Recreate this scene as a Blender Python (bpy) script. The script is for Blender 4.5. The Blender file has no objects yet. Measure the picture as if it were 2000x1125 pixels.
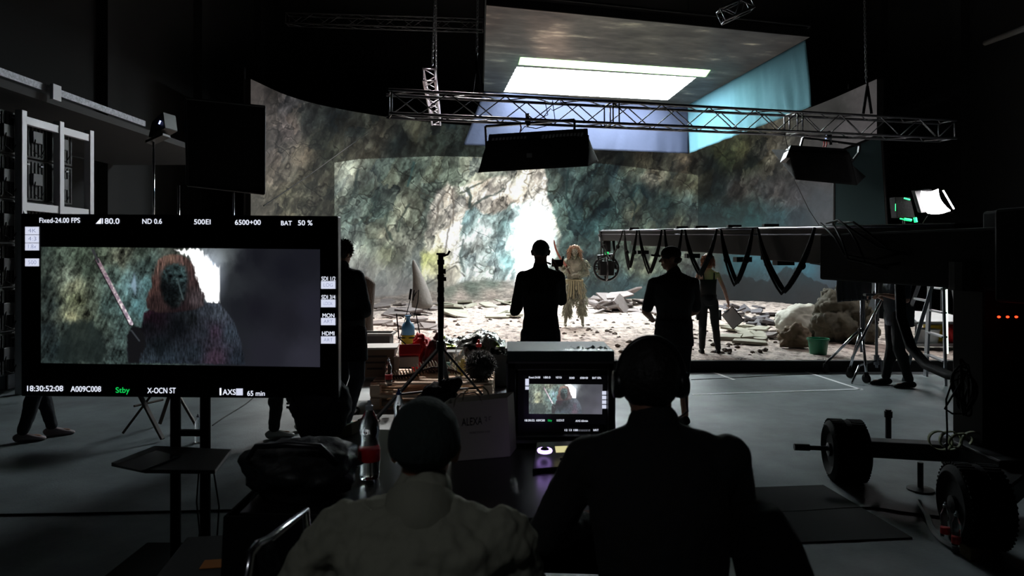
import bpy, bmesh, math, random
import numpy as np
from mathutils import Vector, Matrix, noise as mn
R = math.radians
V = Vector
rnd = random.Random(7)
SC = bpy.context.scene
COL = SC.collection

# ---------------------------------------------------------------- camera, world, exposure
F = 1333.0; HZ = 500.0; CH = 1.69        # focal length in pixels, horizon row, eye height
cam_d = bpy.data.cameras.new('camera'); cam = bpy.data.objects.new('camera', cam_d); COL.objects.link(cam)
cam.location = (0, 0, CH); cam.rotation_euler = (R(90), 0, 0)
cam_d.sensor_width = 36; cam_d.lens = 36 * F / 2000; cam_d.shift_y = -(562.5 - HZ) / 2000
cam_d.clip_start = .05; cam_d.clip_end = 200
cam_d.dof.use_dof = True; cam_d.dof.focus_distance = 9.0; cam_d.dof.aperture_fstop = 4.0
SC.camera = cam
w = bpy.data.worlds.new('stage_dark'); SC.world = w; w.use_nodes = True
w.node_tree.nodes['Background'].inputs[0].default_value = (.5, .62, .7, 1)
w.node_tree.nodes['Background'].inputs[1].default_value = .0012
SC.view_settings.view_transform = 'Standard'; SC.view_settings.look = 'None'
SC.view_settings.exposure = 0.0; SC.view_settings.gamma = 1; SC.view_settings.use_curve_mapping = False

def spot(name, loc, aim, power, angle, size, col):
    d = bpy.data.lights.new(name, 'SPOT'); d.energy = power; d.spot_size = R(angle); d.spot_blend = 1; d.shadow_soft_size = size; d.color = col
    o = bpy.data.objects.new(name, d); COL.objects.link(o); o.location = loc; o.rotation_euler = (V(aim) - V(loc)).to_track_quat('-Z', 'Y').to_euler(); return o
spot('pallet_fill', (-1.7, 14.0, 7.6), (-.9, 8.3, 0), 4500, 29, .25, (1, .93, .88))  # added spot left of the video ceiling, no fixture, brightens the pallets
spot('earth_fill', (-3.0, 17.0, 8.2), (-1.4, 13.4, 0), 4200, 62, .3, (1, .93, .88))       # added spot with no fixture, lifts the left half of the earth floor
spot('cart_fill', (6.3, 9.7, 6.6), (6.35, 11.2, .3), 900, 34, .2, (1, .95, .95))           # added unseen spot, brightens the things on the right-hand cart
spot('green_back_fill', (4.6, 6.4, 2.2), (3.12, 10.6, 1.38), 34, 4.5, .05, (.25, 1, .3))  # added green spot with no display built, tints the woman's back      
spot('operator_fill', (-1.2, -1.8, 4.8), (-.35, 1.7, .8), 58, 34, .3, (.92, .96, 1))           # added dim fill spot behind the camera, lifts the operators' backs

def P(px, py, Y):                        # photo pixel at depth Y -> point
    return V(((px - 1000) / F * Y, Y, CH + (HZ - py) / F * Y))
def G(px, py, z=0.0):                    # photo pixel on the plane z
    Y = (CH - z) * F / (py - HZ); return V(((px - 1000) / F * Y, Y, z))
def lin(c):
    c = np.asarray(c, float) / 255.0
    return np.where(c <= .04045, c / 12.92, ((c + .055) / 1.055) ** 2.4)

# ---------------------------------------------------------------- materials
MATS = {}
def mat(name, col, rough=.6, metal=0, emit=0, bump=0, bscale=40, var=0, vscale=6, trans=0, spec=.5, alpha=1, stretch=None, sheen=0):
    if name in MATS: return MATS[name]
    m = bpy.data.materials.new(name); m.use_nodes = True; MATS[name] = m
    nt = m.node_tree; b = nt.nodes['Principled BSDF']
    c = tuple(lin(col)) + (1,)
    b.inputs['Base Color'].default_value = c; b.inputs['Roughness'].default_value = rough
    b.inputs['Metallic'].default_value = metal; b.inputs['Specular IOR Level'].default_value = spec
    if trans: b.inputs['Transmission Weight'].default_value = trans; b.inputs['IOR'].default_value = 1.33
    if alpha < 1: b.inputs['Alpha'].default_value = alpha
    if emit:
        b.inputs['Emission Color'].default_value = c; b.inputs['Emission Strength'].default_value = emit
    if bump or var:
        tc = nt.nodes.new('ShaderNodeTexCoord'); src = tc.outputs['Object']
        if stretch:
            mp = nt.nodes.new('ShaderNodeMapping'); mp.inputs['Scale'].default_value = stretch
            nt.links.new(src, mp.inputs['Vector']); src = mp.outputs['Vector']
    if var:
        n = nt.nodes.new('ShaderNodeTexNoise'); n.inputs['Scale'].default_value = vscale; n.inputs['Detail'].default_value = 8
        n.inputs['Roughness'].default_value = .65
        nt.links.new(src, n.inputs['Vector'])
        r = nt.nodes.new('ShaderNodeValToRGB'); a, bb = r.color_ramp.elements
        a.position = .3; bb.position = .7
        a.color = tuple(x * (1 - var) for x in c[:3]) + (1,); bb.color = tuple(min(1, x * (1 + var)) for x in c[:3]) + (1,)
        nt.links.new(n.outputs['Fac'], r.inputs['Fac']); nt.links.new(r.outputs['Color'], b.inputs['Base Color'])
    if bump:
        n = nt.nodes.new('ShaderNodeTexNoise'); n.inputs['Scale'].default_value = bscale; n.inputs['Detail'].default_value = 6
        nt.links.new(src, n.inputs['Vector'])
        bp = nt.nodes.new('ShaderNodeBump'); bp.inputs['Strength'].default_value = bump; bp.inputs['Distance'].default_value = .02
        nt.links.new(n.outputs['Fac'], bp.inputs['Height']); nt.links.new(bp.outputs['Normal'], b.inputs['Normal'])
    return m
def screen_mat(name, strength, detail=0.0, dscale=2.0):
    m = bpy.data.materials.new(name); m.use_nodes = True; MATS[name] = m
    nt = m.node_tree; b = nt.nodes['Principled BSDF']
    b.inputs['Base Color'].default_value = (.012, .012, .012, 1); b.inputs['Roughness'].default_value = .75; b.inputs['Specular IOR Level'].default_value = .15
    a = nt.nodes.new('ShaderNodeAttribute'); a.attribute_name = 'picture'
    out = a.outputs['Color']
    if detail:
        tc = nt.nodes.new('ShaderNodeTexCoord')
        n1 = nt.nodes.new('ShaderNodeTexNoise'); n1.noise_type = 'RIDGED_MULTIFRACTAL'; n1.inputs['Scale'].default_value = dscale
        n1.inputs['Detail'].default_value = 7; n1.inputs['Distortion'].default_value = 1.2
        nt.links.new(tc.outputs['Object'], n1.inputs['Vector'])
        r = nt.nodes.new('ShaderNodeMapRange'); r.inputs['From Min'].default_value = .0; r.inputs['From Max'].default_value = 1.4
        r.inputs['To Min'].default_value = 1 + detail; r.inputs['To Max'].default_value = 1 - detail
        nt.links.new(n1.outputs['Fac'], r.inputs['Value'])
        mx = nt.nodes.new('ShaderNodeVectorMath'); mx.operation = 'SCALE'
        nt.links.new(out, mx.inputs[0]); nt.links.new(r.outputs['Result'], mx.inputs['Scale']); out = mx.outputs['Vector']
    nt.links.new(out, b.inputs['Emission Color']); b.inputs['Emission Strength'].default_value = strength
    return m

black = mat('black_metal', (22, 22, 24), .45, .3)
blackm = mat('matte_black', (11, 11, 12), .85, spec=.3)
blackc = mat('black_cloth', (14, 14, 15), .95, bump=.4, bscale=25, spec=.2)
rubber = mat('rubber', (18, 18, 18), .8, spec=.3)
cablem = mat('black_cable', (9, 9, 10), .75, spec=.25)
alu = mat('brushed_aluminium', (185, 185, 190), .35, .9)
aluw = mat('aluminium_profile', (190, 188, 192), .5, .35)
steel = mat('chrome_steel', (200, 200, 205), .18, 1)
steeld = mat('dull_steel', (120, 120, 124), .4, .8)
plast = mat('black_plastic', (20, 20, 22), .35)
white = mat('white_plastic', (225, 225, 225), .5)
red = mat('red_plastic', (200, 25, 25), .4)
yellow = mat('yellow_plastic', (225, 190, 30), .5)

# ---------------------------------------------------------------- geometry helpers
class MB:
    def __init__(s): s.v = []; s.f = []
    def add(s, vs, fs):
        o = len(s.v); s.v += [tuple(v) for v in vs]; s.f += [tuple(i + o for i in f) for f in fs]; return s
    def box(s, c, d, rot=None):
        M = rot if rot is not None else Matrix.Identity(3)
        if isinstance(M, (int, float)): M = Matrix.Rotation(M, 3, 'Z')
        c = V(c); h = V(d) / 2; vs = []
        for x in (-1, 1):
            for y in (-1, 1):
                for z in (-1, 1): vs.append(c + M @ V((x * h.x, y * h.y, z * h.z)))
        return s.add(vs, [(0, 1, 3, 2), (4, 6, 7, 5), (0, 4, 5, 1), (2, 3, 7, 6), (0, 2, 6, 4), (1, 5, 7, 3)])
    def bar(s, a, b, wd, ht, up=(0, 0, 1)):
        a = V(a); b = V(b); d = (b - a).normalized(); u = V(up)
        x = d.cross(u)
        if x.length < 1e-4: x = d.cross(V((1, 0, 0)))
        x.normalize(); z = x.cross(d).normalized(); vs = []
        for p in (a, b):
            for i, j in ((-1, -1), (1, -1), (1, 1), (-1, 1)): vs.append(p + x * i * wd / 2 + z * j * ht / 2)
        return s.add(vs, [(0, 1, 2, 3), (4, 7, 6, 5), (0, 4, 5, 1), (1, 5, 6, 2), (2, 6, 7, 3), (3, 7, 4, 0)])
    def cyl(s, a, b, r0, r1=None, n=12):
        if r1 is None: r1 = r0
        return s.tube([a, b], [r0, r1], n)
    def tube(s, pts, r, n=8, closed=False):
        pts = [V(p) for p in pts]; m = len(pts)
        rs = r if isinstance(r, (list, tuple)) else [r] * m
        vs = []; prev = None
        for i, p in enumerate(pts):
            if closed: d = pts[(i + 1) % m] - pts[i - 1]
            else: d = pts[min(i + 1, m - 1)] - pts[max(i - 1, 0)]
            if d.length < 1e-7: d = V((0, 0, 1))
            d.normalize()
            if prev is None:
                x = d.cross(V((0, 0, 1)))
                if x.length < .1: x = d.cross(V((1, 0, 0)))
            else: x = prev - d * prev.dot(d)
            if x.length < 1e-5: x = d.orthogonal()
            x.normalize(); prev = x; y = d.cross(x)
            for k in range(n):
                a = 2 * math.pi * k / n; vs.append(p + (x * math.cos(a) + y * math.sin(a)) * rs[i])
        fs = []
        for i in range(m if closed else m - 1):
            j = (i + 1) % m
            for k in range(n):
                l = (k + 1) % n; fs.append((i * n + k, i * n + l, j * n + l, j * n + k))
        if not closed:
            fs.append(tuple(range(n))[::-1]); fs.append(tuple((m - 1) * n + k for k in range(n)))
        return s.add(vs, fs)
    def cap(s, a, b, r0, r1, n=12, h=4):
        a = V(a); b = V(b); d = b - a; L = d.length
        if L < 1e-6: d = V((0, 0, 1)); L = 1e-4
        d = d.normalized(); pts = []; rs = []
        for i in range(h):
            t = math.pi / 2 * (i + .12) / h; pts.append(a - d * r0 * math.cos(t)); rs.append(r0 * math.sin(t))
        for i in range(h - 1, -1, -1):
            t = math.pi / 2 * (i + .12) / h; pts.append(a + d * (L + r1 * math.cos(t))); rs.append(r1 * math.sin(t))
        pts = pts[:h] + [a, b] + pts[h:]; rs = rs[:h] + [r0, r1] + rs[h:]
        return s.tube(pts, rs, n)
    def ell(s, c, r, rot=None, n=16, m=10):
        c = V(c); M = rot if rot is not None else Matrix.Identity(3); vs = [c + M @ V((0, 0, -r[2]))]; fs = []
        for i in range(1, m):
            t = -math.pi / 2 + math.pi * i / m
            for k in range(n):
                a = 2 * math.pi * k / n
                vs.append(c + M @ V((r[0] * math.cos(t) * math.cos(a), r[1] * math.cos(t) * math.sin(a), r[2] * math.sin(t))))
        vs.append(c + M @ V((0, 0, r[2])))
        for k in range(n): fs.append((0, 1 + (k + 1) % n, 1 + k))
        for i in range(m - 2):
            for k in range(n):
                a = 1 + i * n; fs.append((a + k, a + (k + 1) % n, a + n + (k + 1) % n, a + n + k))
        a = 1 + (m - 2) * n; e = len(vs) - 1
        for k in range(n): fs.append((a + k, a + (k + 1) % n, e))
        return s.add(vs, fs)
    def lathe(s, prof, c=(0, 0, 0), n=20, axis=None):
        # prof: list of (radius, height)
        c = V(c); M = Matrix.Identity(3) if axis is None else V((0, 0, 1)).rotation_difference(V(axis)).to_matrix()
        vs = []; m = len(prof)
        for r, z in prof:
            for k in range(n):
                a = 2 * math.pi * k / n; vs.append(c + M @ V((max(r, 1e-4) * math.cos(a), max(r, 1e-4) * math.sin(a), z)))
        fs = []
        for i in range(m - 1):
            for k in range(n):
                l = (k + 1) % n; fs.append((i * n + k, i * n + l, (i + 1) * n + l, (i + 1) * n + k))
        fs.append(tuple(range(n))[::-1]); fs.append(tuple((m - 1) * n + k for k in range(n)))
        return s.add(vs, fs)
    def loft(s, rings, n=20, xdir=(1, 0, 0)):
        # rings: (center, rx, ry); closed ends
        xd = V(xdir).normalized(); cs = [V(r[0]) for r in rings]; vs = []; m = len(rings)
        for i, (c, rx, ry) in enumerate(rings):
            d = cs[min(i + 1, m - 1)] - cs[max(i - 1, 0)]; d.normalize()
            yd = d.cross(xd).normalized(); x2 = yd.cross(d).normalized()
            for k in range(n):
                a = 2 * math.pi * k / n; vs.append(V(c) + x2 * rx * math.cos(a) + yd * ry * math.sin(a))
        fs = []
        for i in range(m - 1):
            for k in range(n):
                l = (k + 1) % n; fs.append((i * n + k, i * n + l, (i + 1) * n + l, (i + 1) * n + k))
        fs.append(tuple(range(n))[::-1]); fs.append(tuple((m - 1) * n + k for k in range(n)))
        return s.add(vs, fs)
    def prism(s, poly, off):                 # poly 3D points, extruded by off
        off = V(off); n = len(poly); vs = [V(p) for p in poly] + [V(p) + off for p in poly]
        fs = [tuple(range(n))[::-1], tuple(range(n, 2 * n))] + [(i, (i + 1) % n, n + (i + 1) % n, n + i) for i in range(n)]
        return s.add(vs, fs)
    def quad(s, a, b, c, d): return s.add([a, b, c, d], [(0, 1, 2, 3)])
    def rock(s, c, r, amp=.25, fr=1.5, seed=0, sub=4, rot=None, flat=0):
        bm = bmesh.new(); bmesh.ops.create_icosphere(bm, subdivisions=sub, radius=1)
        o = V((seed * 3.7, seed * 1.3, seed * 2.1)); M = rot if rot is not None else Matrix.Identity(3); vs = []
        for v in bm.verts:
            p = v.co.normalized(); k = 1 + amp * mn.fractal(p * fr + o, .6, 2.1, 4) * 1.4
            k -= amp * .5 * abs(mn.noise(p * fr * 2 + o * 2))
            q = p * k
            if flat and q.z < -flat: q.z = -flat
            vs.append(V(c) + M @ V((q.x * r[0], q.y * r[1], q.z * r[2])))
        bm.verts.index_update(); fs = [tuple(x.index for x in f.verts) for f in bm.faces]; bm.free()
        return s.add(vs, fs)
    def text(s, body, size, o, ux=(1, 0, 0), uy=(0, 0, 1), align='LEFT', ext=0, width=None):
        cu = bpy.data.curves.new('t', 'FONT'); cu.body = body; cu.size = 1; cu.align_x = align; cu.extrude = ext / size
        ob = bpy.data.objects.new('t', cu); COL.objects.link(ob)
        dg = bpy.context.evaluated_depsgraph_get(); me = ob.evaluated_get(dg).to_mesh()
        ux = V(ux).normalized(); uy = V(uy).normalized(); un = ux.cross(uy)
        xs = [v.co.x for v in me.vertices]; k = size
        kx = size if not (width and xs) else width / max(1e-6, max(xs) - min(xs))
        x0 = min(xs) if (width and xs) else 0
        vs = [V(o) + ux * ((v.co.x - x0) * kx) + uy * (v.co.y * k) + un * (v.co.z * k) for v in me.vertices]
        fs = [tuple(p.vertices) for p in me.polygons]
        ob.evaluated_get(dg).to_mesh_clear(); bpy.data.objects.remove(ob); bpy.data.curves.remove(cu)
        return s.add(vs, fs)
    def tufts(s, n, fn, ln, wd, seed=1):     # hair tufts: fn(rng) -> (root, direction)
        g = random.Random(seed)
        for _ in range(n):
            p, d = fn(g); p = V(p); d = V(d).normalized(); L = ln * g.uniform(.6, 1.3)
            x = d.orthogonal().normalized(); x.rotate(Matrix.Rotation(g.uniform(0, 6.28), 3, d)); y = d.cross(x)
            bend = x * L * g.uniform(.1, .4); q = p + d * L * .55 + bend * .4; e = p + d * L + bend
            w0 = wd * g.uniform(.6, 1.2)
            s.add([p - x * w0, p + x * w0 * .5 + y * w0, p + x * w0 * .5 - y * w0, q - x * w0 * .6, q + x * w0 * .3 + y * w0 * .6, q + x * w0 * .3 - y * w0 * .6, e],
                  [(0, 1, 4, 3), (1, 2, 5, 4), (2, 0, 3, 5), (3, 4, 6), (4, 5, 6), (5, 3, 6), (0, 2, 1)])
        return s
    def build(s, name, m, parent=None, smooth=False, bevel=0, remesh=0, sm=6, solid=0, subd=0, folds=None):
        vs = s.v
        if parent is not None:
            r = parent
            while r.parent: r = r.parent
            if r.name in WORLD:
                M = WORLD[r.name]; vs = [M @ V(v) for v in vs]
        me = bpy.data.meshes.new(name); me.from_pydata([tuple(v) for v in vs], [], s.f)
        me.materials.append(m)
        if smooth or remesh:
            me.polygons.foreach_set('use_smooth', [True] * len(me.polygons))
        me.update()
        o = bpy.data.objects.new(name, me); COL.objects.link(o)
        if parent is not None: o.parent = parent
        if solid: md = o.modifiers.new('solidify', 'SOLIDIFY'); md.thickness = solid
        if remesh:
            md = o.modifiers.new('remesh', 'REMESH'); md.mode = 'VOXEL'; md.voxel_size = remesh; md.use_smooth_shade = True
            if sm: md = o.modifiers.new('smooth', 'SMOOTH'); md.iterations = sm; md.factor = .5
        if folds:
            tx = bpy.data.textures.get('folds%g' % folds[1]) or bpy.data.textures.new('folds%g' % folds[1], 'CLOUDS'); tx.noise_scale = folds[1]; tx.noise_depth = 2
            md = o.modifiers.new('folds', 'DISPLACE'); md.texture = tx; md.strength = folds[0]; md.mid_level = .5; md.texture_coords = 'LOCAL'
        if bevel:
            md = o.modifiers.new('bevel', 'BEVEL'); md.width = bevel; md.segments = 2; md.limit_method = 'ANGLE'
        if subd: md = o.modifiers.new('subdivision', 'SUBSURF'); md.levels = subd; md.render_levels = subd
        return o
WORLD = {}
def tag(o, label, cat, group=None, kind=None):
    if label: o['label'] = label
    if cat: o['category'] = cat
    if group: o['group'] = group
    if kind: o['kind'] = kind
    return o
def thing(name, label, cat, loc=(0, 0, 0), rz=0, group=None, world=True):
    o = bpy.data.objects.new(name, None); COL.objects.link(o); o.empty_display_size = .1
    o.location = loc; o.rotation_euler = (0, 0, rz); tag(o, label, cat, group)
    if world: WORLD[o.name] = (Matrix.Translation(V(loc)) @ Matrix.Rotation(rz, 4, 'Z')).inverted()
    return o
def dup(root, loc, rz, label, group=None):
    r = root.copy(); COL.objects.link(r); r.location = loc; r.rotation_euler = (0, 0, rz); r['label'] = label
    if group: r['group'] = group
    for ch in list(root.children):
        c = ch.copy(); COL.objects.link(c); c.parent = r
        for g in list(ch.children):
            d = g.copy(); COL.objects.link(d); d.parent = c
    return r
def struct(o): o['kind'] = 'structure'; return o
def plab(o, t): o['label'] = t; return o

# ---------------------------------------------------------------- numpy picture helpers
def vnoise(x, y, seed=0):
    r = np.random.RandomState(seed).rand(256, 256)
    xi = np.floor(x).astype(int); yi = np.floor(y).astype(int); fx = x - xi; fy = y - yi
    fx = fx * fx * (3 - 2 * fx); fy = fy * fy * (3 - 2 * fy)
    g = lambda a, b: r[a % 256, b % 256]
    return (g(xi, yi) * (1 - fx) + g(xi + 1, yi) * fx) * (1 - fy) + (g(xi, yi + 1) * (1 - fx) + g(xi + 1, yi + 1) * fx) * fy
def fbm(x, y, seed=0, o=5, gain=.55):
    s = 0; a = 1; t = 0
    for i in range(o): s = s + a * vnoise(x, y, seed + i); t += a; a *= gain; x = x * 2.03 + 7; y = y * 2.03 + 3
    return s / t
def idw(px, py, pts, p=3.2):
    num = np.zeros(px.shape + (3,)); den = np.zeros(px.shape)
    for (x, y, r, g, b) in pts:
        wgt = 1 / (((px - x) ** 2 + (py - y) ** 2) + 60) ** (p / 2)
        num += wgt[..., None] * np.array([r, g, b]); den += wgt
    return num / den[..., None]
def inpoly(px, py, poly):
    ins = np.zeros(px.shape, bool); n = len(poly)
    for i in range(n):
        x0, y0 = poly[i]; x1, y1 = poly[(i + 1) % n]
        if y0 == y1: continue
        c = ((y0 > py) != (y1 > py)) & (px < (x1 - x0) * (py - y0) / (y1 - y0) + x0)
        ins ^= c
    return ins
def segdist(px, py, a, b):
    ax, ay = a; bx, by = b; dx = bx - ax; dy = by - ay
    t = np.clip(((px - ax) * dx + (py - ay) * dy) / (dx * dx + dy * dy + 1e-9), 0, 1)
    return np.hypot(px - ax - t * dx, py - ay - t * dy), t
def polymask(px, py, poly, soft):
    ins = inpoly(px, py, poly); d = np.full(px.shape, 1e9)
    for i in range(len(poly)): d = np.minimum(d, segdist(px, py, poly[i], poly[(i + 1) % len(poly)])[0])
    return np.clip(.5 + np.where(ins, d, -d) / (2 * soft), 0, 1)
def mixc(c, m, col): return c * (1 - m[..., None]) + np.asarray(col, float) * m[..., None]
def voro(x, y, cell, seed):
    # jittered-grid voronoi: returns f1, f2, id random
    xi = np.floor(x / cell).astype(int); yi = np.floor(y / cell).astype(int)
    r = np.random.RandomState(seed).rand(128, 128, 3)
    f1 = np.full(x.shape, 1e9); f2 = f1.copy(); idv = np.zeros(x.shape); gx = np.zeros(x.shape)
    for dx in (-1, 0, 1):
        for dy in (-1, 0, 1):
            q = r[(xi + dx) % 128, (yi + dy) % 128]
            sx = (xi + dx + q[..., 0]) * cell; sy = (yi + dy + q[..., 1]) * cell
            d = np.hypot(x - sx, y - sy); nearer = d < f1
            f2 = np.where(nearer, f1, np.minimum(f2, d)); idv = np.where(nearer, q[..., 2], idv)
            gx = np.where(nearer, ((x - sx) * np.cos(q[..., 2] * 40) + (y - sy) * np.sin(q[..., 2] * 40)) / cell, gx); f1 = np.where(nearer, d, f1)
    return f1 / cell, f2 / cell, idv, gx
def picture_mesh(name, pos, cols, m, parent=None, solid=0):
    # pos (h, w, 3) grid of points, cols (h, w, 3) linear colours
    h, wd = pos.shape[:2]; p = pos
    if parent is not None and parent.name in WORLD:
        M = np.array(WORLD[parent.name]); p = pos @ M[:3, :3].T + M[:3, 3]
    me = bpy.data.meshes.new(name); nv = h * wd; me.vertices.add(nv); me.vertices.foreach_set('co', p.reshape(-1).astype(np.float32))
    i = np.arange(nv).reshape(h, wd); q = np.stack([i[:-1, :-1], i[:-1, 1:], i[1:, 1:], i[1:, :-1]], -1).reshape(-1, 4)
    nf = len(q); me.loops.add(nf * 4); me.loops.foreach_set('vertex_index', q.reshape(-1).astype(np.int32))
    me.polygons.add(nf); me.polygons.foreach_set('loop_start', (np.arange(nf) * 4).astype(np.int32))
    me.polygons.foreach_set('loop_total', np.full(nf, 4, np.int32)); me.update(calc_edges=True); me.validate()
    a = me.color_attributes.new('picture', 'FLOAT_COLOR', 'POINT')
    c4 = np.ones((nv, 4), np.float32); c4[:, :3] = cols.reshape(-1, 3); a.data.foreach_set('color', c4.reshape(-1))
    me.materials.append(m); o = bpy.data.objects.new(name, me); COL.objects.link(o)
    if parent is not None: o.parent = parent
    return o

# ================================================================ the studio shell
wallm = mat('dark_wall', (13, 13, 14), .9, var=.35, vscale=.6)
floorm = mat('concrete_floor', (124, 132, 135), .5, bump=.16, bscale=60, var=.38, vscale=1.3, spec=.4)
mb = MB(); mb.box((2, 13, -.1), (22, 30, .2)); struct(mb.build('floor', floorm))
mb = MB(); mb.box((2, 13, 11.6), (22, 30, .2)); struct(mb.build('ceiling', wallm))
mb = MB(); mb.box((-9.1, 13, 5.75), (.2, 30, 11.5))
for k in range(5): mb.box((-8.9, 6 + k * 4.5, 5.75), (.3, .45, 11.5))
struct(mb.build('wall_left', wallm))
mb = MB(); mb.box((13.1, 13, 5.75), (.2, 30, 11.5))
for k in range(5): mb.box((12.9, 7 + k * 4.2, 5.75), (.3, .4, 11.5))
struct(mb.build('wall_right', wallm))
mb = MB(); mb.box((2, 28.1, 5.75), (22, .2, 11.5)); wb = struct(mb.build('wall_back', wallm))
mb = MB(); a = P(698, 112, 27.98); mb.text('328/1', .62, a, ext=.01); mb.build('painted_number', mat('faded_paint', (44, 44, 46), .9), wb)

# ================================================================ the curved LED wall with its cave picture
ZT = 6.2; ZB = .02
wall_ctl = [(-6.66, 17.4), (-6.3, 19.2), (-5.56, 20.6), (-4.1, 22.1), (-2.6, 23.1), (-.8, 23.8), (1.4, 24.2), (3.6, 24.3), (6.4, 23.9), (8.0, 23.0), (8.85, 21.6), (9.15, 20.0), (9.3, 17.4)]
def wall_path(n):
    c = np.array(wall_ctl); c = np.vstack([2 * c[0] - c[1], c, 2 * c[-1] - c[-2]]); out = []
    for i in range(1, len(c) - 2):
        for t in np.linspace(0, 1, 60, endpoint=False):
            p0, p1, p2, p3 = c[i - 1:i + 3]
            out.append(.5 * (2 * p1 + (p2 - p0) * t + (2 * p0 - 5 * p1 + 4 * p2 - p3) * t * t + (-p0 + 3 * p1 - 3 * p2 + p3) * t ** 3))
    out.append(c[-2]); out = np.array(out); s = np.r_[0, np.cumsum(np.hypot(*np.diff(out, axis=0).T))]
    u = np.linspace(0, s[-1], n); return np.c_[np.interp(u, s, out[:, 0]), np.interp(u, s, out[:, 1])], u
WP, WU = wall_path(1300)

IN = [(680,340,128,134,116),(720,350,72,88,82),(760,340,88,104,88),(800,330,70,92,82),(850,330,88,104,88),(880,345,96,112,94),(930,350,128,134,116),(980,330,120,126,110),(1040,330,148,148,130),
 (1080,340,86,104,94),(1100,350,60,84,80),(1150,330,62,88,82),(1200,350,52,76,74),(1250,330,70,80,64),(1270,345,112,106,84),(1330,350,62,64,50),(1345,350,72,76,58),
 (665,400,120,130,112),(680,420,66,84,78),(740,420,74,92,80),(790,410,110,116,96),(815,420,92,104,88),(720,390,76,96,86),(770,380,86,96,82),
 (680,500,130,138,128),(720,470,96,108,92),(760,460,128,132,108),(760,500,104,112,82),(790,480,118,122,104),(810,520,120,130,120),(700,540,120,124,120),(750,540,118,122,112),
 (690,580,120,118,112),(740,575,104,102,98),(790,570,120,116,110),(850,560,112,112,100),(700,600,106,100,94),
 (1100,420,64,92,86),(1110,480,70,102,94),(1100,540,80,92,88),(1150,450,44,78,76),(1180,410,34,62,62),(1200,430,52,80,74),(1240,480,80,100,80),(1230,420,74,80,64),(1260,520,108,114,84),(1300,520,84,100,82),
 (1320,440,84,92,68),(1345,480,82,90,74),(1300,400,28,48,48),(1290,430,48,66,58),(1250,380,34,56,56),(1350,400,58,78,74),(1360,520,72,84,78),
 (1170,530,60,82,78),(1160,570,46,74,76),(1220,560,38,66,70),(1280,560,40,66,72),(1340,560,44,62,68),(1200,600,66,76,74),(1300,600,60,62,62),
 (900,595,170,158,142),(960,590,186,172,152),(1000,605,160,146,130),(850,600,130,120,108),(1020,570,150,156,146),(920,568,120,136,120),(1140,600,96,98,94)]
OUT = [(500,180,72,64,60),(510,240,78,70,66),(520,300,88,80,74),(540,340,92,84,72),(520,400,86,82,70),(560,250,92,80,74),(590,300,88,78,62),(560,200,62,58,58),(610,235,40,46,44),(580,400,90,88,68),(600,350,56,56,46),
 (560,390,110,108,82),(640,400,62,62,50),(640,300,50,56,46),(660,230,22,30,32),(630,270,60,62,48),(700,250,34,40,36),(740,270,64,62,50),(690,290,60,58,46),(780,280,32,42,40),(820,255,56,58,44),(850,280,30,40,36),(900,280,34,46,42),
 (900,250,30,40,38),(1000,300,34,44,40),(1100,300,30,38,32),(1180,306,44,44,34),(1220,310,30,38,34),(1260,312,56,52,38),(1300,316,42,44,36),(1338,316,92,80,60),(1358,325,40,42,34),
 (1385,320,18,26,26),(1400,290,34,40,26),(1420,310,50,58,30),(1450,290,74,76,42),(1470,320,30,36,28),(1480,280,60,60,44),(1500,290,94,90,74),(1520,275,80,76,64),(1540,300,66,64,58),(1570,320,70,66,62),(1600,300,66,64,64),
 (1400,370,22,30,28),(1440,370,56,54,50),(1480,360,50,50,48),(1520,370,72,68,66),(1560,380,66,66,70),(1600,390,64,70,76),(1620,340,72,70,72),(1650,250,84,80,82),(1690,200,72,68,68),(1700,260,88,82,84),(1640,220,50,50,48),
 (1390,420,16,40,42),(1430,420,22,60,60),(1470,430,18,72,74),(1520,430,30,72,80),(1560,430,48,66,76),(1610,430,70,74,80),(1380,480,84,92,76),(1400,460,30,52,50),(1440,520,24,84,94),(1480,505,34,92,108),(1530,510,38,104,124),
 (1580,520,36,104,126),(1610,530,44,72,88),(1620,580,42,56,70),(1450,570,28,46,56),(1520,570,34,50,62),(1580,590,46,54,62),(1400,560,44,58,62),(1420,590,52,54,58),(1500,600,58,58,60),(1560,630,52,56,62),(1700,400,44,50,54),(1700,500,40,46,50),(1380,530,60,70,66)]
ARCH = [(830,610),(826,560),(818,500),(838,450),(842,400),(856,370),(876,360),(884,366),(905,362),(925,352),(960,345),(1000,335),(1060,322),(1068,350),(1070,395),(1084,420),(1092,460),(1088,520),(1070,560),(1060,612)]
ARC = [(880,380,176,164,146),(860,420,158,148,132),(850,450,160,152,136),(870,460,196,188,170),(840,480,150,146,126),(880,440,170,160,144),(900,372,120,128,112),(905,400,132,128,116),(930,365,172,160,142),(960,380,196,184,164),(1000,370,190,178,160),
 (1040,360,176,166,148),(1060,370,186,176,160),(1010,350,150,148,128),(930,395,164,156,140),(1060,395,190,186,176),(1080,430,176,172,160),(1086,470,120,126,112),(1086,520,90,104,96),(850,500,140,146,84),(835,505,126,134,66),(858,520,146,150,88),(880,480,190,188,176),
 (875,520,150,146,130),(880,540,128,124,110),(900,560,150,148,136),(846,560,124,124,112),(890,500,160,164,156),(1050,600,180,176,166),(900,600,150,140,126)]
TUN = [(896,600),(898,540),(894,480),(902,430),(906,412),(925,405),(950,420),(985,405),(1003,395),(1040,392),(1062,396),(1078,420),(1086,450),(1084,500),(1060,560),(1040,600)]
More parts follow.
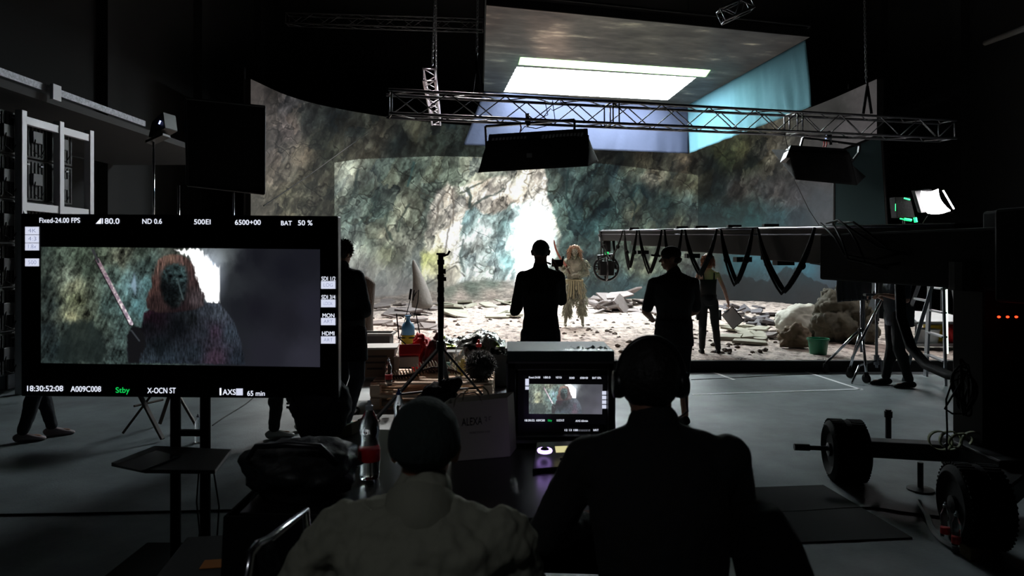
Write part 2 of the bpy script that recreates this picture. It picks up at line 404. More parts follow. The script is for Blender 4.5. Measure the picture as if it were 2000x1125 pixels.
TUNC = [(910,430,92,124,126),(905,450,84,108,108),(900,480,146,152,144),(900,500,110,128,126),(930,470,140,150,146),(950,450,142,154,150),(970,430,124,150,146),(940,510,140,158,154),(920,540,150,158,150),(960,520,150,170,166),(990,440,120,170,168),
 (980,480,140,176,176),(990,510,110,168,166),(1000,540,160,186,182),(1010,470,190,214,212),(960,560,160,168,160),(1000,570,180,184,176),(1015,420,170,200,196),(1040,400,190,196,188),(1030,560,220,220,214)]
MOUTH = [(1020,572),(1006,556),(1008,520),(1004,480),(1010,440),(1018,418),(1034,404),(1056,402),(1068,416),(1078,428),(1079,462),(1070,480),(1078,500),(1062,540),(1046,560)]
def cave_picture(px, py):
    n1 = fbm(px / 22, py / 22, 3, 4) - .5; n2 = fbm(px / 22 + 40, py / 22 + 9, 11, 4) - .5
    n3 = fbm(px / 6, py / 8, 23, 3) - .5; n4 = fbm(px / 6 + 5, py / 8 + 5, 29, 3) - .5
    wx = px + 15 * n1 + 5 * n3; wy = py + 15 * n2 + 5 * n4
    cin = idw(wx, wy, IN); cout = idw(wx, wy, OUT)
    top = np.interp(px, [653, 700, 850, 1000, 1100, 1200, 1363], [318, 311, 305, 308, 313, 322, 342])
    mi = ((px > 653) & (px < 1363) & (py > top)).astype(float)
    right = np.clip((px - 1363) / 10, 0, 1)
    m = polymask(wx, wy, ARCH, 3); cin = cin * .93 * (1 - m[..., None]) + idw(wx, wy, ARC) * 1.2 * m[..., None]
    m = polymask(wx, wy, TUN, 2.5); cin = cin * (1 - m[..., None]) + idw(wx, wy, TUNC) * 1.16 * m[..., None]
    gm_ = polymask(px + .6 * (wx - px), py + .6 * (wy - py), [(640, 596), (700, 584), (780, 578), (860, 566), (905, 552), (960, 548), (1015, 545), (1075, 556), (1140, 580), (1200, 588), (1370, 596), (1370, 650), (640, 650)], 3)
    gcol = idw(px, py, [(680,600,100,94,88),(760,590,118,108,100),(840,590,128,116,106),(880,565,110,120,104),(920,560,96,112,98),(900,580,172,156,142),(960,575,186,170,154),(1000,572,180,168,154),(960,552,104,122,108),(1010,550,190,192,182),(1040,560,176,174,160),(1060,590,120,116,104),(1120,590,92,92,84),(1200,600,74,78,76),(1300,604,62,66,66),(900,606,160,146,134)])
    gcol = gcol * (1 + .7 * (fbm(px / 5, py / 1.6, 401, 4, .7) - .5) + .5 * (fbm(px / 22, py / 5, 411, 3) - .5))[..., None]
    # rock relief: warped facets with cracks, two sizes, flowing diagonally
    def facets(a, sx, sy, cell, seed, wamt):
        ca, sa = math.cos(a), math.sin(a)
        qx = (px * ca + py * sa) / sx + wamt * n1 + wamt * .4 * n3; qy = (-px * sa + py * ca) / sy + wamt * n2 + wamt * .4 * n4
        f1, f2, idv, gx = voro(qx, qy, cell, seed); return f2 - f1, idv, gx
    e1, i1, g1 = facets(-1.0, 1.5, .75, 34, 5, 22); e2, i2, g2 = facets(-1.15, 1.9, .75, 13, 8, 12)
    e3, i3, g3 = facets(-.9, 1.9, .8, 5.5, 14, 6)
    st = fbm((px + .55 * py) / 5 + 3 * n1, (py - .55 * px) / 26 + 3 * n2, 131, 4, .6) - .5
    fw = .7 + .6 * fbm(px / 60, py / 60, 91, 3); e1 = e1 * fw
    rid = 1 - np.abs(fbm(wx / 50 + .5 * wy / 50, wy / 70 - .3 * wx / 70, 41, 5, .5) * 2 - 1)
    rid2 = 1 - np.abs(fbm((wx + .5 * wy) / 8, (wy - .5 * wx) / 20, 57, 4, .6) * 2 - 1)
    rel = 1 + .36 * (i1 - .5) + .3 * g1 + .3 * (i2 - .5) + .25 * g2 + .2 * (i3 - .5) + .9 * (np.abs(fbm((wx + .6 * wy) / 34, (wy - .6 * wx) / 60, 151, 5, .55) * 2 - 1) - .18) + .6 * (np.abs(fbm((wx - .3 * wy) / 14, (wy + .3 * wx) / 24, 161, 4, .55) * 2 - 1) - .18) + 1.0 * (fbm(px / 45, py / 45, 71, 4) - .5)
    rel *= 1 - .2 * np.clip(1 - e1 / .07, 0, 1) * np.clip(.5 + 2.2 * n1, 0, 1); rel *= 1 - .22 * np.clip(1 - e2 / .12, 0, 1) * np.clip(.4 + 2.5 * n2, 0, 1)
    rel *= 1 - .9 * np.clip(rid - .9, 0, 1) * 6 * .6; rel *= 1 + .28 * (rid2 - .78) + .42 * st
    for k_, (sx_, sy_, th) in enumerate(((70, 110, .010), (46, 70, .010), (90, 50, .008))):
        q_ = fbm((px + .4 * py) / sx_, (py - .4 * px) / sy_, 201 + 10 * k_, 4, .5); gate = np.clip((fbm(px / 50, py / 50, 301 + k_, 2) - .42) * 9, 0, 1)
        rel *= 1 - .48 * np.exp(-((q_ - .5) / th) ** 2) * gate; rel *= 1 + .22 * np.exp(-((q_ - .5 - th * 2.2) / th) ** 2) * gate
    soft = np.clip((px - 1500) / 90, 0, 1) * 1.0
    soft = np.maximum(soft, np.clip((py - 545) / 25, 0, 1) * .75)
    soft = np.maximum(soft, .8 * np.clip((540 - px) / 40, 0, 1))
    soft = np.maximum(soft, .85 * np.clip((px - 1363) / 5, 0, 1) * np.clip((py - 395) / 50, 0, 1))
    haze = np.clip((py - 470) / 100, 0, 1) * np.exp(-((px - 760) / 120) ** 2); soft = np.maximum(soft, .6 * haze)
    rel = rel * (1 - soft) + soft * (1 + .1 * (rel - 1) + .2 * n1)
    rel = np.clip(1 + (rel - 1) * .8, .25, 1.7)[..., None] ** 1.1
    hue = (np.stack([i1 - .5, i2 * .3 - .15, -(i1 - .5)], -1) * 10) * (1 - soft)[..., None]
    cin = np.clip(cin * 1.06 * rel + hue, 3, 240); cout = np.clip(cout * .9 * rel + hue * .6, 2, 200)
    cin = cin * (1 - .35 * haze[..., None]) + .35 * haze[..., None] * np.array([150, 156, 156.])  # mist hanging before the wall, painted into the screen colours
    for pl, wd_, col_ in (([(808, 316), (803, 338), (796, 362)], 2.2, (30, 70, 72)), ([(790, 366), (815, 374), (848, 386)], 1.6, (60, 62, 52)), ([(868, 378), (856, 405), (850, 440)], 2, (96, 88, 76)), ([(884, 372), (888, 400), (884, 440)], 1.5, (110, 100, 88)),
        ([(912, 368), (919, 385), (917, 404)], 2.6, (44, 66, 62)), ([(922, 404), (944, 388), (972, 376), (984, 368)], 1.8, (60, 76, 70)), ([(900, 378), (912, 372), (940, 356), (960, 340)], 2.0, (70, 80, 66)), ([(800, 398), (782, 428), (776, 452)], 2, (50, 66, 56)), ([(760, 395), (752, 440), (764, 470)], 2, (48, 66, 58)),
        ([(700, 330), (692, 380), (680, 400), (664, 404)], 2.4, (44, 60, 56)), ([(740, 380), (725, 410), (700, 440)], 2.2, (46, 66, 60)), ([(1110, 330), (1104, 380), (1130, 430)], 2, (24, 50, 50)), ([(1220, 360), (1240, 400), (1238, 430)], 2.2, (20, 40, 40)), ([(905, 470), (898, 500), (905, 530)], 2, (84, 104, 100)), ([(880, 430), (872, 470), (868, 500)], 1.6, (120, 112, 98)), ([(820, 560), (850, 545), (888, 520), (908, 540)], 1.6, (90, 90, 80))):
        dd = np.full(px.shape, 1e9)
        for a_, b_ in zip(pl, pl[1:]): dd = np.minimum(dd, segdist(px + .5 * (wx - px), py + .5 * (wy - py), a_, b_)[0])
        cin = mixc(cin, np.clip(1.5 - dd / wd_, 0, 1) * .75 * np.clip(1.2 + 3 * n2, 0, 1), col_)
    cin = cin * (1 - gm_[..., None]) + gcol * gm_[..., None]
    # glow round the cave mouth, the mouth itself
    d = np.hypot((px - 1045) / 60, (py - 470) / 90); g = np.clip(1.25 - d, 0, 1) ** 1.5
    tm = polymask(wx, wy, TUN, 4)
    cin = cin + (g * (.25 + .6 * tm))[..., None] * np.array([200, 215, 210.])
    jag = 8 * (vnoise(px / 3.0, py / 26, 77) - .5); m = polymask(px + .35 * (wx - px), py + .35 * (wy - py) + jag * 2.2, MOUTH, 4)
    cin = mixc(cin, m, (255, 255, 255))
    # far mountain on the right picture
    ridge = np.interp(px, [1365, 1390, 1440, 1480, 1500, 1530, 1545, 1560, 1590, 1620, 1700], [545, 530, 535, 548, 545, 522, 519, 528, 545, 560, 545]) + 8 * (vnoise(px / 6, px * 0, 5) - .5)
    cout = cout * (1 - .5 * (np.clip((py - ridge) / 3, 0, 1) * (px > 1363) * (py < 640))[..., None])
    c = cout * (1 - mi[..., None]) + cin * mi[..., None]
    # the teal patch where the tracked picture ends
    lum = c.mean(-1, keepdims=True); c = lum + (c - lum) * .66
    L = lin(np.clip(c, 0, 255)); L[m * mi > .5] *= 5
    return L
zs = np.linspace(ZT, ZB, 400); WX = WP[:, 0][None, :].repeat(400, 0); WY = WP[:, 1][None, :].repeat(400, 0); WZ = zs[:, None].repeat(1300, 1)
ppx = 1000 + F * WX / WY; ppy = HZ - (WZ - CH) * F / WY
led = thing('led_wall', 'tall curved video wall showing a rocky cave with a bright opening, behind the rubble floor', 'video wall', (1.3, 24.3, 0))
picture_mesh('screen', np.stack([WX, WY, WZ], -1), cave_picture(ppx, ppy), screen_mat('led_wall_picture', 1.0, .09, 4.0), led)
# cabinet backs of the wall, offset outwards
mb = MB(); WQ, _ = wall_path(60)
nrm = []
for i in range(60):
    t = WQ[min(i + 1, 59)] - WQ[max(i - 1, 0)]; t = t / np.hypot(*t); nrm.append((-t[1], t[0]))
pts = [(WQ[i][0] + nrm[i][0] * .03, WQ[i][1] + nrm[i][1] * .03) for i in range(60)]; pto = [(WQ[i][0] + nrm[i][0] * .18, WQ[i][1] + nrm[i][1] * .18) for i in range(60)]
vs = [(x, y, z) for (x, y) in pts for z in (ZB, ZT)] + [(x, y, z) for (x, y) in pto for z in (ZB, ZT)]; fs = []
for i in range(59):
    a = 2 * i; b = 120 + 2 * i; fs += [(a, a + 2, a + 3, a + 1), (b, b + 1, b + 3, b + 2), (a + 1, a + 3, b + 3, b + 1), (a, b, b + 2, a + 2)]
fs += [(0, 1, 121, 120), (118, 238, 239, 119)]
mb.add(vs, fs); mb.build('cabinet_shell', blackm, led)
mb = MB()
for i in range(0, 60, 5): x, y = pto[i]; mb.cyl((x, y, 0), (x, y, ZT + (.3 if i in (0, 55) else 0)), .03)
mb.build('support_frame', black, led)

# ================================================================ LED ceiling with its white light panel, drapes
CA, CB, CC, CD = P(950, 12, 13.1), P(1582, 72, 15.0), P(1345, 205, 21.7), P(945, 178, 19.9)   # near-left, near-right, far-right, far-left
for q in (CA, CB, CC, CD): q.z = 6.5
def cl(px, py):                                       # pixel on the ceiling plane
    Y = (6.5 - CH) * F / (HZ - py); return ((px - 1000) / F * Y, Y)
g = 260; s_, t_ = np.meshgrid(np.linspace(0, 1, g), np.linspace(0, 1, g))
A = np.array([CA, CB, CC, CD]); pos = (A[0] * (1 - s_[..., None]) + A[1] * s_[..., None]) * (1 - t_[..., None]) + (A[3] * (1 - s_[..., None]) + A[2] * s_[..., None]) * t_[..., None]
cx = 1000 + F * pos[..., 0] / pos[..., 1]; cy = HZ - (6.5 - CH) * F / pos[..., 1]
st = fbm(s_ * 9 + 2 * t_, t_ * 26, 61, 6, .6); st2 = fbm(s_ * 30, t_ * 60, 67, 4, .6)
cc = idw(cx, cy, [(960,30,62,54,48),(1060,40,80,70,62),(1075,80,124,108,94),(1000,80,70,66,60),(1000,120,64,70,66),(1150,70,78,74,66),(1250,80,72,70,62),(1350,100,64,62,56),(1450,90,52,50,47),(1530,80,44,42,40),(1420,150,48,54,52),(960,160,46,52,54),(1380,180,50,60,64),(1480,120,48,47,45)])
cc *= (.55 + .75 * st + .25 * (st2 - .5))[..., None]; cc += (np.clip(st - .62, 0, 1) * 5)[..., None] * np.array([46, 44, 34.])
def cpoly(pp): return [tuple(cl(*p)) for p in pp]
whp = cpoly([(1011, 131), (1357, 152), (1303, 195), (986, 179)]); grp = cpoly([(1018, 112), (1386, 137), (1377, 150), (1014, 126)])
gd = polymask(pos[..., 0], pos[..., 1], grp, .35); cc = cc + (gd ** 2)[..., None] * np.array([20, 70, 40.])
gd = polymask(pos[..., 0], pos[..., 1], whp, .4); cc = cc + (gd ** 2)[..., None] * np.array([40, 60, 50.])
CL = lin(np.clip(cc, 0, 200))
m1 = polymask(pos[..., 0], pos[..., 1], whp, .02); m2 = polymask(pos[..., 0], pos[..., 1], grp, .02)
CL = CL * (1 - m1[..., None]) + m1[..., None] * np.array([44, 48, 50]); CL = CL * (1 - m2[..., None]) + m2[..., None] * np.array([4.5, 8., 3.4])
cei = thing('led_ceiling', 'video ceiling hung above the set, cave texture with a glowing white rectangle', 'video ceiling', (3, 17, 6.5))
picture_mesh('screen', pos[::-1], CL[::-1], screen_mat('led_ceiling_picture', 1.0, .12, 3.0), cei)
mb = MB(); up = V((0, 0, .02)); mb.prism([CA + up, CB + up, CC + up, CD + up], (0, 0, .16)); mb.build('cabinet_shell', blackm, cei)
mb = MB()
for a, b in ((CA, CB), (CD, CC), (CA, CD), (CB, CC)): mb.cyl(a + V((0, 0, .25)), b + V((0, 0, .25)), .03)
for q in (CA, CB, CC, CD): mb.cyl(q + V((0, 0, .2)), V((q.x, q.y, 11.5)), .012, n=6)
mb.build('hanging_frame', black, cei)
def drape(name, label, top, bot, m, cat='drape', nx=90, nz=24, fold=.05, k=26, seed=0, group=None):
    vs = []
    for j in range(nz + 1):
        for i in range(nx + 1):
            u = i / nx; v = j / nz
            def along(pl, u):
                f = u * (len(pl) - 1); a = min(int(f), len(pl) - 2); return V(pl[a]).lerp(V(pl[a + 1]), f - a)
            p = along(top, u).lerp(along(bot, u), v)
            a = fold * (.3 + v) * (mn.noise(V((u * k, v * 1.2 + seed, seed))) + .35 * mn.noise(V((u * k * 2.7, v * 2, seed + 3))))
            d = (V(top[-1]) - V(top[0])); nn = V((d.y, -d.x, 0)).normalized(); vs.append(p + nn * a)
    fs = [(j * (nx + 1) + i, j * (nx + 1) + i + 1, (j + 1) * (nx + 1) + i + 1, (j + 1) * (nx + 1) + i) for j in range(nz) for i in range(nx)]
    mb = MB(); mb.add(vs, fs); o = mb.build(name, m, smooth=True, solid=.006); return tag(o, label, cat, group)
blue = mat('blue_cloth', (46, 51, 66), .95, bump=.2, bscale=8, spec=.1)
tealc = mat('teal_cloth', (70, 112, 116), .95, bump=.2, bscale=8, spec=.1)
fl, fr = P(905, 283, 19.6), P(1345, 300, 21.5)
drape('far_drape', 'pale blue cloth hung along the far edge of the video ceiling, behind the long truss', [CD + V((0, -.05, -.03)), CC + V((0, -.05, -.03))], [fl, fr], blue, seed=1, k=14)
drape('side_drape', 'blue-green cloth hung from the right edge of the video ceiling', [CC + V((-.05, -.05, -.03)), CB + V((-.05, .1, -.03))], [fr + V((.02, 0, 0)), P(1586, 208, 15.1)], mat('blue_green_cloth', (66, 100, 110), .95, bump=.2, bscale=8, spec=.1), seed=4, k=18)
# teal cloth frame standing before the right end of the wall
fa = thing('cloth_frame', 'dark teal cloth stretched in a frame before the right end of the video wall', 'cloth frame', (7.5, 15.5, 0))
YF = 15.6; a, b, c, d = P(1629, 300, YF), P(1722, 262, YF), P(1733, 446, YF), P(1629, 446, YF)
g_ = MB(); g_.prism([a, b, c, d], (0, .02, 0)); g_.build('cloth', mat('dark_teal_cloth', (44, 66, 70), .9, bump=.2, bscale=10), fa)
g_ = MB()
for p, q in ((a, b), (b, c), (c, d), (d, a)): g_.cyl(p, q, .03)
g_.cyl(P(1650, 446, YF), V((P(1650, 446, YF).x, YF, .2)), .025); g_.cyl(P(1715, 446, YF), V((P(1715, 446, YF).x, YF, .2)), .025)
g_.build('frame', black, fa)

# ================================================================ rubble platform
TOP = .17
earth = bpy.data.materials.new('dry_earth'); earth.use_nodes = True; nt = earth.node_tree; b = nt.nodes['Principled BSDF']; b.inputs['Roughness'].default_value = .85
tc = nt.nodes.new('ShaderNodeTexCoord'); mp = nt.nodes.new('ShaderNodeMapping'); mp.inputs['Scale'].default_value = (1.0, .55, 1); nt.links.new(tc.outputs['Object'], mp.inputs['Vector'])
n = nt.nodes.new('ShaderNodeTexNoise'); n.inputs['Scale'].default_value = 6; n.inputs['Detail'].default_value = 10; n.inputs['Roughness'].default_value = .72; nt.links.new(mp.outputs['Vector'], n.inputs['Vector'])
r = nt.nodes.new('ShaderNodeValToRGB'); r.color_ramp.elements[0].position = .36; r.color_ramp.elements[1].position = .66
r.color_ramp.elements[0].color = tuple(lin((66, 54, 48))) + (1,); r.color_ramp.elements[1].color = tuple(lin((214, 196, 186))) + (1,)
e = r.color_ramp.elements.new(.5); e.color = tuple(lin((172, 156, 147))) + (1,)
nt.links.new(n.outputs['Fac'], r.inputs['Fac']); nt.links.new(r.outputs['Color'], b.inputs['Base Color'])
n2 = nt.nodes.new('ShaderNodeTexNoise'); n2.inputs['Scale'].default_value = 18; n2.inputs['Detail'].default_value = 8; nt.links.new(mp.outputs['Vector'], n2.inputs['Vector'])
bp = nt.nodes.new('ShaderNodeBump'); bp.inputs['Strength'].default_value = .9; bp.inputs['Distance'].default_value = .06; nt.links.new(n2.outputs['Fac'], bp.inputs['Height']); nt.links.new(bp.outputs['Normal'], b.inputs['Normal'])
def wall_x(Y):                                          # inner x bounds of the wall at depth Y
    mid = WP[:, 1].argmax(); l = WP[:mid]; rr = WP[mid:]
    return np.interp(Y, l[:, 1], l[:, 0]), np.interp(Y, rr[::-1, 1], rr[::-1, 0])
vs = []; NX, NY = 230, 170
for j in range(NY + 1):
    Y = 10 + (24.0 - 10) * (j / NY) ** 1.1; xl, xr = wall_x(max(Y, 17.4)); 
    if Y < 17.4: xl, xr = -6.3, 9.0
    xl += .06; xr -= .06
    for i in range(NX + 1):
        X = xl + (xr - xl) * i / NX
        h = TOP + .035 * mn.noise(V((X * .8, Y * .6, 0))) + .02 * mn.noise(V((X * 4, Y * 2.5, 3))) + .012 * mn.noise(V((X * 11, Y * 7, 5)))
        if j == 0: h = TOP - .005
        vs.append((X, Y, h))
fs = [(j * (NX + 1) + i, j * (NX + 1) + i + 1, (j + 1) * (NX + 1) + i + 1, (j + 1) * (NX + 1) + i) for j in range(NY) for i in range(NX)]
plat = thing('stage_platform', 'low raised platform of dry stony earth before the curved video wall', 'stage', (1.3, 10, 0))
mb = MB(); mb.add(vs, fs); mb.build('earth_surface', earth, plat, smooth=True)
mb = MB(); mb.box((1.35, 9.97, .08), (15.3, .05, .16)); mb.box((-6.28, 13.65, .07), (.05, 7.3, .14)); mb.box((8.98, 13.65, .07), (.05, 7.3, .14)); mb.build('edge_skirt', mat('black_skirt', (16, 15, 15), .9), plat)

slate = mat('slate_stone', (116, 106, 104), .8, bump=.5, bscale=12, var=.2, vscale=4)
slated = mat('dark_slate', (82, 78, 82), .8, bump=.5, bscale=12, var=.2, vscale=4)
slatep = mat('pale_slate', (150, 146, 132), .8, bump=.4, bscale=10, var=.18, vscale=4)
def slab(c, sz, th, m, tilt=(0, 0), rz=0, seed=0, label='', group=''):
    g = random.Random(seed); k = g.randint(4, 6); poly = []
    for i in range(k):
        a = 2 * math.pi * (i + g.uniform(-.3, .3)) / k; rr = g.uniform(.75, 1.1)
        poly.append(V((math.cos(a) * sz * rr * .5, math.sin(a) * sz * rr * .36, 0)))
    M = Matrix.Rotation(rz, 3, 'Z') @ Matrix.Rotation(tilt[0], 3, 'X') @ Matrix.Rotation(tilt[1], 3, 'Y')
    mb = MB(); mb.prism([M @ p for p in poly], M @ V((0, 0, th))); o = mb.build('flat_stone', m, bevel=.006); o.location = c; return tag(o, label, 'stone', group)
g = random.Random(3)
def pile(n, xr, yr, sz, m, label, group, zmax=.3, tl=.5, peak=None):
    for i in range(n):
        u = g.random(); px = xr[0] + (xr[1] - xr[0]) * u; py = yr[0] + (yr[1] - yr[0]) * g.random(); q = G(px, py, TOP)
        if q.y > 21.6: q = P(px, HZ + (CH - TOP) * F / 21.6, 21.6)
        k = 1 - abs(2 * u - 1); q.z = TOP + g.uniform(.02, zmax * (.2 + k)) * g.random()
        slab(q, g.uniform(*sz), g.uniform(.03, .07), m, (g.uniform(-tl, tl), g.uniform(-tl, tl)), g.uniform(0, 6), i + int(xr[0]), label, group)
pile(26, (1140, 1280), (592, 612), (.5, 1.1), slate, 'grey broken slate slab in the heap left of the capped man, near the video wall', 'slate slabs heaped left of the capped man', .55, .5)
slab(P(1215, 596, 18.6), 1.0, .06, slate, (1.1, .5), .4, 91, 'large pointed slate slab standing up on top of the heap left of the capped man')
pile(22, (1408, 1510), (600, 640), (.3, .75), slated, 'dark slate slab in the low heap behind the clipboard woman', 'dark slate slabs behind the clipboard woman', .25, .45)
pile(16, (1400, 1500), (637, 672), (.4, .8), slatep, 'pale flat slate slab lying on the earth right of the clipboard woman', 'pale flat slabs right of the woman', .04, .1)
pile(9, (1480, 1560), (650, 682), (.35, .7), slate, 'flat slate slab lying in front of the white boulder', 'flat slabs before the white boulder', .08, .25)
pile(26, (735, 860), (588, 650), (.4, 1.0), slate, 'grey flat slate slab lying around the standing horn-shaped rock', 'flat slabs around the horn-shaped rock', .1, .2)
pile(16, (870, 1010), (588, 620), (.5, 1.2), slatep, 'weathered flat slab on the earth behind the black telescopic stand', 'flat slabs before the bright cave mouth', .12, .22)
# pebbles and clods
clm = mat('dark_clod', (74, 60, 52), .9, bump=.5, bscale=30)
protos = []
for k in range(5):
    mb = MB(); mb.rock((0, 0, 0), (.05, .045, .03), .4, 1.6, k, 2); protos.append(mb.build('earth_clod', clm).data); 
for o in [o for o in list(COL.objects) if o.name.startswith('earth_clod')]: bpy.data.objects.remove(o)
for i in range(290):
    px = g.uniform(725, 1560); t = g.random() ** .8; py = 598 + 100 * t; q = G(px, py, TOP)
    o = bpy.data.objects.new('earth_clod', protos[i % 5]); COL.objects.link(o); s = g.uniform(.35, 1.15); o.location = (q.x, q.y, TOP + .008); o.scale = (s, s, s); o.rotation_euler = (0, 0, g.uniform(0, 6))
    tag(o, 'small dark clod of earth scattered on the pale rubble floor', 'clod', 'clods scattered over the earth floor')

# boulders, horn rock, stump
mb = MB(); c = P(1562, 629, 12.6); mb.rock((0, 0, 0), (.44, .4, .33), .16, .9, 11, 5, flat=.85); o = mb.build('boulder', mat('pale_boulder', (196, 194, 184), .8, bump=.4, bscale=7, var=.12, vscale=4), smooth=True)
o.location = (c.x, c.y, TOP + .3); tag(o, 'pale grey rounded boulder at the right end of the rubble floor', 'boulder')
mb = MB(); mb.rock((0, 0, 0), (.5, .42, .52), .28, 1.2, 21, 5, flat=.9); o = mb.build('boulder', mat('dark_rock', (74, 70, 58), .9, bump=.9, bscale=9, var=.45, vscale=5), smooth=True)
o.location = (P(1652, 0, 11.9).x, 11.9, TOP + .47); tag(o, 'large dark craggy rock behind the light stand, right of the pale boulder', 'boulder')
mb = MB(); mb.rock((0, 0, 0), (.17, .16, .26), .3, 1.4, 25, 4); o = mb.build('boulder', MATS['dark_rock'], smooth=True); q = P(1622, 585, 12.1); o.location = q + V((0, .1, -.08)); tag(o, 'small dark rock lump perched on the top left of the craggy rock', 'boulder')
mb = MB(); mb.rock((0, 0, 0), (.24, .2, .2), .35, 1.5, 28, 4, flat=.8); o = mb.build('boulder', mat('brown_rock', (112, 96, 80), .9, bump=.7, bscale=10, var=.3), smooth=True); q = G(1580, 690, TOP); o.location = (q.x + .05, 11.35, TOP + .17); tag(o, 'brown lumpy rock behind the green bucket', 'boulder')
mb = MB(); hc = G(822, 606, TOP); xs = [(826, 606, 46), (824, 590, 42), (822, 570, 34), (818, 550, 24), (813, 530, 15), (809, 515, 9), (807, 507, 3)]
mb.loft([(P(x, y, 18.9), wd / 2 * 18.9 / F, wd / 2 * 18.9 / F * .8) for x, y, wd in xs], 18); o = mb.build('horn_rock', mat('horn_stone', (108, 100, 95), .85, bump=.8, bscale=10, var=.15), smooth=True, subd=1); tag(o, 'tall grey horn-shaped rock standing on the rubble floor left of the telescopic stand', 'rock')
mb = MB(); ys = [(694, 668, 78), (699, 640, 60), (704, 610, 50), (711, 585, 42), (716, 562, 34), (720, 548, 30), (724, 544, 22)]
mb.loft([(P(x, y, 12.3), wd / 2 * 12.3 / F, wd / 2 * 12.3 / F * .8) for x, y, wd in ys], 22); o = mb.build('tree_stump', mat('bark', (58, 47, 40), .9, bump=1, bscale=14, var=.35, vscale=10, stretch=(3, 3, .6)), smooth=True, subd=1); tag(o, 'brown broken tree stump standing beside the man in the dark jacket', 'tree stump')
# green bucket
bk = thing('bucket', 'green plastic bucket at the platform edge before the brown rock', 'bucket', (G(1598, 693, TOP)))
bc = G(1598, 692, TOP); mb = MB(); mb.lathe([(.12, 0), (.15, .22), (.165, .22), (.165, .25), (.145, .25), (.11, .02)], bc, 28); mb.build('body', mat('green_plastic', (24, 120, 86), .4), bk, smooth=False)
mb = MB(); mb.tube([bc + V((.16 * math.cos(a), -.02 - .16 * abs(math.sin(a)) * .3, .23 - .09 * math.sin(a))) for a in np.linspace(0, math.pi, 12)], .004, 6); mb.build('handle', steeld, bk)

# ================================================================ floor tape, mat, cable coil, floor cables
tape = mat('white_tape', (245, 248, 250), .6)
def strip(a, b, wd, label):
    mb = MB(); a = V(a); b = V(b); a.z = b.z = .0025; mb.bar(a, b, wd, .003); return tag(mb.build('floor_tape', tape), label, 'tape')
strip(G(1352, 771), G(1685, 760), .05, 'long white tape line on the floor running left to right, nearest the camera')
strip(G(1545, 717), G(1684, 762), .05, 'white tape line slanting from the platform edge to the right corner mark')
strip(G(1372, 720), G(1434, 742), .05, 'short white tape line on the floor just behind the capped man')
mb = MB(); mb.prism([G(1405, 956), G(1608, 949), G(1782, 1052), G(1455, 1066)], (0, 0, .008)); tag(mb.build('floor_mat', mat('black_mat', (8, 9, 8), .95)), 'black rubber mat on the floor beside the dolly wheels', 'mat')
c = G(1590, 716); mb = MB()
for k in range(9):
    r_ = .17 + .035 * rnd.random() - .004 * k; mb.tube([c + V((r_ * math.cos(a) + .02 * math.sin(k), r_ * 1.1 * math.sin(a), .012 + .014 * (k % 5))) for a in np.linspace(0, 6.28, 26)[:-1]], .009, 6, closed=True)
tag(mb.build('cable_coil', mat('green_cable', (40, 70, 58), .5)), 'coiled dark green cable lying at the platform edge near the bucket', 'cable')
def floor_cable(pts, r, label, m=cablem, z=None):
    qs = [G(*p) for p in pts]; mb = MB(); out = []
    for i in range(len(qs) - 1):
        p0 = qs[max(i - 1, 0)]; p1 = qs[i]; p2 = qs[i + 1]; p3 = qs[min(i + 2, len(qs) - 1)]
        for t in np.linspace(0, 1, 8, endpoint=False): t = float(t); out.append(.5 * (2 * p1 + (p2 - p0) * t + (2 * p0 - 5 * p1 + 4 * p2 - p3) * t * t + (-p0 + 3 * p1 - 3 * p2 + p3) * t ** 3) + V((0, 0, r)))
    out.append(qs[-1] + V((0, 0, r))); mb.tube(out, r, 6); return tag(mb.build('floor_cable', m), label, 'cable')
floor_cable([(0, 1007), (180, 1004), (360, 1000), (560, 996)], .006, 'thin dark cable running straight across the floor under the monitor stand')
floor_cable([(1795, 985), (1810, 1010), (1822, 1040), (1850, 1068), (1900, 1088), (1960, 1100)], .018, 'thick grey hose curving past the water bottles at the rear wheel', mat('grey_hose', (96, 100, 102), .5))
floor_cable([(1460, 1003), (1560, 1000), (1690, 993), (1770, 1003), (1870, 1015)], .006, 'thin black cable crossing the black floor mat')
floor_cable([(415, 832), (440, 815), (480, 790), (500, 772)], .006, 'black cable on the floor leading to the small bottle by the folding stool')
floor_cable([(1350, 742), (1440, 738), (1530, 733), (1600, 731)], .004, 'thin cable along the floor inside the tape marks')

# ================================================================ people
skin = mat('skin', (176, 130, 108), .55); skind = mat('tanned_skin', (140, 96, 76), .6)
def hand(mb, wpt, d, pn, side, curl=.6, k=1.0):
    # wrist point, direction, palm normal (the side fingers curl to), side = +1 when the thumb leaves towards d x pn
    d = V(d).normalized(); pn = V(pn); pn = (pn - d * pn.dot(d)).normalized(); x = d.cross(pn) * side
    M = Matrix((x, d, pn)).transposed(); w_ = V(wpt)
    mb.ell(w_ + d * .045 * k, (.04 * k, .055 * k, .016 * k), M, 14, 8)
    for i, (o, L) in enumerate(((.03, .072), (.010, .08), (-.011, .074), (-.031, .058))):
        p = w_ + d * .085 * k + x * o * k; a = 0; r_ = .0092 * k
        for s_ in range(3):
            a += curl * (.55 + .12 * i); q = p + (d * math.cos(a) + pn * math.sin(a)) * L * k * (.42, .32, .26)[s_]
            mb.cap(p, q, r_, r_ * .9, 8, 2); p = q; r_ *= .92
    p = w_ + d * .03 * k + x * .03 * k
    for s_, a in enumerate((.2, .5)):
        q = p + (x * math.cos(.75 + a) + d * math.sin(.75 + a) + pn * curl * (.35 + a)).normalized() * (.042, .032)[s_] * k
        mb.cap(p, q, .0115 * k, .0098 * k, 8, 2); p = q
def rotp(p, c, M): return c + M @ (V(p) - c)
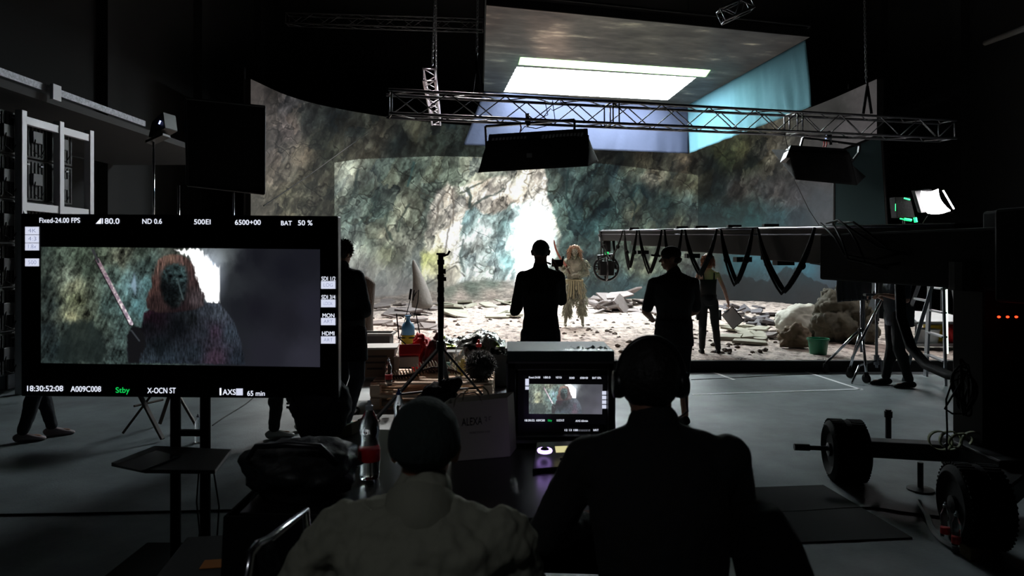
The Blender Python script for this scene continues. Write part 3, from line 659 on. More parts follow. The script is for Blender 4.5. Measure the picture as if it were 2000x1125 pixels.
def head(mb, c, yaw=0, pitch=0, k=1.0, nose=1.0):
    # face looks along +Y before yaw / pitch (local frame)
    M = Matrix.Rotation(yaw, 3, 'Z') @ Matrix.Rotation(pitch, 3, 'X'); c = V(c); q = lambda x, y, z: c + M @ (V((x, y, z)) * k)
    e = lambda p, r: mb.ell(q(*p), [a * k for a in r], M, 16, 10)
    e((0, -.012, .025), (.075, .093, .09)); e((0, .012, -.03), (.062, .078, .075)); e((0, .055, -.085), (.032, .028, .022)); e((0, .03, -.07), (.05, .05, .035))
    mb.cap(q(0, .085, .012), q(0, .112, -.022), .009 * k, .014 * k * nose, 8, 3); e((0, .085, .038), (.05, .018, .011)); e((0, .092, -.055), (.022, .010, .006)); e((0, .090, -.064), (.019, .010, .006))
    for s_ in (-1, 1):
        e((s_ * .045, .068, -.018), (.018, .018, .018)); e((s_ * .079, -.008, -.008), (.009, .02, .032)); e((s_ * .088, -.016, .006), (.006, .016, .018)); e((s_ * .028, .082, .016), (.014, .008, .009))
    return M
def person(label, loc, rz=0, H=1.8, J={}, top=None, bottom=None, shoe=None, hair=None, extra=None, skinm=None, yaw=0, pitch=0, sleeve='long', legs='long', build=1.0,
           hands=((0, 0, -1), (0, 0, -1)), palms=((1, 0, 0), (-1, 0, 0)), curl=(.5, .5), cat='person', vox=.009, face=True, group=None, topzmin=0, coll=1.0, sleeveless=False, footdir=((0, 1, 0), (0, 1, 0)), topm2=None):
    k = H / 1.8; B = build
    j = dict(pel=(0, 0, .95), wst=(0, 0, 1.10), cst=(0, 0, 1.30), nk=(0, -.005, 1.515), hd=(0, .02, 1.67),
             shL=(-.175, 0, 1.44), elL=(-.25, -.03, 1.14), wrL=(-.26, .06, .9), shR=(.175, 0, 1.44), elR=(.25, -.03, 1.14), wrR=(.26, .06, .9),
             hpL=(-.09, 0, .92), knL=(-.10, .02, .5), anL=(-.11, -.02, .09), hpR=(.09, 0, .92), knR=(.10, .02, .5), anR=(.11, -.02, .09))
    j.update(J); j = {a: V(b) * k for a, b in j.items()}
    t = thing('person', label, cat, loc, rz, group, world=False)
    sd = (j['shR'] - j['shL']).normalized(); hdv = (j['hpR'] - j['hpL']).normalized(); xd = (sd + hdv).normalized()
    def torso(mb, inf, z0=0, z1=1, up=True):
        rings = [(j['pel'] - V((0, 0, .06 * k)), .14 * B + inf, .105 + inf), (j['pel'] + V((0, 0, .03 * k)), .168 * B + inf, .12 * B + inf), (j['wst'], .148 * B + inf, .10 * B + inf),
                 (j['wst'].lerp(j['cst'], .5), .158 * B + inf, .108 * B + inf), (j['cst'], .175 * B + inf, .118 * B + inf), (j['cst'].lerp(j['nk'], .55), .172 * B + inf, .10 * B + inf),
                 (j['cst'].lerp(j['nk'], .8), .135 * B + inf, .085 + inf), (j['nk'], .065 + inf * .8, .062 + inf * .8)]
        mb.loft([(c, a * k, b * k) for c, a, b in rings], 24, xd)
        for s_ in 'LR': mb.cap(j['nk'] - V((0, 0, .03 * k)), j['sh' + s_] - V((0, 0, .006 * k)), (.056 + inf) * k, (.045 * B + inf) * k)
    def arm(mb, s_, inf, full=True, t1=1.0):
        sh, el, wr = j['sh' + s_], j['el' + s_], j['wr' + s_]
        mb.cap(sh.lerp(j['cst'], .25), sh, (.06 + inf) * k, (.05 * B + inf) * k); mb.cap(sh, el.lerp(sh, 0) if full else sh.lerp(el, t1), (.05 * B + inf) * k, (.042 * B + inf) * k)
        if full: mb.cap(el, el.lerp(wr, t1), (.042 * B + inf) * k, (.03 + inf) * k)
    def leg(mb, s_, inf, t1=1.0):
        hp, kn, an = j['hp' + s_], j['kn' + s_], j['an' + s_]
        mb.cap(hp, kn, (.088 * B + inf) * k, (.058 + inf) * k); mb.cap(kn, kn.lerp(an, t1), (.058 + inf) * k, (.04 + inf) * k)
        mb.ell(kn.lerp(an, .3) - V((0, .012 * k, 0)), [(.05 + inf) * k, (.055 + inf) * k, (.11) * k])
    mb = MB(); torso(mb, -.012)
    mb.cap(j['nk'] - V((0, 0, .03)), j['hd'] - V((0, .02, .05)) * k, .062 * k, .058 * k)
    M = head(mb, j['hd'], yaw, pitch, k)
    for i, s_ in enumerate('LR'): arm(mb, s_, -.004 if not sleeveless else 0); leg(mb, s_, -.006); hand(mb, j['wr' + s_], hands[i], palms[i], 1 if i == 1 else -1, curl[i], k)
    for i, s_ in enumerate('LR'):
        fd = V(footdir[i]).normalized(); mb.cap(j['an' + s_] - V((0, 0, .045)) * k, j['an' + s_] + (fd * .14 - V((0, 0, .055))) * k, .035 * k, .025 * k)
    mb.build('body', skinm or skin, t, remesh=vox, sm=4)
    if face:
        for s_ in (-1, 1):
            mb = MB(); mb.ell(j['hd'] + M @ (V((s_ * .028, .086, .013)) * k), (.011 * k, .009 * k, .008 * k), M, 10, 6); plab(mb.build('eye', mat('eye_white', (200, 200, 195), .3), t, smooth=True), 'eye')
    if top is not None:
        mb = MB(); torso(mb, .014 * coll)
        if not sleeveless:
            for s_ in 'LR': arm(mb, s_, .014, sleeve == 'long', .97 if sleeve == 'long' else .85)
        if extra and 'hem' in extra: mb.loft([(j['pel'] + V((0, 0, -.16)) * k, (.185 * B) * k, .135 * B * k), (j['pel'] + V((0, 0, .1)) * k, .175 * B * k, .13 * B * k)], 24, xd)
        if extra and 'collar' in extra: mb.cap(j['nk'] - V((0, 0, .01)) * k, j['nk'] + V((0, .005, .02)) * k, .078 * k, .072 * k)
        mb.build('shirt', top, t, remesh=vox, sm=3, folds=(.05, .085) if (extra and 'wrinkled' in extra) else (.018, .11))
    if bottom is not None:
        mb = MB(); mb.loft([(j['pel'] - V((0, 0, .09)) * k, .14 * B * k, .115 * k), (j['pel'], .175 * B * k, .128 * k), (j['pel'].lerp(j['wst'], .5), .163 * B * k, .118 * k)], 24, xd)
        for s_ in 'LR': leg(mb, s_, .014, .95 if legs == 'long' else .12)
        mb.build('trousers', bottom, t, remesh=vox, sm=3, folds=(.016, .09))
    if shoe is not None:
        for i, s_ in enumerate('LR'):
            fd = V(footdir[i]).normalized(); an = j['an' + s_]; z0 = an.z - .09 * k; mb = MB(); xx = fd.cross(V((0, 0, 1)))
            rg = []
            for f, w_, h_ in ((-.075, .026, .05), (-.055, .036, .085), (0, .038, .10), (.06, .042, .075), (.12, .047, .055), (.17, .04, .042), (.2, .02, .028)):
                c = V((an.x, an.y, z0)) + fd * f * k; rg.append((c + V((0, 0, h_ * .5 * k)), w_ * k, h_ * .5 * k))
            mb.loft(rg, 16, xx); so = mb.build('shoe', shoe, t, smooth=True, subd=1)
    return t, j, M, k
def hair_cap(t, j, M, k, m, r=(.088, .104, .09), off=(0, -.018, .045), tuft=0, ln=.03, rough=.08, name='hair', down=0):
    mb = MB(); c = j['hd'] + M @ (V(off) * k); mb.rock(c, [a * k for a in r], rough, 3, 4, 4, rot=M)
    if down: mb.loft([(c + M @ V((0, -.02, .0)), r[0] * k * .98, r[1] * k * .85), (c + M @ V((0, -.03, -down * .6)), r[0] * k * 1.05, r[1] * k * .75), (c + M @ V((0, -.03, -down)), r[0] * k * .8, r[1] * k * .5)], 20)
    if tuft and down: mb.tufts(tuft * 2, lambda g: (lambda a, z: (c + M @ V((r[0] * k * 1.0 * math.cos(a), r[1] * k * math.sin(a) * .95 - .01, z)), V((math.cos(a) * .22, math.sin(a) * .22, -1))))(g.uniform(math.pi * .85, math.pi * 2.15), g.uniform(-down * .55, .04)), .075, .008)
    elif tuft: mb.tufts(tuft, lambda g: (lambda d: (c + M @ V((d.x * r[0] * k, d.y * r[1] * k, d.z * r[2] * k)), M @ V((d.x, d.y, d.z + .1))))(V((g.gauss(0, 1), g.gauss(0, 1) - .2, abs(g.gauss(0, 1)) - .35)).normalized()), ln, .006)
    return mb.build(name, m, t, smooth=True)
darkhair = mat('dark_hair', (24, 18, 16), .6, bump=.5, bscale=60); brownhair = mat('brown_hair', (150, 92, 58), .5, bump=.4, bscale=80, stretch=(3, 3, .4))
jeans = mat('dark_jeans', (26, 28, 36), .9, bump=.3, bscale=30); blackt = mat('black_trousers', (18, 18, 20), .9, bump=.3, bscale=20)
blacks = mat('black_shirt', (17, 17, 19), .9, bump=.35, bscale=9)

# standing man in black, seen from behind, holding up a hand-held device
t, j, M, k = person('man in a black long-sleeved shirt, back view, before the bright cave mouth', G(1056, 848), 0, 1.86,
    dict(shL=(-.165, 0, 1.44), shR=(.165, 0, 1.44), elL=(-.235, .06, 1.13), wrL=(-.13, .28, 1.30), elR=(.2, .14, 1.22), wrR=(.17, .24, 1.47), knL=(-.12, .01, .5), anL=(-.15, -.02, .09), knR=(.12, .01, .5), anR=(.16, 0, .09)),
    blacks, blackt, blackm, hands=((.5, .5, .5), (-.1, .2, 1)), palms=((.7, -.3, -.4), (-.8, .2, 0)), curl=(.7, .45), yaw=0, build=.94, extra=('collar', 'hem'), skinm=skind)
hair_cap(t, j, M, k, darkhair, r=(.081, .097, .088), off=(0, -.014, .03), rough=.02)
tl = t.location; w0 = V(tl) + j['wrR']
mb = MB(); mb.box(w0 + V((.0, .06, .10)), (.11, .012, .07), .2); mb.cyl(w0 + V((-.06, .05, .09)), w0 + V((-.16, .07, .13)), .010); mb.cyl(w0 + V((.05, .05, .08)), w0 + V((.06, .05, .17)), .009)
dv = thing('handheld_monitor', 'small black hand-held device raised by the man in black before the cave mouth', 'device', w0 + V((0, .06, .10))); mb.build('body', black, dv, bevel=.003)
mb = MB(); mb.box(w0 + V((.0, .068, .10)), (.095, .003, .055), .2); mb.build('lens_plate', plast, dv)

# man with the cap
t, j, M, k = person('man with a peaked cap and dark grey T-shirt looking left beside the tape marks', G(1316, 828), R(6), 1.80,
    dict(elL=(-.27, .06, 1.13), wrL=(-.14, .25, 1.02), elR=(.26, .08, 1.13), wrR=(.06, .27, 1.02), cst=(0, -.01, 1.28), shL=(-.19, .03, 1.41), shR=(.19, -.02, 1.41), hd=(-.02, .035, 1.66)),
    mat('charcoal_shirt', (44, 42, 42), .9, bump=.3, bscale=10), mat('dark_shorts', (26, 26, 28), .9, bump=.3, bscale=12), blackm, sleeve='short', legs='short', yaw=R(78), pitch=R(-2), build=1.08, hands=((.5, .4, .1), (-.6, .4, 0)), palms=((.2, 0, -1), (-.2, 0, -1)), curl=(.9, .9), extra=('collar', 'hem'), skinm=skin)
capm = mat('navy_cap', (20, 21, 26), .85)
mb = MB(); c = j['hd'] + M @ V((0, -.005, .05)); mb.ell(c, (.086, .104, .082), M, 24, 14); mb.build('cap', capm, t, smooth=True, remesh=.008)
mb = MB(); vs = []
for i in range(9):
    a = math.pi * i / 8; vs.append(c + M @ V((.075 * math.cos(a), .085 + .085 * math.sin(a) , -.012 + .012 * math.sin(a))))
vs = [q + V((-.03, 0, -.015)) for q in vs]; mb.prism(vs, (0, 0, .02)); mb.build('cap_peak', capm, t)
hair_cap(t, j, M, k, mat('grey_brown_hair', (60, 50, 44), .7), r=(.08, .088, .05), off=(0, -.022, -.01), name='hair')

# woman with the clipboard
wf = G(1383, 690, TOP); wf.z = TOP
t, j, M, k = person('woman in a black tank top and dark cargo trousers seen from behind, carrying a clipboard', wf, R(-6), 1.57,
    dict(elL=(-.265, -.03, 1.14), wrL=(-.29, .05, .90), elR=(.28, -.02, 1.14), wrR=(.36, .03, .90), knL=(-.09, .02, .5), knR=(.13, .02, .5), anR=(.17, -.03, .09), shL=(-.165, 0, 1.42), shR=(.165, 0, 1.42)),
    None, mat('cargo_trousers', (30, 34, 38), .85, bump=.4, bscale=16), blackm, hands=((0, .1, -1), (.1, .1, -1)), palms=((1, .2, 0), (-1, .1, 0)), curl=(.55, .8), yaw=R(-12), build=.88, skinm=mat('pale_skin', (206, 160, 138), .55))
mb = MB(); rr = lambda a, b, c_: (c_, a * k, b * k)
mb.loft([(j['wst'] - V((0, 0, .05)), .142 * k, .105 * k), (j['wst'].lerp(j['cst'], .5), .142 * k, .108 * k), (j['cst'] + V((0, 0, .02)), .155 * k, .112 * k)], 24)
for s_ in (-1, 1): mb.tube([j['cst'] + V((s_ * .09 * k, -.095 * k, .02)), j['cst'] + V((s_ * .095 * k, -.07 * k, .12 * k)), j['nk'] + V((s_ * .09 * k, 0, -.035 * k)), j['cst'] + V((s_ * .09 * k, .1 * k, .03))], .011, 6)
plab(mb.build('tank_top', mat('black_tank', (20, 22, 24), .85), t, smooth=True), 'black tank top with green light on the upper back')
hair_cap(t, j, M, k, brownhair, r=(.094, .104, .095), off=(0, -.018, .03), down=.15, tuft=260, ln=.035)
mb = MB(); mb.loft([(j['wst'] - V((0, 0, .04)), .15 * k, .115 * k), (j['wst'] - V((0, 0, .075)), .155 * k, .12 * k)], 24); mb.build('belt', black, t)
for s_, q_ in ((1, 'R'), (-1, 'L')): mb = MB(); mb.box(j['kn' + q_].lerp(j['hp' + q_], .45) + V((s_ * .085, 0, 0)), (.03, .10, .16)); mb.build('cargo_pocket', MATS['cargo_trousers'], t, bevel=.01)
RZ = Matrix.Rotation(R(-6), 3, 'Z'); h = wf + RZ @ (j['wrR'] + V((.02, .03, -.10)))
cb = thing('clipboard', 'white clipboard held low in the right hand of the woman in the tank top', 'clipboard', h)
Mx = Matrix.Rotation(R(-30), 3, 'Y') @ Matrix.Rotation(R(-40), 3, 'X') @ Matrix.Rotation(R(-20), 3, 'Z')
mb = MB(); mb.box(h + V((.05, -.01, -.13)), (.225, .006, .31), Mx); mb.build('board', blackm, cb)
mb = MB(); mb.box(h + V((.045, -.016, -.13)), (.205, .003, .29), Mx); mb.build('paper', white, cb)
mb = MB(); mb.box(h + V((.045, -.016, -.13)) + Mx @ V((0, -.006, .14)), (.09, .01, .02), Mx); mb.build('clip', steel, cb)

# the costumed creature performer
furm = mat('grey_green_fur', (158, 158, 140), .9, var=.25, vscale=12); furs = mat('creature_skin', (138, 136, 122), .8, bump=.8, bscale=22, var=.3, vscale=9)
cf = G(1122, 638, TOP); cf.z = TOP
t, j, M, k = person('performer in a furry long-haired creature costume facing the camera with a long curved sword', cf, R(180), 1.78,
    dict(elL=(-.29, .05, 1.16), wrL=(-.05, .24, 1.15), elR=(.28, .10, 1.16), wrR=(.19, .30, 1.20), knL=(-.15, .05, .5), anL=(-.18, -.03, .09), knR=(.14, .05, .5), anR=(.2, .0, .09), hd=(0, .05, 1.63)),
    None, None, None, hands=((.9, .2, 0), (0, .3, .9)), palms=((0, -.3, -1), (-.6, .6, 0)), curl=(.8, 1.1), build=1.12, skinm=furs, yaw=R(4), pitch=R(-6))
def fur_on(points, n, ln, wd, name, m, seed, dn=-.9):
    # points: capsule list (a, b, r)
    mb = MB()
    def fn(g):
        a, b, r_ = g.choice(points); u = g.random(); c = V(a).lerp(V(b), u); ax = (V(b) - V(a)).normalized(); x = ax.orthogonal().normalized(); x.rotate(Matrix.Rotation(g.uniform(0, 6.28), 3, ax))
        return c + x * r_, x * .45 + V((0, 0, dn))
    mb.tufts(n, fn, ln, wd, seed); return mb.build(name, m, t, smooth=True)
mb = MB(); mb.rock(j['hd'] + V((0, -.03, .05)), (.10, .10, .10), .15, 3, 2, 4); c = j['hd'].copy()
mb.tufts(420, lambda g: (lambda a, z: (c + V((.092 * math.cos(a), -.015 + .09 * math.sin(a), z)), V((math.cos(a) * .5, math.sin(a) * .4, -1))))(g.uniform(math.pi * .84, math.pi * 2.16), g.uniform(-.08, .13)), .15, .011, 3)
plab(mb.build('hair', mat('ginger_hair', (176, 138, 112), .6), t, smooth=True), 'long shaggy ginger wig')
fur_on([(j['hpL'] + V((0, 0, .05)), j['knL'], .105), (j['hpR'] + V((0, 0, .05)), j['knR'], .105), (j['knL'], j['knL'].lerp(j['anL'], .55), .065), (j['knR'], j['knR'].lerp(j['anR'], .55), .065)], 700, .12, .014, 'fur_leggings', furm, 5)
fur_on([(j['shL'], j['shL'].lerp(j['elL'], .6), .07), (j['shR'], j['shR'].lerp(j['elR'], .6), .07), (j['nk'] + V((-.1, 0, -.03)), j['nk'] + V((.1, 0, -.03)), .09)], 330, .09, .012, 'fur_cape', furm, 6, -.5)
fur_on([(j['elL'], j['wrL'], .05), (j['elR'], j['wrR'], .05)], 150, .05, .009, 'fur_cuffs', furm, 7)
mb = MB(); g = random.Random(5); wz = j['wst'].z - .08
mb.tube([(.178 * math.cos(a), .135 * math.sin(a), wz) for a in np.linspace(0, 6.28, 30)[:-1]], .02, 8, closed=True)
for i in range(24):
    a = 2 * math.pi * i / 24 + .1; p = V((.18 * math.cos(a), .14 * math.sin(a), wz)); L = g.uniform(.2, .42); mb.bar(p, p + V((.05 * math.cos(a), .06 * math.sin(a), -L)), .03, .008, up=(math.cos(a), math.sin(a), 0))
plab(mb.build('rag_belt', mat('rag_cloth', (166, 158, 128), .9, var=.2), t), 'belt of hanging cloth strips')
mb = MB(); mb.rock(j['cst'] + V((0, .02, .02)), (.165, .13, .15), .22, 2.2, 6, 4); plab(mb.build('chest_armour', mat('bone_grey', (160, 156, 140), .8, bump=.9, bscale=14, var=.3), t, smooth=True, remesh=.012), 'rough grey chest piece')
RZ = Matrix.Rotation(math.pi, 3, 'Z'); gp = cf + RZ @ (j['wrR'] + V((-.01, .05, .07)))
sw = thing('sword', 'long curved reddish sword held upright by the costumed creature performer', 'sword', gp)
dirv = V((-.38, -.15, .80)).normalized(); mb = MB(); n_ = 12; prev = None; ln_ = .62; vs = []
for i in range(n_):
    u = i / (n_ - 1); p = gp + dirv * (.05 + ln_ * u) + V((-.06 * math.sin(u * 3), 0, 0)); w_ = .026 * (1 - u * .35) if u < .93 else .008; x = V((.8, .0, .38)).normalized()
    vs += [p - x * w_, p + V((0, .006, 0)), p + x * w_, p - V((0, .006, 0))]
fs = [(4 * i + a, 4 * i + (a + 1) % 4, 4 * i + 4 + (a + 1) % 4, 4 * i + 4 + a) for i in range(n_ - 1) for a in range(4)] + [(3, 2, 1, 0), (4 * n_ - 4, 4 * n_ - 3, 4 * n_ - 2, 4 * n_ - 1)]
mb.add(vs, fs); mb.build('blade', mat('rusty_blade', (170, 104, 92), .6, var=.3, vscale=20), sw)
mb = MB(); mb.cap(gp - dirv * .12, gp + dirv * .06, .016, .016); mb.build('grip', mat('leather_grip', (70, 50, 40), .8), sw, smooth=True)

# person in dark jacket leaning at the right edge of the big monitor
t, j, M, k = person('curly-haired person in a dark jacket with arms folded, partly hidden by the big monitor', G(668, 838), R(-22), 1.86,
    dict(elL=(-.25, .04, 1.14), wrL=(.02, .22, 1.15), elR=(.25, .02, 1.12), wrR=(.02, .24, 1.10), hd=(-.02, .03, 1.66), pel=(.06, -.02, .95), hpR=(.15, 0, .92), hpL=(-.03, 0, .92), knL=(-.02, .02, .5), knR=(.16, .02, .5), anR=(.06, -.02, .09), anL=(-.10, -.02, .09)),
    mat('dark_jacket', (30, 32, 30), .75, bump=.4, bscale=9), jeans, mat('green_trainer', (70, 110, 100), .6), hands=((.8, .2, .1), (-.8, .2, 0)), palms=((0, -1, 0), (0, -1, 0)), curl=(.4, .4), build=1.08, yaw=R(-10), extra=('hem', 'collar'))
hair_cap(t, j, M, k, darkhair, r=(.096, .11, .10), off=(0, -.015, .035), tuft=420, ln=.025, rough=.12)
mb = MB(); mb.loft([(j['pel'] + V((.02, 0, -.30)), .21, .15), (j['pel'] + V((.02, 0, -.1)), .2, .15), (j['pel'] + V((0, 0, .1)), .18, .14)], 24)
mb.build('coat_skirt', blackc, t, smooth=True, remesh=.012)
# two people whose upper bodies are behind the big monitor
t, j, M, k = person('person in dark skinny trousers and pale slip-on shoes behind the left of the monitor', G(72, 856), R(-66), 1.66, dict(knL=(-.07, .02, .5), anL=(-.06, .12, .09), anR=(.10, -.10, .09)),
    blacks, jeans, mat('pale_slip_on', (166, 150, 152), .7), build=.9)
hair_cap(t, j, M, k, darkhair, down=.2)
t, j, M, k = person('person in black trousers and white trainers behind the right half of the monitor', G(535, 852), R(-60), 1.70, dict(anL=(-.1, .30, .09), knL=(-.1, .18, .5), anR=(.09, -.02, .09)),
    blacks, blackt, mat('white_trainer', (186, 186, 180), .6), build=.95)
hair_cap(t, j, M, k, darkhair)
# crew member on the right with a hand controller
t, j, M, k = person('crew member in dark clothes holding a remote control by the light stands', G(1752, 754), R(84), 1.80,
    dict(elL=(-.25, .0, 1.14), wrL=(-.13, .21, 1.19), elR=(.25, .0, 1.10), wrR=(.09, .22, 1.18), pel=(0, -.03, .95), wst=(0, .02, 1.08), cst=(0, .0, 1.30), knR=(.1, .02, .5), anL=(-.12, -.10, .09), anR=(.1, .10, .09)),
    mat('dark_grey_shirt', (44, 50, 58), .85, bump=.3, bscale=10), blackt, blackm, sleeve='short', hands=((.1, 1, 0), (-.1, 1, 0)), palms=((0, 0, -1), (0, 0, -1)), curl=(.9, .9), build=1.2, extra=('hem',), skinm=mat('warm_skin', (190, 142, 124), .55))
hair_cap(t, j, M, k, darkhair)
RZ = Matrix.Rotation(R(84), 3, 'Z'); h = V(t.location) + RZ @ (j['wrL'].lerp(j['wrR'], .5) + V((0, .10, .0)))
rc = thing('remote_control', 'small silver-edged remote control in the hands of the crew member on the right', 'remote control', h)
mb = MB(); mb.box(h, (.10, .20, .03), R(84)); mb.build('housing', mat('grey_plastic', (120, 122, 126), .4), rc, bevel=.008)
mb = MB(); mb.cyl(h + V((0, .04, .01)), h + V((0, .04, .05)), .008); mb.cyl(h + V((0, -.04, .01)), h + V((0, -.04, .05)), .008); mb.build('control_stick', black, rc)

# two seated operators in the foreground, from behind
P1 = V(((822 - 1000) / F * 1.66, 1.66, 0)); DN = -.045
sit = dict(pel=(0, -.10, .52), wst=(0, -.10, .70), cst=(0, -.04, .90), nk=(0, .02, 1.085), hd=(0, .065, 1.255),
           hpL=(-.10, -.08, .50), knL=(-.16, .34, .52), anL=(-.16, .36, .09), hpR=(.10, -.08, .50), knR=(.16, .34, .52), anR=(.16, .36, .09))
J1 = {a: (b[0], b[1], b[2] + (DN if a[:2] not in ('kn', 'an') else 0)) for a, b in sit.items()}; J1.update(nk=(0, .02, 1.075), hd=(0, .085, 1.20), shL=(-.195, .01, 1.02), shR=(.195, .01, 1.02), elL=(-.37, .02, .80), wrL=(-.22, .30, .79), elR=(.28, .10, .77), wrR=(.14, .34, .79))
gsh = mat('khaki_shirt', (142, 142, 126), .9, bump=.9, bscale=7, stretch=(1, 1, .6))
t, j, M, k = person('seated operator in a knitted cap and wrinkled khaki shirt, back view, nearest the camera', P1, R(0), 1.80, J1, gsh, blackt, blackm, build=1.12, extra=('collar', 'wrinkled'), hands=((.6, .8, 0), (-.3, 1, 0)), palms=((0, 0, -1), (0, 0, -1)), curl=(.3, .3), skinm=skind, vox=.007)
mb = MB(); c = j['hd'] + V((0, -.012, .035)); mb.rock(c, (.089, .106, .097), .015, 2, 3, 4); mb.loft([(c + V((0, -.005, -.045)), .087, .104), (c + V((0, -.005, -.02)), .093, .11), (c + V((0, 0, .01)), .091, .108)], 28); mb.build('knitted_cap', mat('dark_green_knit', (34, 44, 42), .95, bump=.5, bscale=90, stretch=(1, 1, .3)), t, smooth=True, remesh=.008)
mb = MB(); nkp = j['nk'] + V((0, -.01, -.01)); mb.loft([(nkp + V((0, .01, -.035)), .118, .10), (nkp + V((0, .0, .01)), .092, .085), (nkp + V((0, .005, .035)), .082, .078), (nkp + V((0, .01, .02)), .075, .07)], 32); mb.build('collar', gsh, t, smooth=True, folds=(.012, .07))
P2 = V(((1280 - 1000) / F * 1.88, 1.88, 0))
J2 = {a: (b[0], b[1], b[2] + .09) if a not in ('knL', 'knR', 'anL', 'anR', 'hpL', 'hpR') else (b[0], b[1], b[2] + (.03 if 'kn' in a else .07 if 'hp' in a else 0)) for a, b in sit.items()}
J2.update(nk=(0, .02, 1.20), hd=(0, .07, 1.33), shL=(-.185, .01, 1.13), shR=(.20, .0, 1.13), elL=(-.29, .12, .88), wrL=(-.14, .40, .80), elR=(.28, .10, .86), wrR=(.10, .38, .80))
t, j, M, k = person('seated operator in black wearing headphones before the small monitor, back view', P2, R(3), 1.80, J2, blacks, blackt, blackm, build=1.02, extra=('collar',), hands=((.1, 1, 0), (-.1, 1, 0)), palms=((0, 0, -1), (0, 0, -1)), curl=(.3, .3), skinm=skind, vox=.007)
hair_cap(t, j, M, k, darkhair, r=(.088, .106, .10), off=(-.004, -.012, .022), rough=.03)
hp = thing('headphones', 'black over-ear headphones worn by the seated operator in black', 'headphones', P2 + j['hd'])
hc = P2 + j['hd']; mb = MB(); mb.tube([hc + V((.094 * math.cos(a), -.005, .01 + .117 * math.sin(a))) for a in np.linspace(0, math.pi, 18)], .009, 8); mb.build('headband', plast, hp, smooth=True)
for s_ in (-1, 1):
    mb = MB(); mb.lathe([(.02, -.02), (.038, -.018), (.04, 0), (.034, .016), (.01, .02)], hc + V((s_ * .088, -.005, -.005)), 20, axis=(1, 0, 0)); mb.build('ear_cup', plast, hp, smooth=True)
mb = MB(); mb.tube([hc + V((.1, 0, -.03)), hc + V((.115, .03, -.09)), hc + V((.095, .09, -.13)), hc + V((.05, .12, -.12))], .003, 6); mb.build('microphone_boom', plast, hp)

# ================================================================ trusses, chains, hanging softboxes
trm = mat('truss_metal', (112, 112, 116), .4, .85)
def truss(name, label, a, b, wd, n, m=trm, tri=False, rad=.024, up=(0, 0, 1)):
    a = V(a); b = V(b); t = thing(name, label, 'truss', (a + b) / 2); d = (b - a).normalized(); x = d.cross(V(up)).normalized(); z = x.cross(d)
    offs = [(-1, 1), (1, 1), (1, -1), (-1, -1)] if not tri else [(-1, 1), (1, 1), (0, -1)]
    cs = [x * o[0] * wd / 2 + z * o[1] * wd / 2 for o in offs]
    for c in cs: mb = MB(); mb.cyl(a + c, b + c, rad, n=10); mb.build('chord', m, t, smooth=True)
    L = (b - a) / n
    for i in range(n):
        for q in range(len(cs)):
            if q in (0, 2) and len(cs) == 4 and n > 26 and i % 2 and q == 0: pass
            c0, c1 = cs[q], cs[(q + 1) % len(cs)]
            if i % 2: c0, c1 = c1, c0
            mb = MB(); mb.cyl(a + L * i + c0, a + L * (i + 1) + c1, rad * .42, n=6); mb.build('brace', m, t, smooth=True)
    for u in [0.004, .996] + ([.335, .345, .665, .675] if n > 20 else []):
        mb = MB(); p = a.lerp(b, u)
        for q in range(len(cs)): mb.cyl(p + cs[q], p + cs[(q + 1) % len(cs)], rad * .55, n=6)
        mb.build('end_frame', m, t, smooth=True)
    return t
TA, TB = P(757, 203, 10.6), P(1852, 256, 13.7); truss('lighting_truss', 'long silver box truss hanging across the set in front of the video ceiling', TA, TB, .36, 24)
truss('lighting_truss', 'short silver truss hanging end-on behind the left end of the long truss', P(838, 146, 11.7), P(852, 236, 16.6), .2, 9, m=mat('bright_truss', (190, 180, 190), .35, .8), rad=.02)
truss('lighting_truss', 'faint grey truss high in the dark upper left of the video ceiling', P(560, 38, 20), P(945, 50, 20), .3, 14, m=mat('dim_truss', (70, 70, 72), .6, .5), rad=.02)
truss('lighting_truss', 'small tilted truss piece above the near edge of the video ceiling', P(1408, 32, 11), P(1465, 6, 11), .2, 3, rad=.02)
chm = mat('chain_steel', (120, 120, 122), .4, .9)
def chain(label, a, b):
    a = V(a); b = V(b); mb = MB(); L = (b - a).length; n = int(L / .06); d = (b - a).normalized(); x = d.orthogonal().normalized(); y = d.cross(x)
    for i in range(n):
        c = a + d * (i + .5) * L / n; s_ = x if i % 2 else y
        mb.tube([c + s_ * .018 * math.cos(t) + d * .04 * math.sin(t) for t in np.linspace(0, 6.28, 9)[:-1]], .0075, 5, closed=True)
    return tag(mb.build('hoist_chain', chm), label, 'chain')
chain('steel hoist chain holding the short end-on truss', P(850, -10, 11.9), P(844, 128, 11.9))
p = TA.lerp(TB, .14); chain('steel hoist chain at the far end of the short end-on truss', P(852, -10, 16.3), P(852, 224, 16.3))
chain('steel hoist chain at the left edge of the video ceiling', P(933, -10, 11.1), P(931, 108, 11.1))
p = P(1692, 160, 13.2); chain('steel hoist chain holding the right part of the long truss', P(1688, -10, 13.2), p)
def sling(px, y0, y1, Y, label):
    mb = MB(); a = P(px, y0, Y); b = P(px - 8, y1, Y); c = P(px + 8, y1, Y); mb.bar(a, b, .05, .02, up=(0, 1, 0)); mb.bar(a, c, .05, .02, up=(0, 1, 0)); mb.cyl(a, a + V((0, 0, .12)), .02); tag(mb.build('lifting_sling', blackc), label, 'sling')
sling(930, 118, 180, 11.1, 'black lifting sling between the left chain and the long truss'); sling(1694, 168, 222, 13.2, 'black lifting sling between the right chain and the long truss')

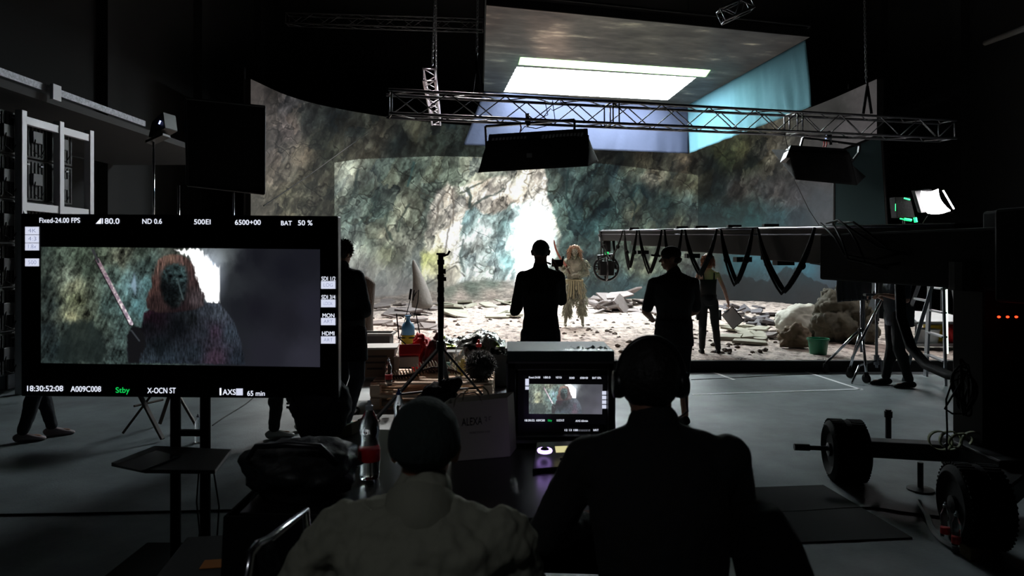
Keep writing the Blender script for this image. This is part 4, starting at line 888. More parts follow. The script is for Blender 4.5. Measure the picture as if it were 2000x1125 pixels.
glowm = mat('light_panel', (255, 246, 236), .5, emit=60)
sboxc = mat('softbox_cloth', (13, 13, 14), .95, bump=.4, bscale=12, spec=.15)
def softbox(label, body, skirt, Yb, Ys, yoke, safety, vents=True):
    # body: pixel quad of the lamp back (tl, tr, br, bl) at depth Yb; skirt: pixel quad of its lower mouth edge at depths Ys (near, far)
    B_ = [P(x, y, Yb) for x, y in body]; t = thing('softbox_lamp', label, 'softbox', sum(B_, V()) / 4)
    off = V((0, .30, -.06)); mb = MB(); mb.prism(B_, off); o = mb.build('lamp_body', black, t, bevel=.01)
    if vents:
        u = B_[1] - B_[0]; v = B_[3] - B_[0]; nn = u.cross(v).normalized(); mb = MB()
        for a in range(26):
            for b_ in (.22, .5):
                if 9 < a < 14: continue
                p = B_[0] + u * (.04 + a * .036) + v * b_ - V((0, .012, 0)); mb.prism([p, p + u * .022, p + u * .018 + v * .2, p - u * .004 + v * .2], (0, .004, 0))
        mb.build('cooling_vents', mat('vent_grey', (120, 120, 124), .6), t)
        p = B_[0] + u * .44 + v * 1.25 - V((0, .035, 0)); mb = MB(); mb.box(p, (.09, .004, .07)); mb.build('maker_plate', mat('label_grey', (90, 92, 94), .6), t)
    Sn = [P(x, y, Ys[0]) for x, y in skirt[:2]]; Sf = [P(x, y, Ys[1]) for x, y in skirt[2:]]       # near-left, near-right, far-right, far-left of mouth
    top = [B_[3], B_[2], B_[2] + off, B_[3] + off]; tn = [B_[0], B_[1], B_[1] + off, B_[0] + off]
    mb = MB(); M_ = [Sn[0], Sn[1], Sf[0], Sf[1]]; N = [B_[0].lerp(B_[3], .35), B_[1].lerp(B_[2], .35), B_[1] + off, B_[0] + off]
    vs = []; fs = []; K = 10
    for i in range(4):
        a0, a1, m0, m1 = N[i], N[(i + 1) % 4], M_[i], M_[(i + 1) % 4]; o = len(vs)
        for r_ in range(K + 1):
            for c in range(K + 1):
                u, v = c / K, r_ / K; p = a0.lerp(a1, u).lerp(m0.lerp(m1, u), v); s_ = .03 * math.sin(math.pi * u) * math.sin(math.pi * v) + .006 * mn.noise(p * 7); cen = (N[0] + N[2]) / 2; dd = (p - cen); dd.z = 0; vs.append(p + dd.normalized() * s_)
        fs += [(o + r_ * (K + 1) + c, o + r_ * (K + 1) + c + 1, o + (r_ + 1) * (K + 1) + c + 1, o + (r_ + 1) * (K + 1) + c) for r_ in range(K) for c in range(K)]
    mb.add(vs, fs); mb.build('skirt', sboxc, t, smooth=True, solid=.012)
    q = [N[i].lerp(M_[i], .25) for i in range(4)]; cen = sum(q, V()) / 4; q = [cen + (p - cen) * .72 - V((0, 0, .05)) for p in q]
    mb = MB(); mb.prism(q, (0, 0, .02)); plab(mb.build('diffuser', glowm, t), 'glowing diffuser inside the skirt')
    mb = MB(); Y0 = Yb + .12; pts = [P(x, y, Y0) for x, y in yoke]
    for a, b in zip(pts, pts[1:]): mb.bar(a, b, .035, .06, up=(0, 1, 0))
    mb.build('yoke', black, t)
    for a in safety: mb = MB(); mb.tube([P(a[0], a[1], Y0), P(a[0] + 2, a[1] + 8, Y0), P(a[0], a[1] + 15, Y0)], .012, 6); plab(mb.build('safety_strap', mat('red_strap', (205, 20, 24), .6), t), 'red safety strap')
    return t
softbox('large black softbox lamp hanging under the middle of the long truss', [(955, 262), (1148, 250), (1150, 290), (950, 300)], [(935, 337), (1146, 325), (1168, 315), (965, 330)], 11.1, (11.1, 12.3),
        [(950, 290), (948, 247), (1122, 234), (1122, 262)], [(1016, 242)])
softbox('large black softbox lamp hanging under the right end of the long truss', [(1545, 283), (1652, 290), (1668, 312), (1535, 308)], [(1555, 351), (1672, 362), (1690, 345), (1508, 293)], 13.0, (13.0, 14.2),
        [(1560, 300), (1568, 269), (1679, 283), (1677, 298), (1662, 318)], [(1608, 272), (1613, 272)], vents=False)
mb = MB(); Y = 11.25
for a in ((1030, 228, 1070), (1010, 245, 1085), (1060, 210, 1100)):
    mb.tube([P(a[0], a[1] + 20, Y), P(a[0] + 15, a[1] + 2, Y), P((a[0] + a[2]) / 2, a[1] + 6, Y), P(a[2], a[1] - 4, Y), P(a[2] - 6, 196, Y)], .008, 6)
tag(mb.build('power_cable', cablem), 'loose black cables looping from the long truss to the middle softbox', 'cable')
mb = MB(); mb.cyl(P(1030, 222, 11.25), P(1032, 246, 11.25), .035); mb.box(P(1031, 236, 11.25), (.1, .08, .08)); tag(mb.build('clamp', steeld), 'steel hook clamp above the middle softbox', 'clamp')
mb = MB(); mb.cyl(P(1618, 256, 13.12), P(1622, 283, 13.12), .035); mb.box(P(1618, 268, 13.12), (.1, .08, .08)); tag(mb.build('clamp', steel), 'bright steel hook clamp above the right softbox', 'clamp')
mb = MB(); mb.tube([P(515, 402, 9.5), P(600, 345, 12), P(720, 258, 19)], .008, 6); tag(mb.build('tension_cable', cablem), 'thin black cable slanting across the left part of the video wall', 'cable')
mb = MB(); mb.tube([P(1530, 250, 12.8), P(1552, 352, 13.6), P(1580, 410, 13.8), P(1605, 448, 14)], .007, 6); tag(mb.build('tension_cable', cablem), 'thin black cable hanging beside the right softbox', 'cable')
mb = MB(); mb.cyl(P(200, -8, 15), P(285, 80, 22), .10, n=12); tag(mb.build('ceiling_pipe', mat('dusty_pipe', (96, 90, 84), .8, .1)), 'dusty pipe high in the dark at the upper left', 'pipe')
mb = MB(); mb.cyl(P(1925, 84, 16), P(2010, 52, 12), .06, n=12); tag(mb.build('ceiling_pipe', mat('dusty_pipe2', (50, 48, 46), .8, .1)), 'dim pipe high in the dark at the upper right edge', 'pipe')

# ================================================================ left: frames with LED cabinet backs, cable ledge, black flag
LX = -6.0
def L_(px, py): Y = LX * F / (px - 1000); return P(px, py, Y)
fr = thing('cabinet_rack', 'aluminium profile rack of stacked video-wall cabinets along the left wall', 'rack', L_(115, 430))
Y0, Y1, Y2 = [LX * F / (x - 1000) for x in (41, 115, 174)]; ZT_ = 3.47
Yn = 6.9
for Y in (Y0, Y1, Y2): mb = MB(); mb.box((LX, Y, ZT_ / 2), (.09, .09, ZT_)); mb.build('upright', aluw, fr, bevel=.006)
for zz in (3.36, 2.3, 1.2, .25): mb = MB(); mb.box((LX, (Y0 + Y2) / 2, zz), (.06, Y2 - Y0 - .09, .10)); mb.build('rail', aluw, fr, bevel=.005)
for Y in (Y0, Y1, Y2): mb = MB(); mb.bar((LX, Y, 2.3), (LX + .75, Y + .05, .1), .05, .05); mb.build('brace', aluw, fr)
cabm = mat('cabinet_grey', (26, 26, 28), .6); cabl = mat('cabinet_latch', (120, 120, 122), .4, .5); cabx = mat('cabinet_box', (58, 58, 62), .5)
yy = 6.7
cw = .50
while yy < Y2 - .2:
    for r_ in range(6):
        z0 = .25 + r_ * .535
        if z0 > 3.0: continue
        cb_ = thing('led_cabinet', 'black back of a video-wall cabinet stacked in the rack on the left', 'video cabinet', (LX - .12, yy, z0), group='stacked video-wall cabinets on the left'); cb_['label'] = 'black back of a video-wall cabinet, %s row from the floor, column %s from the camera' % (('first', 'second', 'third', 'fourth', 'fifth', 'sixth')[r_], ('first', 'second', 'third', 'fourth', 'fifth', 'sixth', 'seventh')[int(round((yy - 6.7) / cw))])
        mb = MB(); mb.box((LX - .12, yy, z0 + .26), (.07, cw * .97, .515)); mb.build('shell', cabm, cb_, bevel=.006)
        mb = MB(); mb.box((LX - .085, yy, z0 + .26), (.006, .45, .47))
        for q in range(-3, 4): mb.box((LX - .08, yy + q * .065, z0 + .26), (.02, .012, .46))
        mb.build('cooling_fins', cabm, cb_)
        mb = MB(); mb.box((LX - .065, yy, z0 + .27), (.05, .17, .15)); mb.build('control_unit', cabx, cb_, bevel=.006)
        for dy in (-.15, .1): mb = MB(); mb.box((LX - .065, yy + dy, z0 + .45), (.02, .05, .018)); mb.build('latch', cabl, cb_)
        mb = MB(); mb.tube([(LX - .04, yy - .05, z0 + .24), (LX - .02, yy - .1, z0 + .08), (LX - .02, yy + .02, z0 + .03), (LX - .03, yy + .1, z0 + .12)], .007, 6); mb.build('patch_cable', cablem, cb_, smooth=True)
    yy += cw
lg = thing('cable_ledge', 'long grey ledge with a metal cable tray running along the left wall', 'ledge', (LX, 9, 3.8))
mb = MB(); mb.box((-7.4, 10.5, 3.74), (2.7, 9, .10)); mb.build('shelf', mat('ledge_grey', (40, 40, 42), .8), lg)
mb = MB(); mb.box((LX - .03, 8.9, 3.86), (.03, 4.6, .09)); mb.build('tray_side', mat('tray_metal', (120, 120, 128), .5, .2, var=.6, vscale=30), lg)
q = P(109, 181, -5.95 * F / (109 - 1000)); mb = MB(); mb.box(q, (.04, .16, .20)); tag(mb.build('junction_box', mat('box_white', (190, 190, 198), .5)), 'small white box fixed on the edge of the cable ledge', 'box')
# cases by the left edge
cs_ = thing('flight_case', 'pale grey case on the floor at the far left edge', 'case', G(6, 762)); q = G(6, 760); mb = MB(); mb.box(q + V((-.22, .25, .2)), (.62, .6, .40)); mb.build('body', mat('case_grey', (150, 156, 166), .5), cs_, bevel=.01)
mb = MB(); mb.box(q + V((-.22, -.055, .34)), (.6, .012, .02)); mb.box(q + V((.09, -.06, .2)), (.025, .02, .4)); mb.build('edge_trim', black, cs_)
mb = MB(); mb.box(q + V((-.3, .2, .46)), (.7, .4, .12), .1); tag(mb.build('cardboard_box', mat('cardboard', (170, 128, 92), .8), bevel=.004), 'flat brown cardboard box lying on the grey case', 'box')
sc = thing('chair_frame', 'dark metal-framed seat behind the left end of the big monitor', 'seat', q + V((-.2, .6, 0)))
mb = MB(); a = q + V((-.3, .15, .52))
for k_ in range(4): mb.bar(a + V((0, 0, k_ * .12)), a + V((.35, 0, k_ * .12)), .02, .02)
mb.bar(a + V((.35, 0, 0)), a + V((.35, 0, .42)), .02, .02); mb.bar(a, a + V((0, 0, .42)), .02, .02); mb.build('frame', steeld, sc)

fg = thing('black_flag', 'large square black cloth flag on light stands before the left end of the video wall', 'flag', P(440, 380, 9.3))
fpts = [P(362, 192, 9.0), P(517, 208, 9.6), P(516, 379, 9.6), P(366, 362, 9.0)]
mb = MB(); mb.prism(fpts, (0, .03, 0)); mb.build('cloth', blackc, fg)
mb = MB()
for a, b in zip(fpts, fpts[1:] + fpts[:1]): mb.cyl(a, b, .015)
mb.build('frame', black, fg)
def stand(label, px, ytop, Y, wid=.6, m=steeld, r=.018, hz=.35):
    x = (px - 1000) / F * Y; zt = CH + (HZ - ytop) / F * Y; t = thing('light_stand', label, 'stand', (x, Y, 0)); mb = MB()
    mb.cyl((x, Y, hz * .4), (x, Y, zt * .55), r * 1.3); mb.build('lower_tube', m, t, smooth=True)
    mb = MB(); mb.cyl((x, Y, zt * .52), (x, Y, zt), r * .85); mb.build('upper_tube', m, t, smooth=True)
    mb = MB(); mb.cyl((x, Y, zt * .52), (x, Y, zt * .52 + .06), r * 2); mb.cyl((x, Y, zt * .535 + .02), (x + .06, Y, zt * .535 + .02), .008); mb.build('collar', black, t)
    for k_ in range(3):
        a = 2 * math.pi * k_ / 3 + .5; mb = MB(); mb.cyl((x, Y, hz * 1.5), (x + wid * .6 * math.cos(a), Y + wid * .6 * math.sin(a), .02), r * .7); mb.build('leg', m, t)
    return t
stand('chrome light stand carrying a small lamp left of the black flag', 300, 272, 9.1, m=steel)
stand('light stand with a bright tube under the left side of the black flag', 349, 362, 9.0, m=steel)
stand('light stand with a knuckle clamp under the right side of the black flag', 456, 376, 9.4, m=steel)
lp = thing('lamp_head', 'small dark lamp with barn doors on the stand left of the black flag', 'lamp', P(305, 255, 9.1))
mb = MB(); mb.prism([P(289, 268, 9.0), P(296, 238, 9.0), P(318, 218, 9.0), P(322, 250, 9.0)], (.05, .25, 0)); mb.build('body', black, lp, bevel=.01)
mb = MB(); mb.box(P(312, 239, 8.97), (.012, .02, .05), Matrix.Rotation(.4, 3, 'Y')); plab(mb.build('lit_display', mat('cool_glow', (170, 180, 255), .5, emit=2.5), lp), 'bright lit edge')
mb = MB(); mb.prism([P(284, 274, 9.0), P(318, 260, 9.0), P(318, 264, 9.0), P(284, 279, 9.0)], (0, .2, 0)); mb.build('barn_door', black, lp)

# ================================================================ the big monitor
MPIC = [(85,490,40,52,46),(100,520,52,64,56),(90,560,24,32,30),(120,500,66,82,68),(130,540,100,114,96),(145,560,120,124,92),(150,590,96,104,70),(100,600,40,52,50),(95,650,26,36,38),(130,640,38,50,48),(110,690,26,38,40),(160,620,70,76,56),(143,622,150,150,104),
 (160,500,60,76,60),(175,530,50,64,52),(200,500,70,84,66),(230,500,110,116,92),(250,490,84,90,72),(270,495,60,76,64),(220,540,62,84,76),(250,560,66,100,100),(262,560,90,130,140),(240,600,70,104,100),(210,600,54,78,74),(190,640,60,76,66),(180,600,72,84,68),(270,600,56,96,100),(200,680,50,64,60),(230,700,44,60,58),(250,650,60,84,80),
 (285,520,50,70,66),(290,560,50,84,86),(340,488,58,64,56),(430,500,110,120,124),(440,520,60,66,70),(450,550,40,44,50),(470,520,26,28,36),(500,500,22,23,32),(560,520,22,23,33),(600,500,24,25,35),(610,600,34,34,48),(560,620,28,28,38),(500,600,24,24,34),(470,600,26,28,36),(520,690,34,34,46),(600,700,44,44,58),(450,690,30,32,40)]
def monitor_picture(x, y, lift=0):
    n1 = fbm(x / 12, y / 16, 3, 4) - .5; n2 = fbm(x / 12 + 9, y / 16, 9, 4) - .5; n3 = fbm(x / 3, y / 4, 19, 3) - .5
    wx = x + 14 * n1; wy = y + 18 * n2; c = idw(wx, wy, MPIC, 3.0); _, f2, idv, gx = voro((x + .4 * y) / 1.1 + 20 * n1, (y - .3 * x) / 1.8 + 20 * n2, 11, 4)
    s_ = np.clip((430 - x) / 60, 0, 1); c = c * (1.12 + (.55 * (idv - .5) + .9 * n3 + 1.1 * n1 + 1.2 * (fbm((x + .4 * y) / 4, (y - .4 * x) / 22, 141, 4) - .5)) * s_)[..., None]
    c = mixc(c, polymask(wx, wy, [(110, 700), (125, 655), (150, 632), (180, 630), (196, 650), (205, 690), (200, 712), (110, 712)], 4) * .8, (30, 42, 40))
    g = np.clip(1.15 - np.hypot((x - 408) / 38, (y - 535) / 62), 0, 1); c = c + (g ** 1.3)[..., None] * np.array([120, 130, 150.])
    jx = x + 5 * (vnoise(x / 3, y / 20, 8) - .5); jy = y + 12 * (vnoise(x / 3.5, y / 30, 18) - .5)
    c = mixc(c, polymask(jx, jy, [(340, 486), (372, 482), (398, 488), (412, 512), (428, 520), (430, 590), (424, 596), (405, 588), (380, 560), (372, 500)], 2), (255, 255, 255))
    c = mixc(c, polymask(jx, jy, [(256, 560), (261, 535), (266, 560), (264, 578)], 2) * .8, (150, 190, 220))
    # body
    bx = x + 5 * n3 + 3 * n1; by = y + 5 * n3
    body = [(250, 712), (248, 680), (262, 650), (276, 640), (282, 612), (300, 600), (330, 600), (380, 590), (400, 590), (430, 592), (455, 625), (470, 665), (478, 712)]
    bc = idw(x, y, [(290,640,22,22,30),(310,680,18,26,32),(350,640,16,20,26),(370,620,30,36,42),(400,600,66,76,92),(425,610,80,92,110),(450,650,64,80,100),(400,650,46,54,68),(418,650,72,52,76),(420,700,80,56,80),(380,690,40,52,66),(330,700,46,62,78),(290,700,50,66,80),(465,700,40,50,66),(285,612,56,24,40),(300,620,30,16,28)])
    bc = bc * .8 * (1 + .5 * n3 + .9 * (fbm(x / 2, y / 9, 44, 3) - .5) * 1.4)[..., None]
    c = c * (1 - polymask(bx, by, body, 1.5)[..., None]) + bc * polymask(bx, by, body, 1.5)[..., None]
    hx = x + 4 * n3 + 5 * (vnoise(x / 2, y / 18, 71) - .5)
    hair = [(303, 522), (308, 508), (320, 499), (338, 495), (354, 497), (368, 504), (378, 518), (384, 540), (390, 560), (400, 578), (396, 596), (384, 604), (350, 610), (308, 612), (288, 604), (286, 586), (296, 560), (298, 540)]
    hc = idw(x, y, [(310,510,112,78,68),(330,500,120,88,72),(360,505,100,70,64),(296,560,84,52,46),(305,590,52,34,34),(376,540,66,44,44),(388,585,70,58,62),(350,600,34,22,26),(340,560,14,18,20)]); hc = hc * (1 + 1.6 * (fbm(x / 1.6, y / 12, 81, 3) - .5))[..., None]
    m = polymask(hx, y, hair, 2); c = c * (1 - m[..., None]) + hc * m[..., None]
    face = [(316, 532), (324, 518), (345, 513), (362, 520), (367, 545), (362, 578), (350, 600), (334, 602), (320, 588), (312, 560)]
    fc = idw(x, y, [(330,530,36,54,56),(350,535,64,100,102),(340,570,8,12,14),(320,560,10,12,14),(360,560,30,44,48),(355,590,40,52,54),(335,595,10,14,16),(345,524,40,60,60)]) * (1 + 1.8 * n3)[..., None]
    m = polymask(x + 5 * n3, y + 8 * n3, face, 4); c = c * (1 - m[..., None]) + fc * m[..., None]
    for ex in (333, 352): c = mixc(c, np.clip(1.3 - np.hypot((x - ex) / 6, (y - 539) / 5), 0, 1), (4, 6, 8))
    d, t_ = segdist(x + 2 * n3, y, (346, 545), (358, 585)); c = mixc(c, np.clip(1.4 - d / 1.6, 0, 1) * .7, (84, 110, 112))
    # sword and fist
    d, t_ = segdist(x, y, (190, 508), (256, 634)); sword = np.stack([205 + 60 * t_, 160 + 80 * t_ + 90 * n3, 180 + 80 * t_], -1)
    m = np.clip(4.6 - d, 0, 1) * 1.0; c = c * (1 - m[..., None]) + (sword * (.8 + .6 * n3[..., None])) * m[..., None]
    m = np.clip(1.4 - np.abs(d - 4.2), 0, 1) * (x < 190 + (y - 508) * .52); c = mixc(c, m, (20, 18, 20)); 
    d, t_ = segdist(x, y, (181, 488), (192, 512)); c = mixc(c, np.clip(3 - d, 0, 1), (60, 62, 66))
    fist = [(248, 660), (256, 640), (270, 640), (282, 655), (284, 680), (270, 712), (250, 712)]
    m = polymask(bx, by, fist, 2); c = mixc(c, m, (22, 22, 26)); d, t_ = segdist(x, y, (257, 648), (272, 668)); c = mixc(c, np.clip(2 - d, 0, 1) * .6, (90, 100, 110))
    c = np.clip(c, 2, 255)
    lm = c.mean(-1, keepdims=True); c = np.where(lm > 200, c, (lm + (c - lm) * .7) * .86)
    if lift: c = c * 1.1 + 52
    return lin(np.clip(c, 0, 255)) * np.where(c.min(-1, keepdims=True) > 245, 1.6, 1)
MY = 3.4
mon = thing('monitor', 'very large black monitor on the left showing a long-haired creature holding a sword', 'monitor', P(350, 790, MY))
mb = MB(); mb.prism([P(40, 417, MY + .006), P(660, 422, MY + .006), P(661, 779, MY + .006), P(41, 774, MY + .006)], (0, .06, 0)); mb.build('housing', plast, mon, bevel=.006)
mb = MB(); mb.box(P(350, 600, MY + .10), (.8, .08, .4)); mb.build('rear_electronics', plast, mon, bevel=.01)
def picquad(name, tl, tr, br, bl, Y, n, m_, parent, lift=0, X=(80, 625), YY=(483, 715), off=-.003):
    nx, ny = n; u, v = np.meshgrid(np.linspace(0, 1, nx), np.linspace(0, 1, ny)); c = [np.array(P(q[0], q[1], Y + off)) for q in (tl, tr, br, bl)]
    pos = (c[0] * (1 - u[..., None]) + c[1] * u[..., None]) * (1 - v[..., None]) + (c[3] * (1 - u[..., None]) + c[2] * u[..., None]) * v[..., None]
    return picture_mesh(name, pos, monitor_picture(X[0] + (X[1] - X[0]) * u, YY[0] + (YY[1] - YY[0]) * v, lift), m_, parent)
mb = MB(); mb.prism([P(47, 425, MY), P(655, 428, MY), P(655, 773, MY), P(48, 767, MY)], (0, .01, 0)); mb.build('screen_panel', mat('screen_black', (6, 6, 7), .3, spec=.3), mon)
picquad('picture', (80, 482), (625, 487), (625, 717), (80, 709), MY, (560, 240), screen_mat('monitor_picture', 1.0), mon)
txt = mat('screen_text_white', (235, 240, 255), .5, emit=1.3); txg = mat('screen_text_green', (20, 205, 90), .5, emit=1.1); boxw = mat('screen_box_white', (215, 220, 240), .5, emit=.95); txd = mat('screen_text_faint', (150, 155, 175), .5, emit=.6)
def put(mb, s_, x0, x1, y1, h, Y, off=-.004): o = P(x0, y1, Y + off); mb.text(s_, h / F * Y / .72, o, width=(x1 - x0) / F * Y)
def rect(mb, x0, y0, x1, y1, Y, off=-.004): mb.prism([P(x0, y1, Y + off), P(x1, y1, Y + off), P(x1, y0, Y + off), P(x0, y0, Y + off)], (0, .001, 0))
for s_, x0, x1, y1, h in (('Fixed-24.00 FPS', 77, 156, 435, 10), ('180.0', 199, 233, 437, 11), ('ND 0.6', 278, 316, 437, 10), ('500', 379, 400, 438, 10), ('EI', 402, 411, 438, 10), ('6500+00', 459, 509, 439, 10), ('BAT', 549, 570, 440, 9), ('50 %', 582, 610, 440, 10),
                          ('18:30:52:08', 53, 123, 764, 11), ('A009C008', 138, 197, 765, 11), ('X-OCN ST', 288, 343, 768, 11), ('AXS', 435, 460, 771, 11), ('65 min', 483, 517, 773, 10),
                          ('SDI 1/2', 628, 655, 548, 8), ('SDI 3/4', 628, 655, 584, 8), ('MON', 630, 653, 620, 8), ('HDMI', 629, 653, 655, 8)):
    mb = MB(); put(mb, s_, x0, x1, y1, h, MY); mb.build('screen_text', txt, mon)
mb = MB(); put(mb, 'Stby', 226, 253, 767, 11, MY); mb.build('screen_text', txg, mon)
mb = MB(); q = [P(x, y, MY - .004) for x, y in ((187, 437), (197, 437), (197, 426))]; mb.prism(q, (0, .001, 0)); mb.build('angle_symbol', txt, mon)
mb = MB(); rect(mb, 429, 758, 432, 772, MY); mb.build('card_symbol', txt, mon); mb = MB(); rect(mb, 461, 759, 474, 772, MY); mb.build('card_symbol', boxw, mon)
for s_, y0, y1 in (('4K', 443, 458), ('4:3', 459, 474), ('1.8x', 475, 489), ('500', 505, 520)):
    mb = MB(); rect(mb, 49, y0, 76, y1, MY); bx_ = mb.build('info_box', boxw, mon); mb = MB(); put(mb, s_, 55, 71, y1 - 4, 8, MY, -.006); mb.build('box_text', txd, bx_)
for s_, y0, y1 in (('LOG', 549, 564), ('LOOK', 585, 600), ('ART', 621, 635), ('ART', 657, 671)):
    mb = MB(); rect(mb, 627, y0, 655, y1, MY); bx_ = mb.build('info_box', boxw, mon); mb = MB(); put(mb, s_, 632, 650, y1 - 4, 7, MY, -.006); mb.build('box_text', txd, bx_)
ms = thing('monitor_stand', 'black two-column stand with a shelf carrying the big monitor', 'stand', (P(371, 900, MY + .08).x, MY + .08, 0))
for x_ in (343, 401): q = P(x_, 700, MY + .17); mb = MB(); mb.cyl((q.x, q.y, .08), (q.x, q.y, 1.5), .026, n=16); mb.build('column', blackm, ms, smooth=True)
zsf = .70; mb = MB(); mb.prism([G(217, 911, zsf), G(283, 925, zsf), G(420, 926, zsf), G(452, 884, zsf), G(302, 877, zsf)], (0, 0, .018)); mb.build('shelf', black, ms, bevel=.003)
q = P(372, 700, MY + .17); mb = MB(); mb.box((q.x, q.y, .05), (.75, .55, .06)); mb.build('base', blackm, ms, bevel=.01)
mb = MB(); mb.box(P(372, 845, MY + .17), (.16, .03, .03)); mb.build('crossbar', black, ms)
for sx in (-1, 1):
    for sy in (-1, 1): mb = MB(); mb.cyl((q.x + sx * .33 - .015, q.y + sy * .24, .032), (q.x + sx * .33 + .015, q.y + sy * .24, .032), .03, n=16); mb.build('castor', rubber, ms)
mb = MB(); mb.tube([P(388, 925, MY + .05), P(384, 980, MY + .05), P(390, 1040, MY + .05), P(384, 1080, MY + .1)], .004, 6); mb.tube([P(418, 925, MY + .05), P(428, 990, MY + .05), P(424, 1050, MY + .05)], .004, 6); mb.build('cable', cablem, ms)
mb = MB(); c = G(262, 912, zsf + .018); mb.prism([G(224, 910, zsf + .02), G(276, 922, zsf + .02), G(352, 893, zsf + .02), G(305, 882, zsf + .02)], (0, 0, .006)); tag(mb.build('tablet', mat('tablet_glass', (52, 58, 62), .15)), 'flat glossy tablet lying on the left of the monitor stand shelf', 'tablet')

# ================================================================ operators' table and what stands on it
TZ = .75
tb = thing('folding_table', 'long black folding table before the two seated operators', 'table', (0, 2.9, 0))
tc_ = [(-1.0, 2.5), (.62, 2.42), (.70, 3.62), (-1.02, 3.72)]
mb = MB(); mb.prism([(x, y, TZ - .03) for x, y in tc_], (0, 0, .03)); mb.build('tabletop', mat('black_laminate', (17, 17, 18), .3), tb, bevel=.004)
for x, y in tc_: mb = MB(); mb.cyl((x * .93, 3 + (y - 3) * .9, 0), (x * .93, 3 + (y - 3) * .9, TZ - .03), .02); mb.build('leg', black, tb)
mb = MB(); mb.prism([(-1.04, 2.46, TZ), (-.6, 2.46, TZ), (-.6, 2.46, .12), (-1.06, 2.44, .12)], (0, .012, 0)); mb.prism([(-1.04, 2.46, TZ), (-1.05, 3.2, TZ), (-1.12, 3.2, .1), (-1.06, 2.44, .1)], (.01, 0, 0)); mb.prism([(-1.0, 3.7, TZ - .03), (.69, 3.6, TZ - .03), (.69, 3.6, .01), (-1.0, 3.7, .01)], (0, -.012, 0)); mb.prism([(.66, 2.5, TZ - .03), (.70, 3.6, TZ - .03), (.70, 3.6, .01), (.66, 2.5, .01)], (-.01, 0, 0)); mb.build('table_skirt', blackc, tb)
pet = mat('clear_bottle', (235, 240, 245), .04, trans=1.0); labr = mat('red_label', (200, 22, 32), .5); capw = mat('bottle_cap', (200, 206, 212), .4)
def bottle(label, loc, h=.31, r=.042, group=None, capm_=None, world=True, glow=None):
    t = thing('water_bottle', label, 'bottle', loc, 0, group, world=False); s_ = h / .31
    prof = [(.030, 0), (.040, .006), (.042, .02), (.040, .05), (.042, .06), (.042, .12), (.035, .155), (.041, .19), (.040, .215), (.028, .245), (.015, .27), (.0135, .285)]
    mb = MB(); mb.lathe([(a * s_ * r / .042, b * s_) for a, b in prof], (0, 0, 0), 28); mb.build('bottle_body', pet, t, smooth=True)
    mb = MB(); mb.lathe([(.0428 * r / .042 * s_, .072 * s_), (.0432 * r / .042 * s_, .073 * s_), (.0432 * r / .042 * s_, .119 * s_), (.0428 * r / .042 * s_, .12 * s_)], (0, 0, 0), 28); mb.build('bottle_label', labr, t, smooth=True)
    mb = MB(); mb.lathe([(.0155 * s_, .272 * s_), (.0155 * s_, .288 * s_), (.008 * s_, .292 * s_), (.0075 * s_, .306 * s_), (.004 * s_, .31 * s_)], (0, 0, 0), 16); mb.build('bottle_cap', capm_ or capw, t)
    return t
q = G(721, 934, TZ); bottle('clear water bottle with a red label on the table beside the knitted cap', q, .33, .042)
bottle('clear water bottle with a blue cap on the table, mostly hidden behind the knitted cap', V(((779 - 1000) / F * 3.55, 3.55, TZ)), .25, .034, capm_=mat('blue_cap', (50, 100, 180), .4))
# paper bag
Yb = 3.12; bg = thing('paper_bag', 'large pale carrier bag with printed lettering on the table left of the small monitor', 'bag', P(935, 890, Yb))
mb = MB(); A0, A1, A2, A3 = P(862, 790, Yb + .02), P(990, 777, Yb + .1), P(996, 884, Yb + .08), P(882, 906, Yb)
for q in (A2, A3): q.z = TZ + .002
off = V((.03, .14, 0)); mb.quad(A0, A1, A2, A3); mb.quad(A0 + off, A1 + off, A2 + off, A3 + off); mb.quad(A1, A1 + off, A2 + off, A2); mb.quad(A0, A0 + off, A3 + off, A3); mb.quad(A3, A2, A2 + off, A3 + off)
mb.build('bag_body', mat('pale_paper', (160, 155, 145), .7, bump=.1, bscale=8), bg, solid=.002)
ux = (A2 - A3).normalized(); uy = (A0 - A3).normalized(); nn = ux.cross(uy).normalized()
if nn.y > 0: nn = -nn
mb = MB(); mb.text('ALEXA', .052, A0.lerp(A3, .40) + ux * .075 + nn * .004, ux, V((0, 0, 1)), width=.098); mb.build('printed_lettering', mat('print_black', (16, 14, 22), .6), bg)
mb = MB(); mb.text('35', .052, A0.lerp(A3, .40) + ux * .182 + nn * .004, ux, V((0, 0, 1)), width=.036); mb.build('printed_number', mat('print_grey', (112, 108, 106), .6), bg)
mb = MB(); mb.text('MORE THAN EVER', .014, A0.lerp(A3, .55) + ux * .105 + nn * .004, ux, V((0, 0, 1)), width=.1); mb.build('printed_slogan', MATS['print_grey'], bg)
for o in (0, 1):
    mb = MB(); b0 = A0.lerp(A1, .18) + off * o; b1 = A0.lerp(A1, .62) + off * o
    mb.tube([b0 + V((0, 0, -.02)), b0 + V((.01, 0, .02)), b0.lerp(b1, .25) + V((0, 0, .04)), b0.lerp(b1, .75) + V((0, 0, .04)), b1 + V((-.01, 0, .015)), b1 + V((0, 0, -.02))], .004, 6); mb.build('cord_handle', mat('cord_beige', (120, 112, 100), .8), bg)
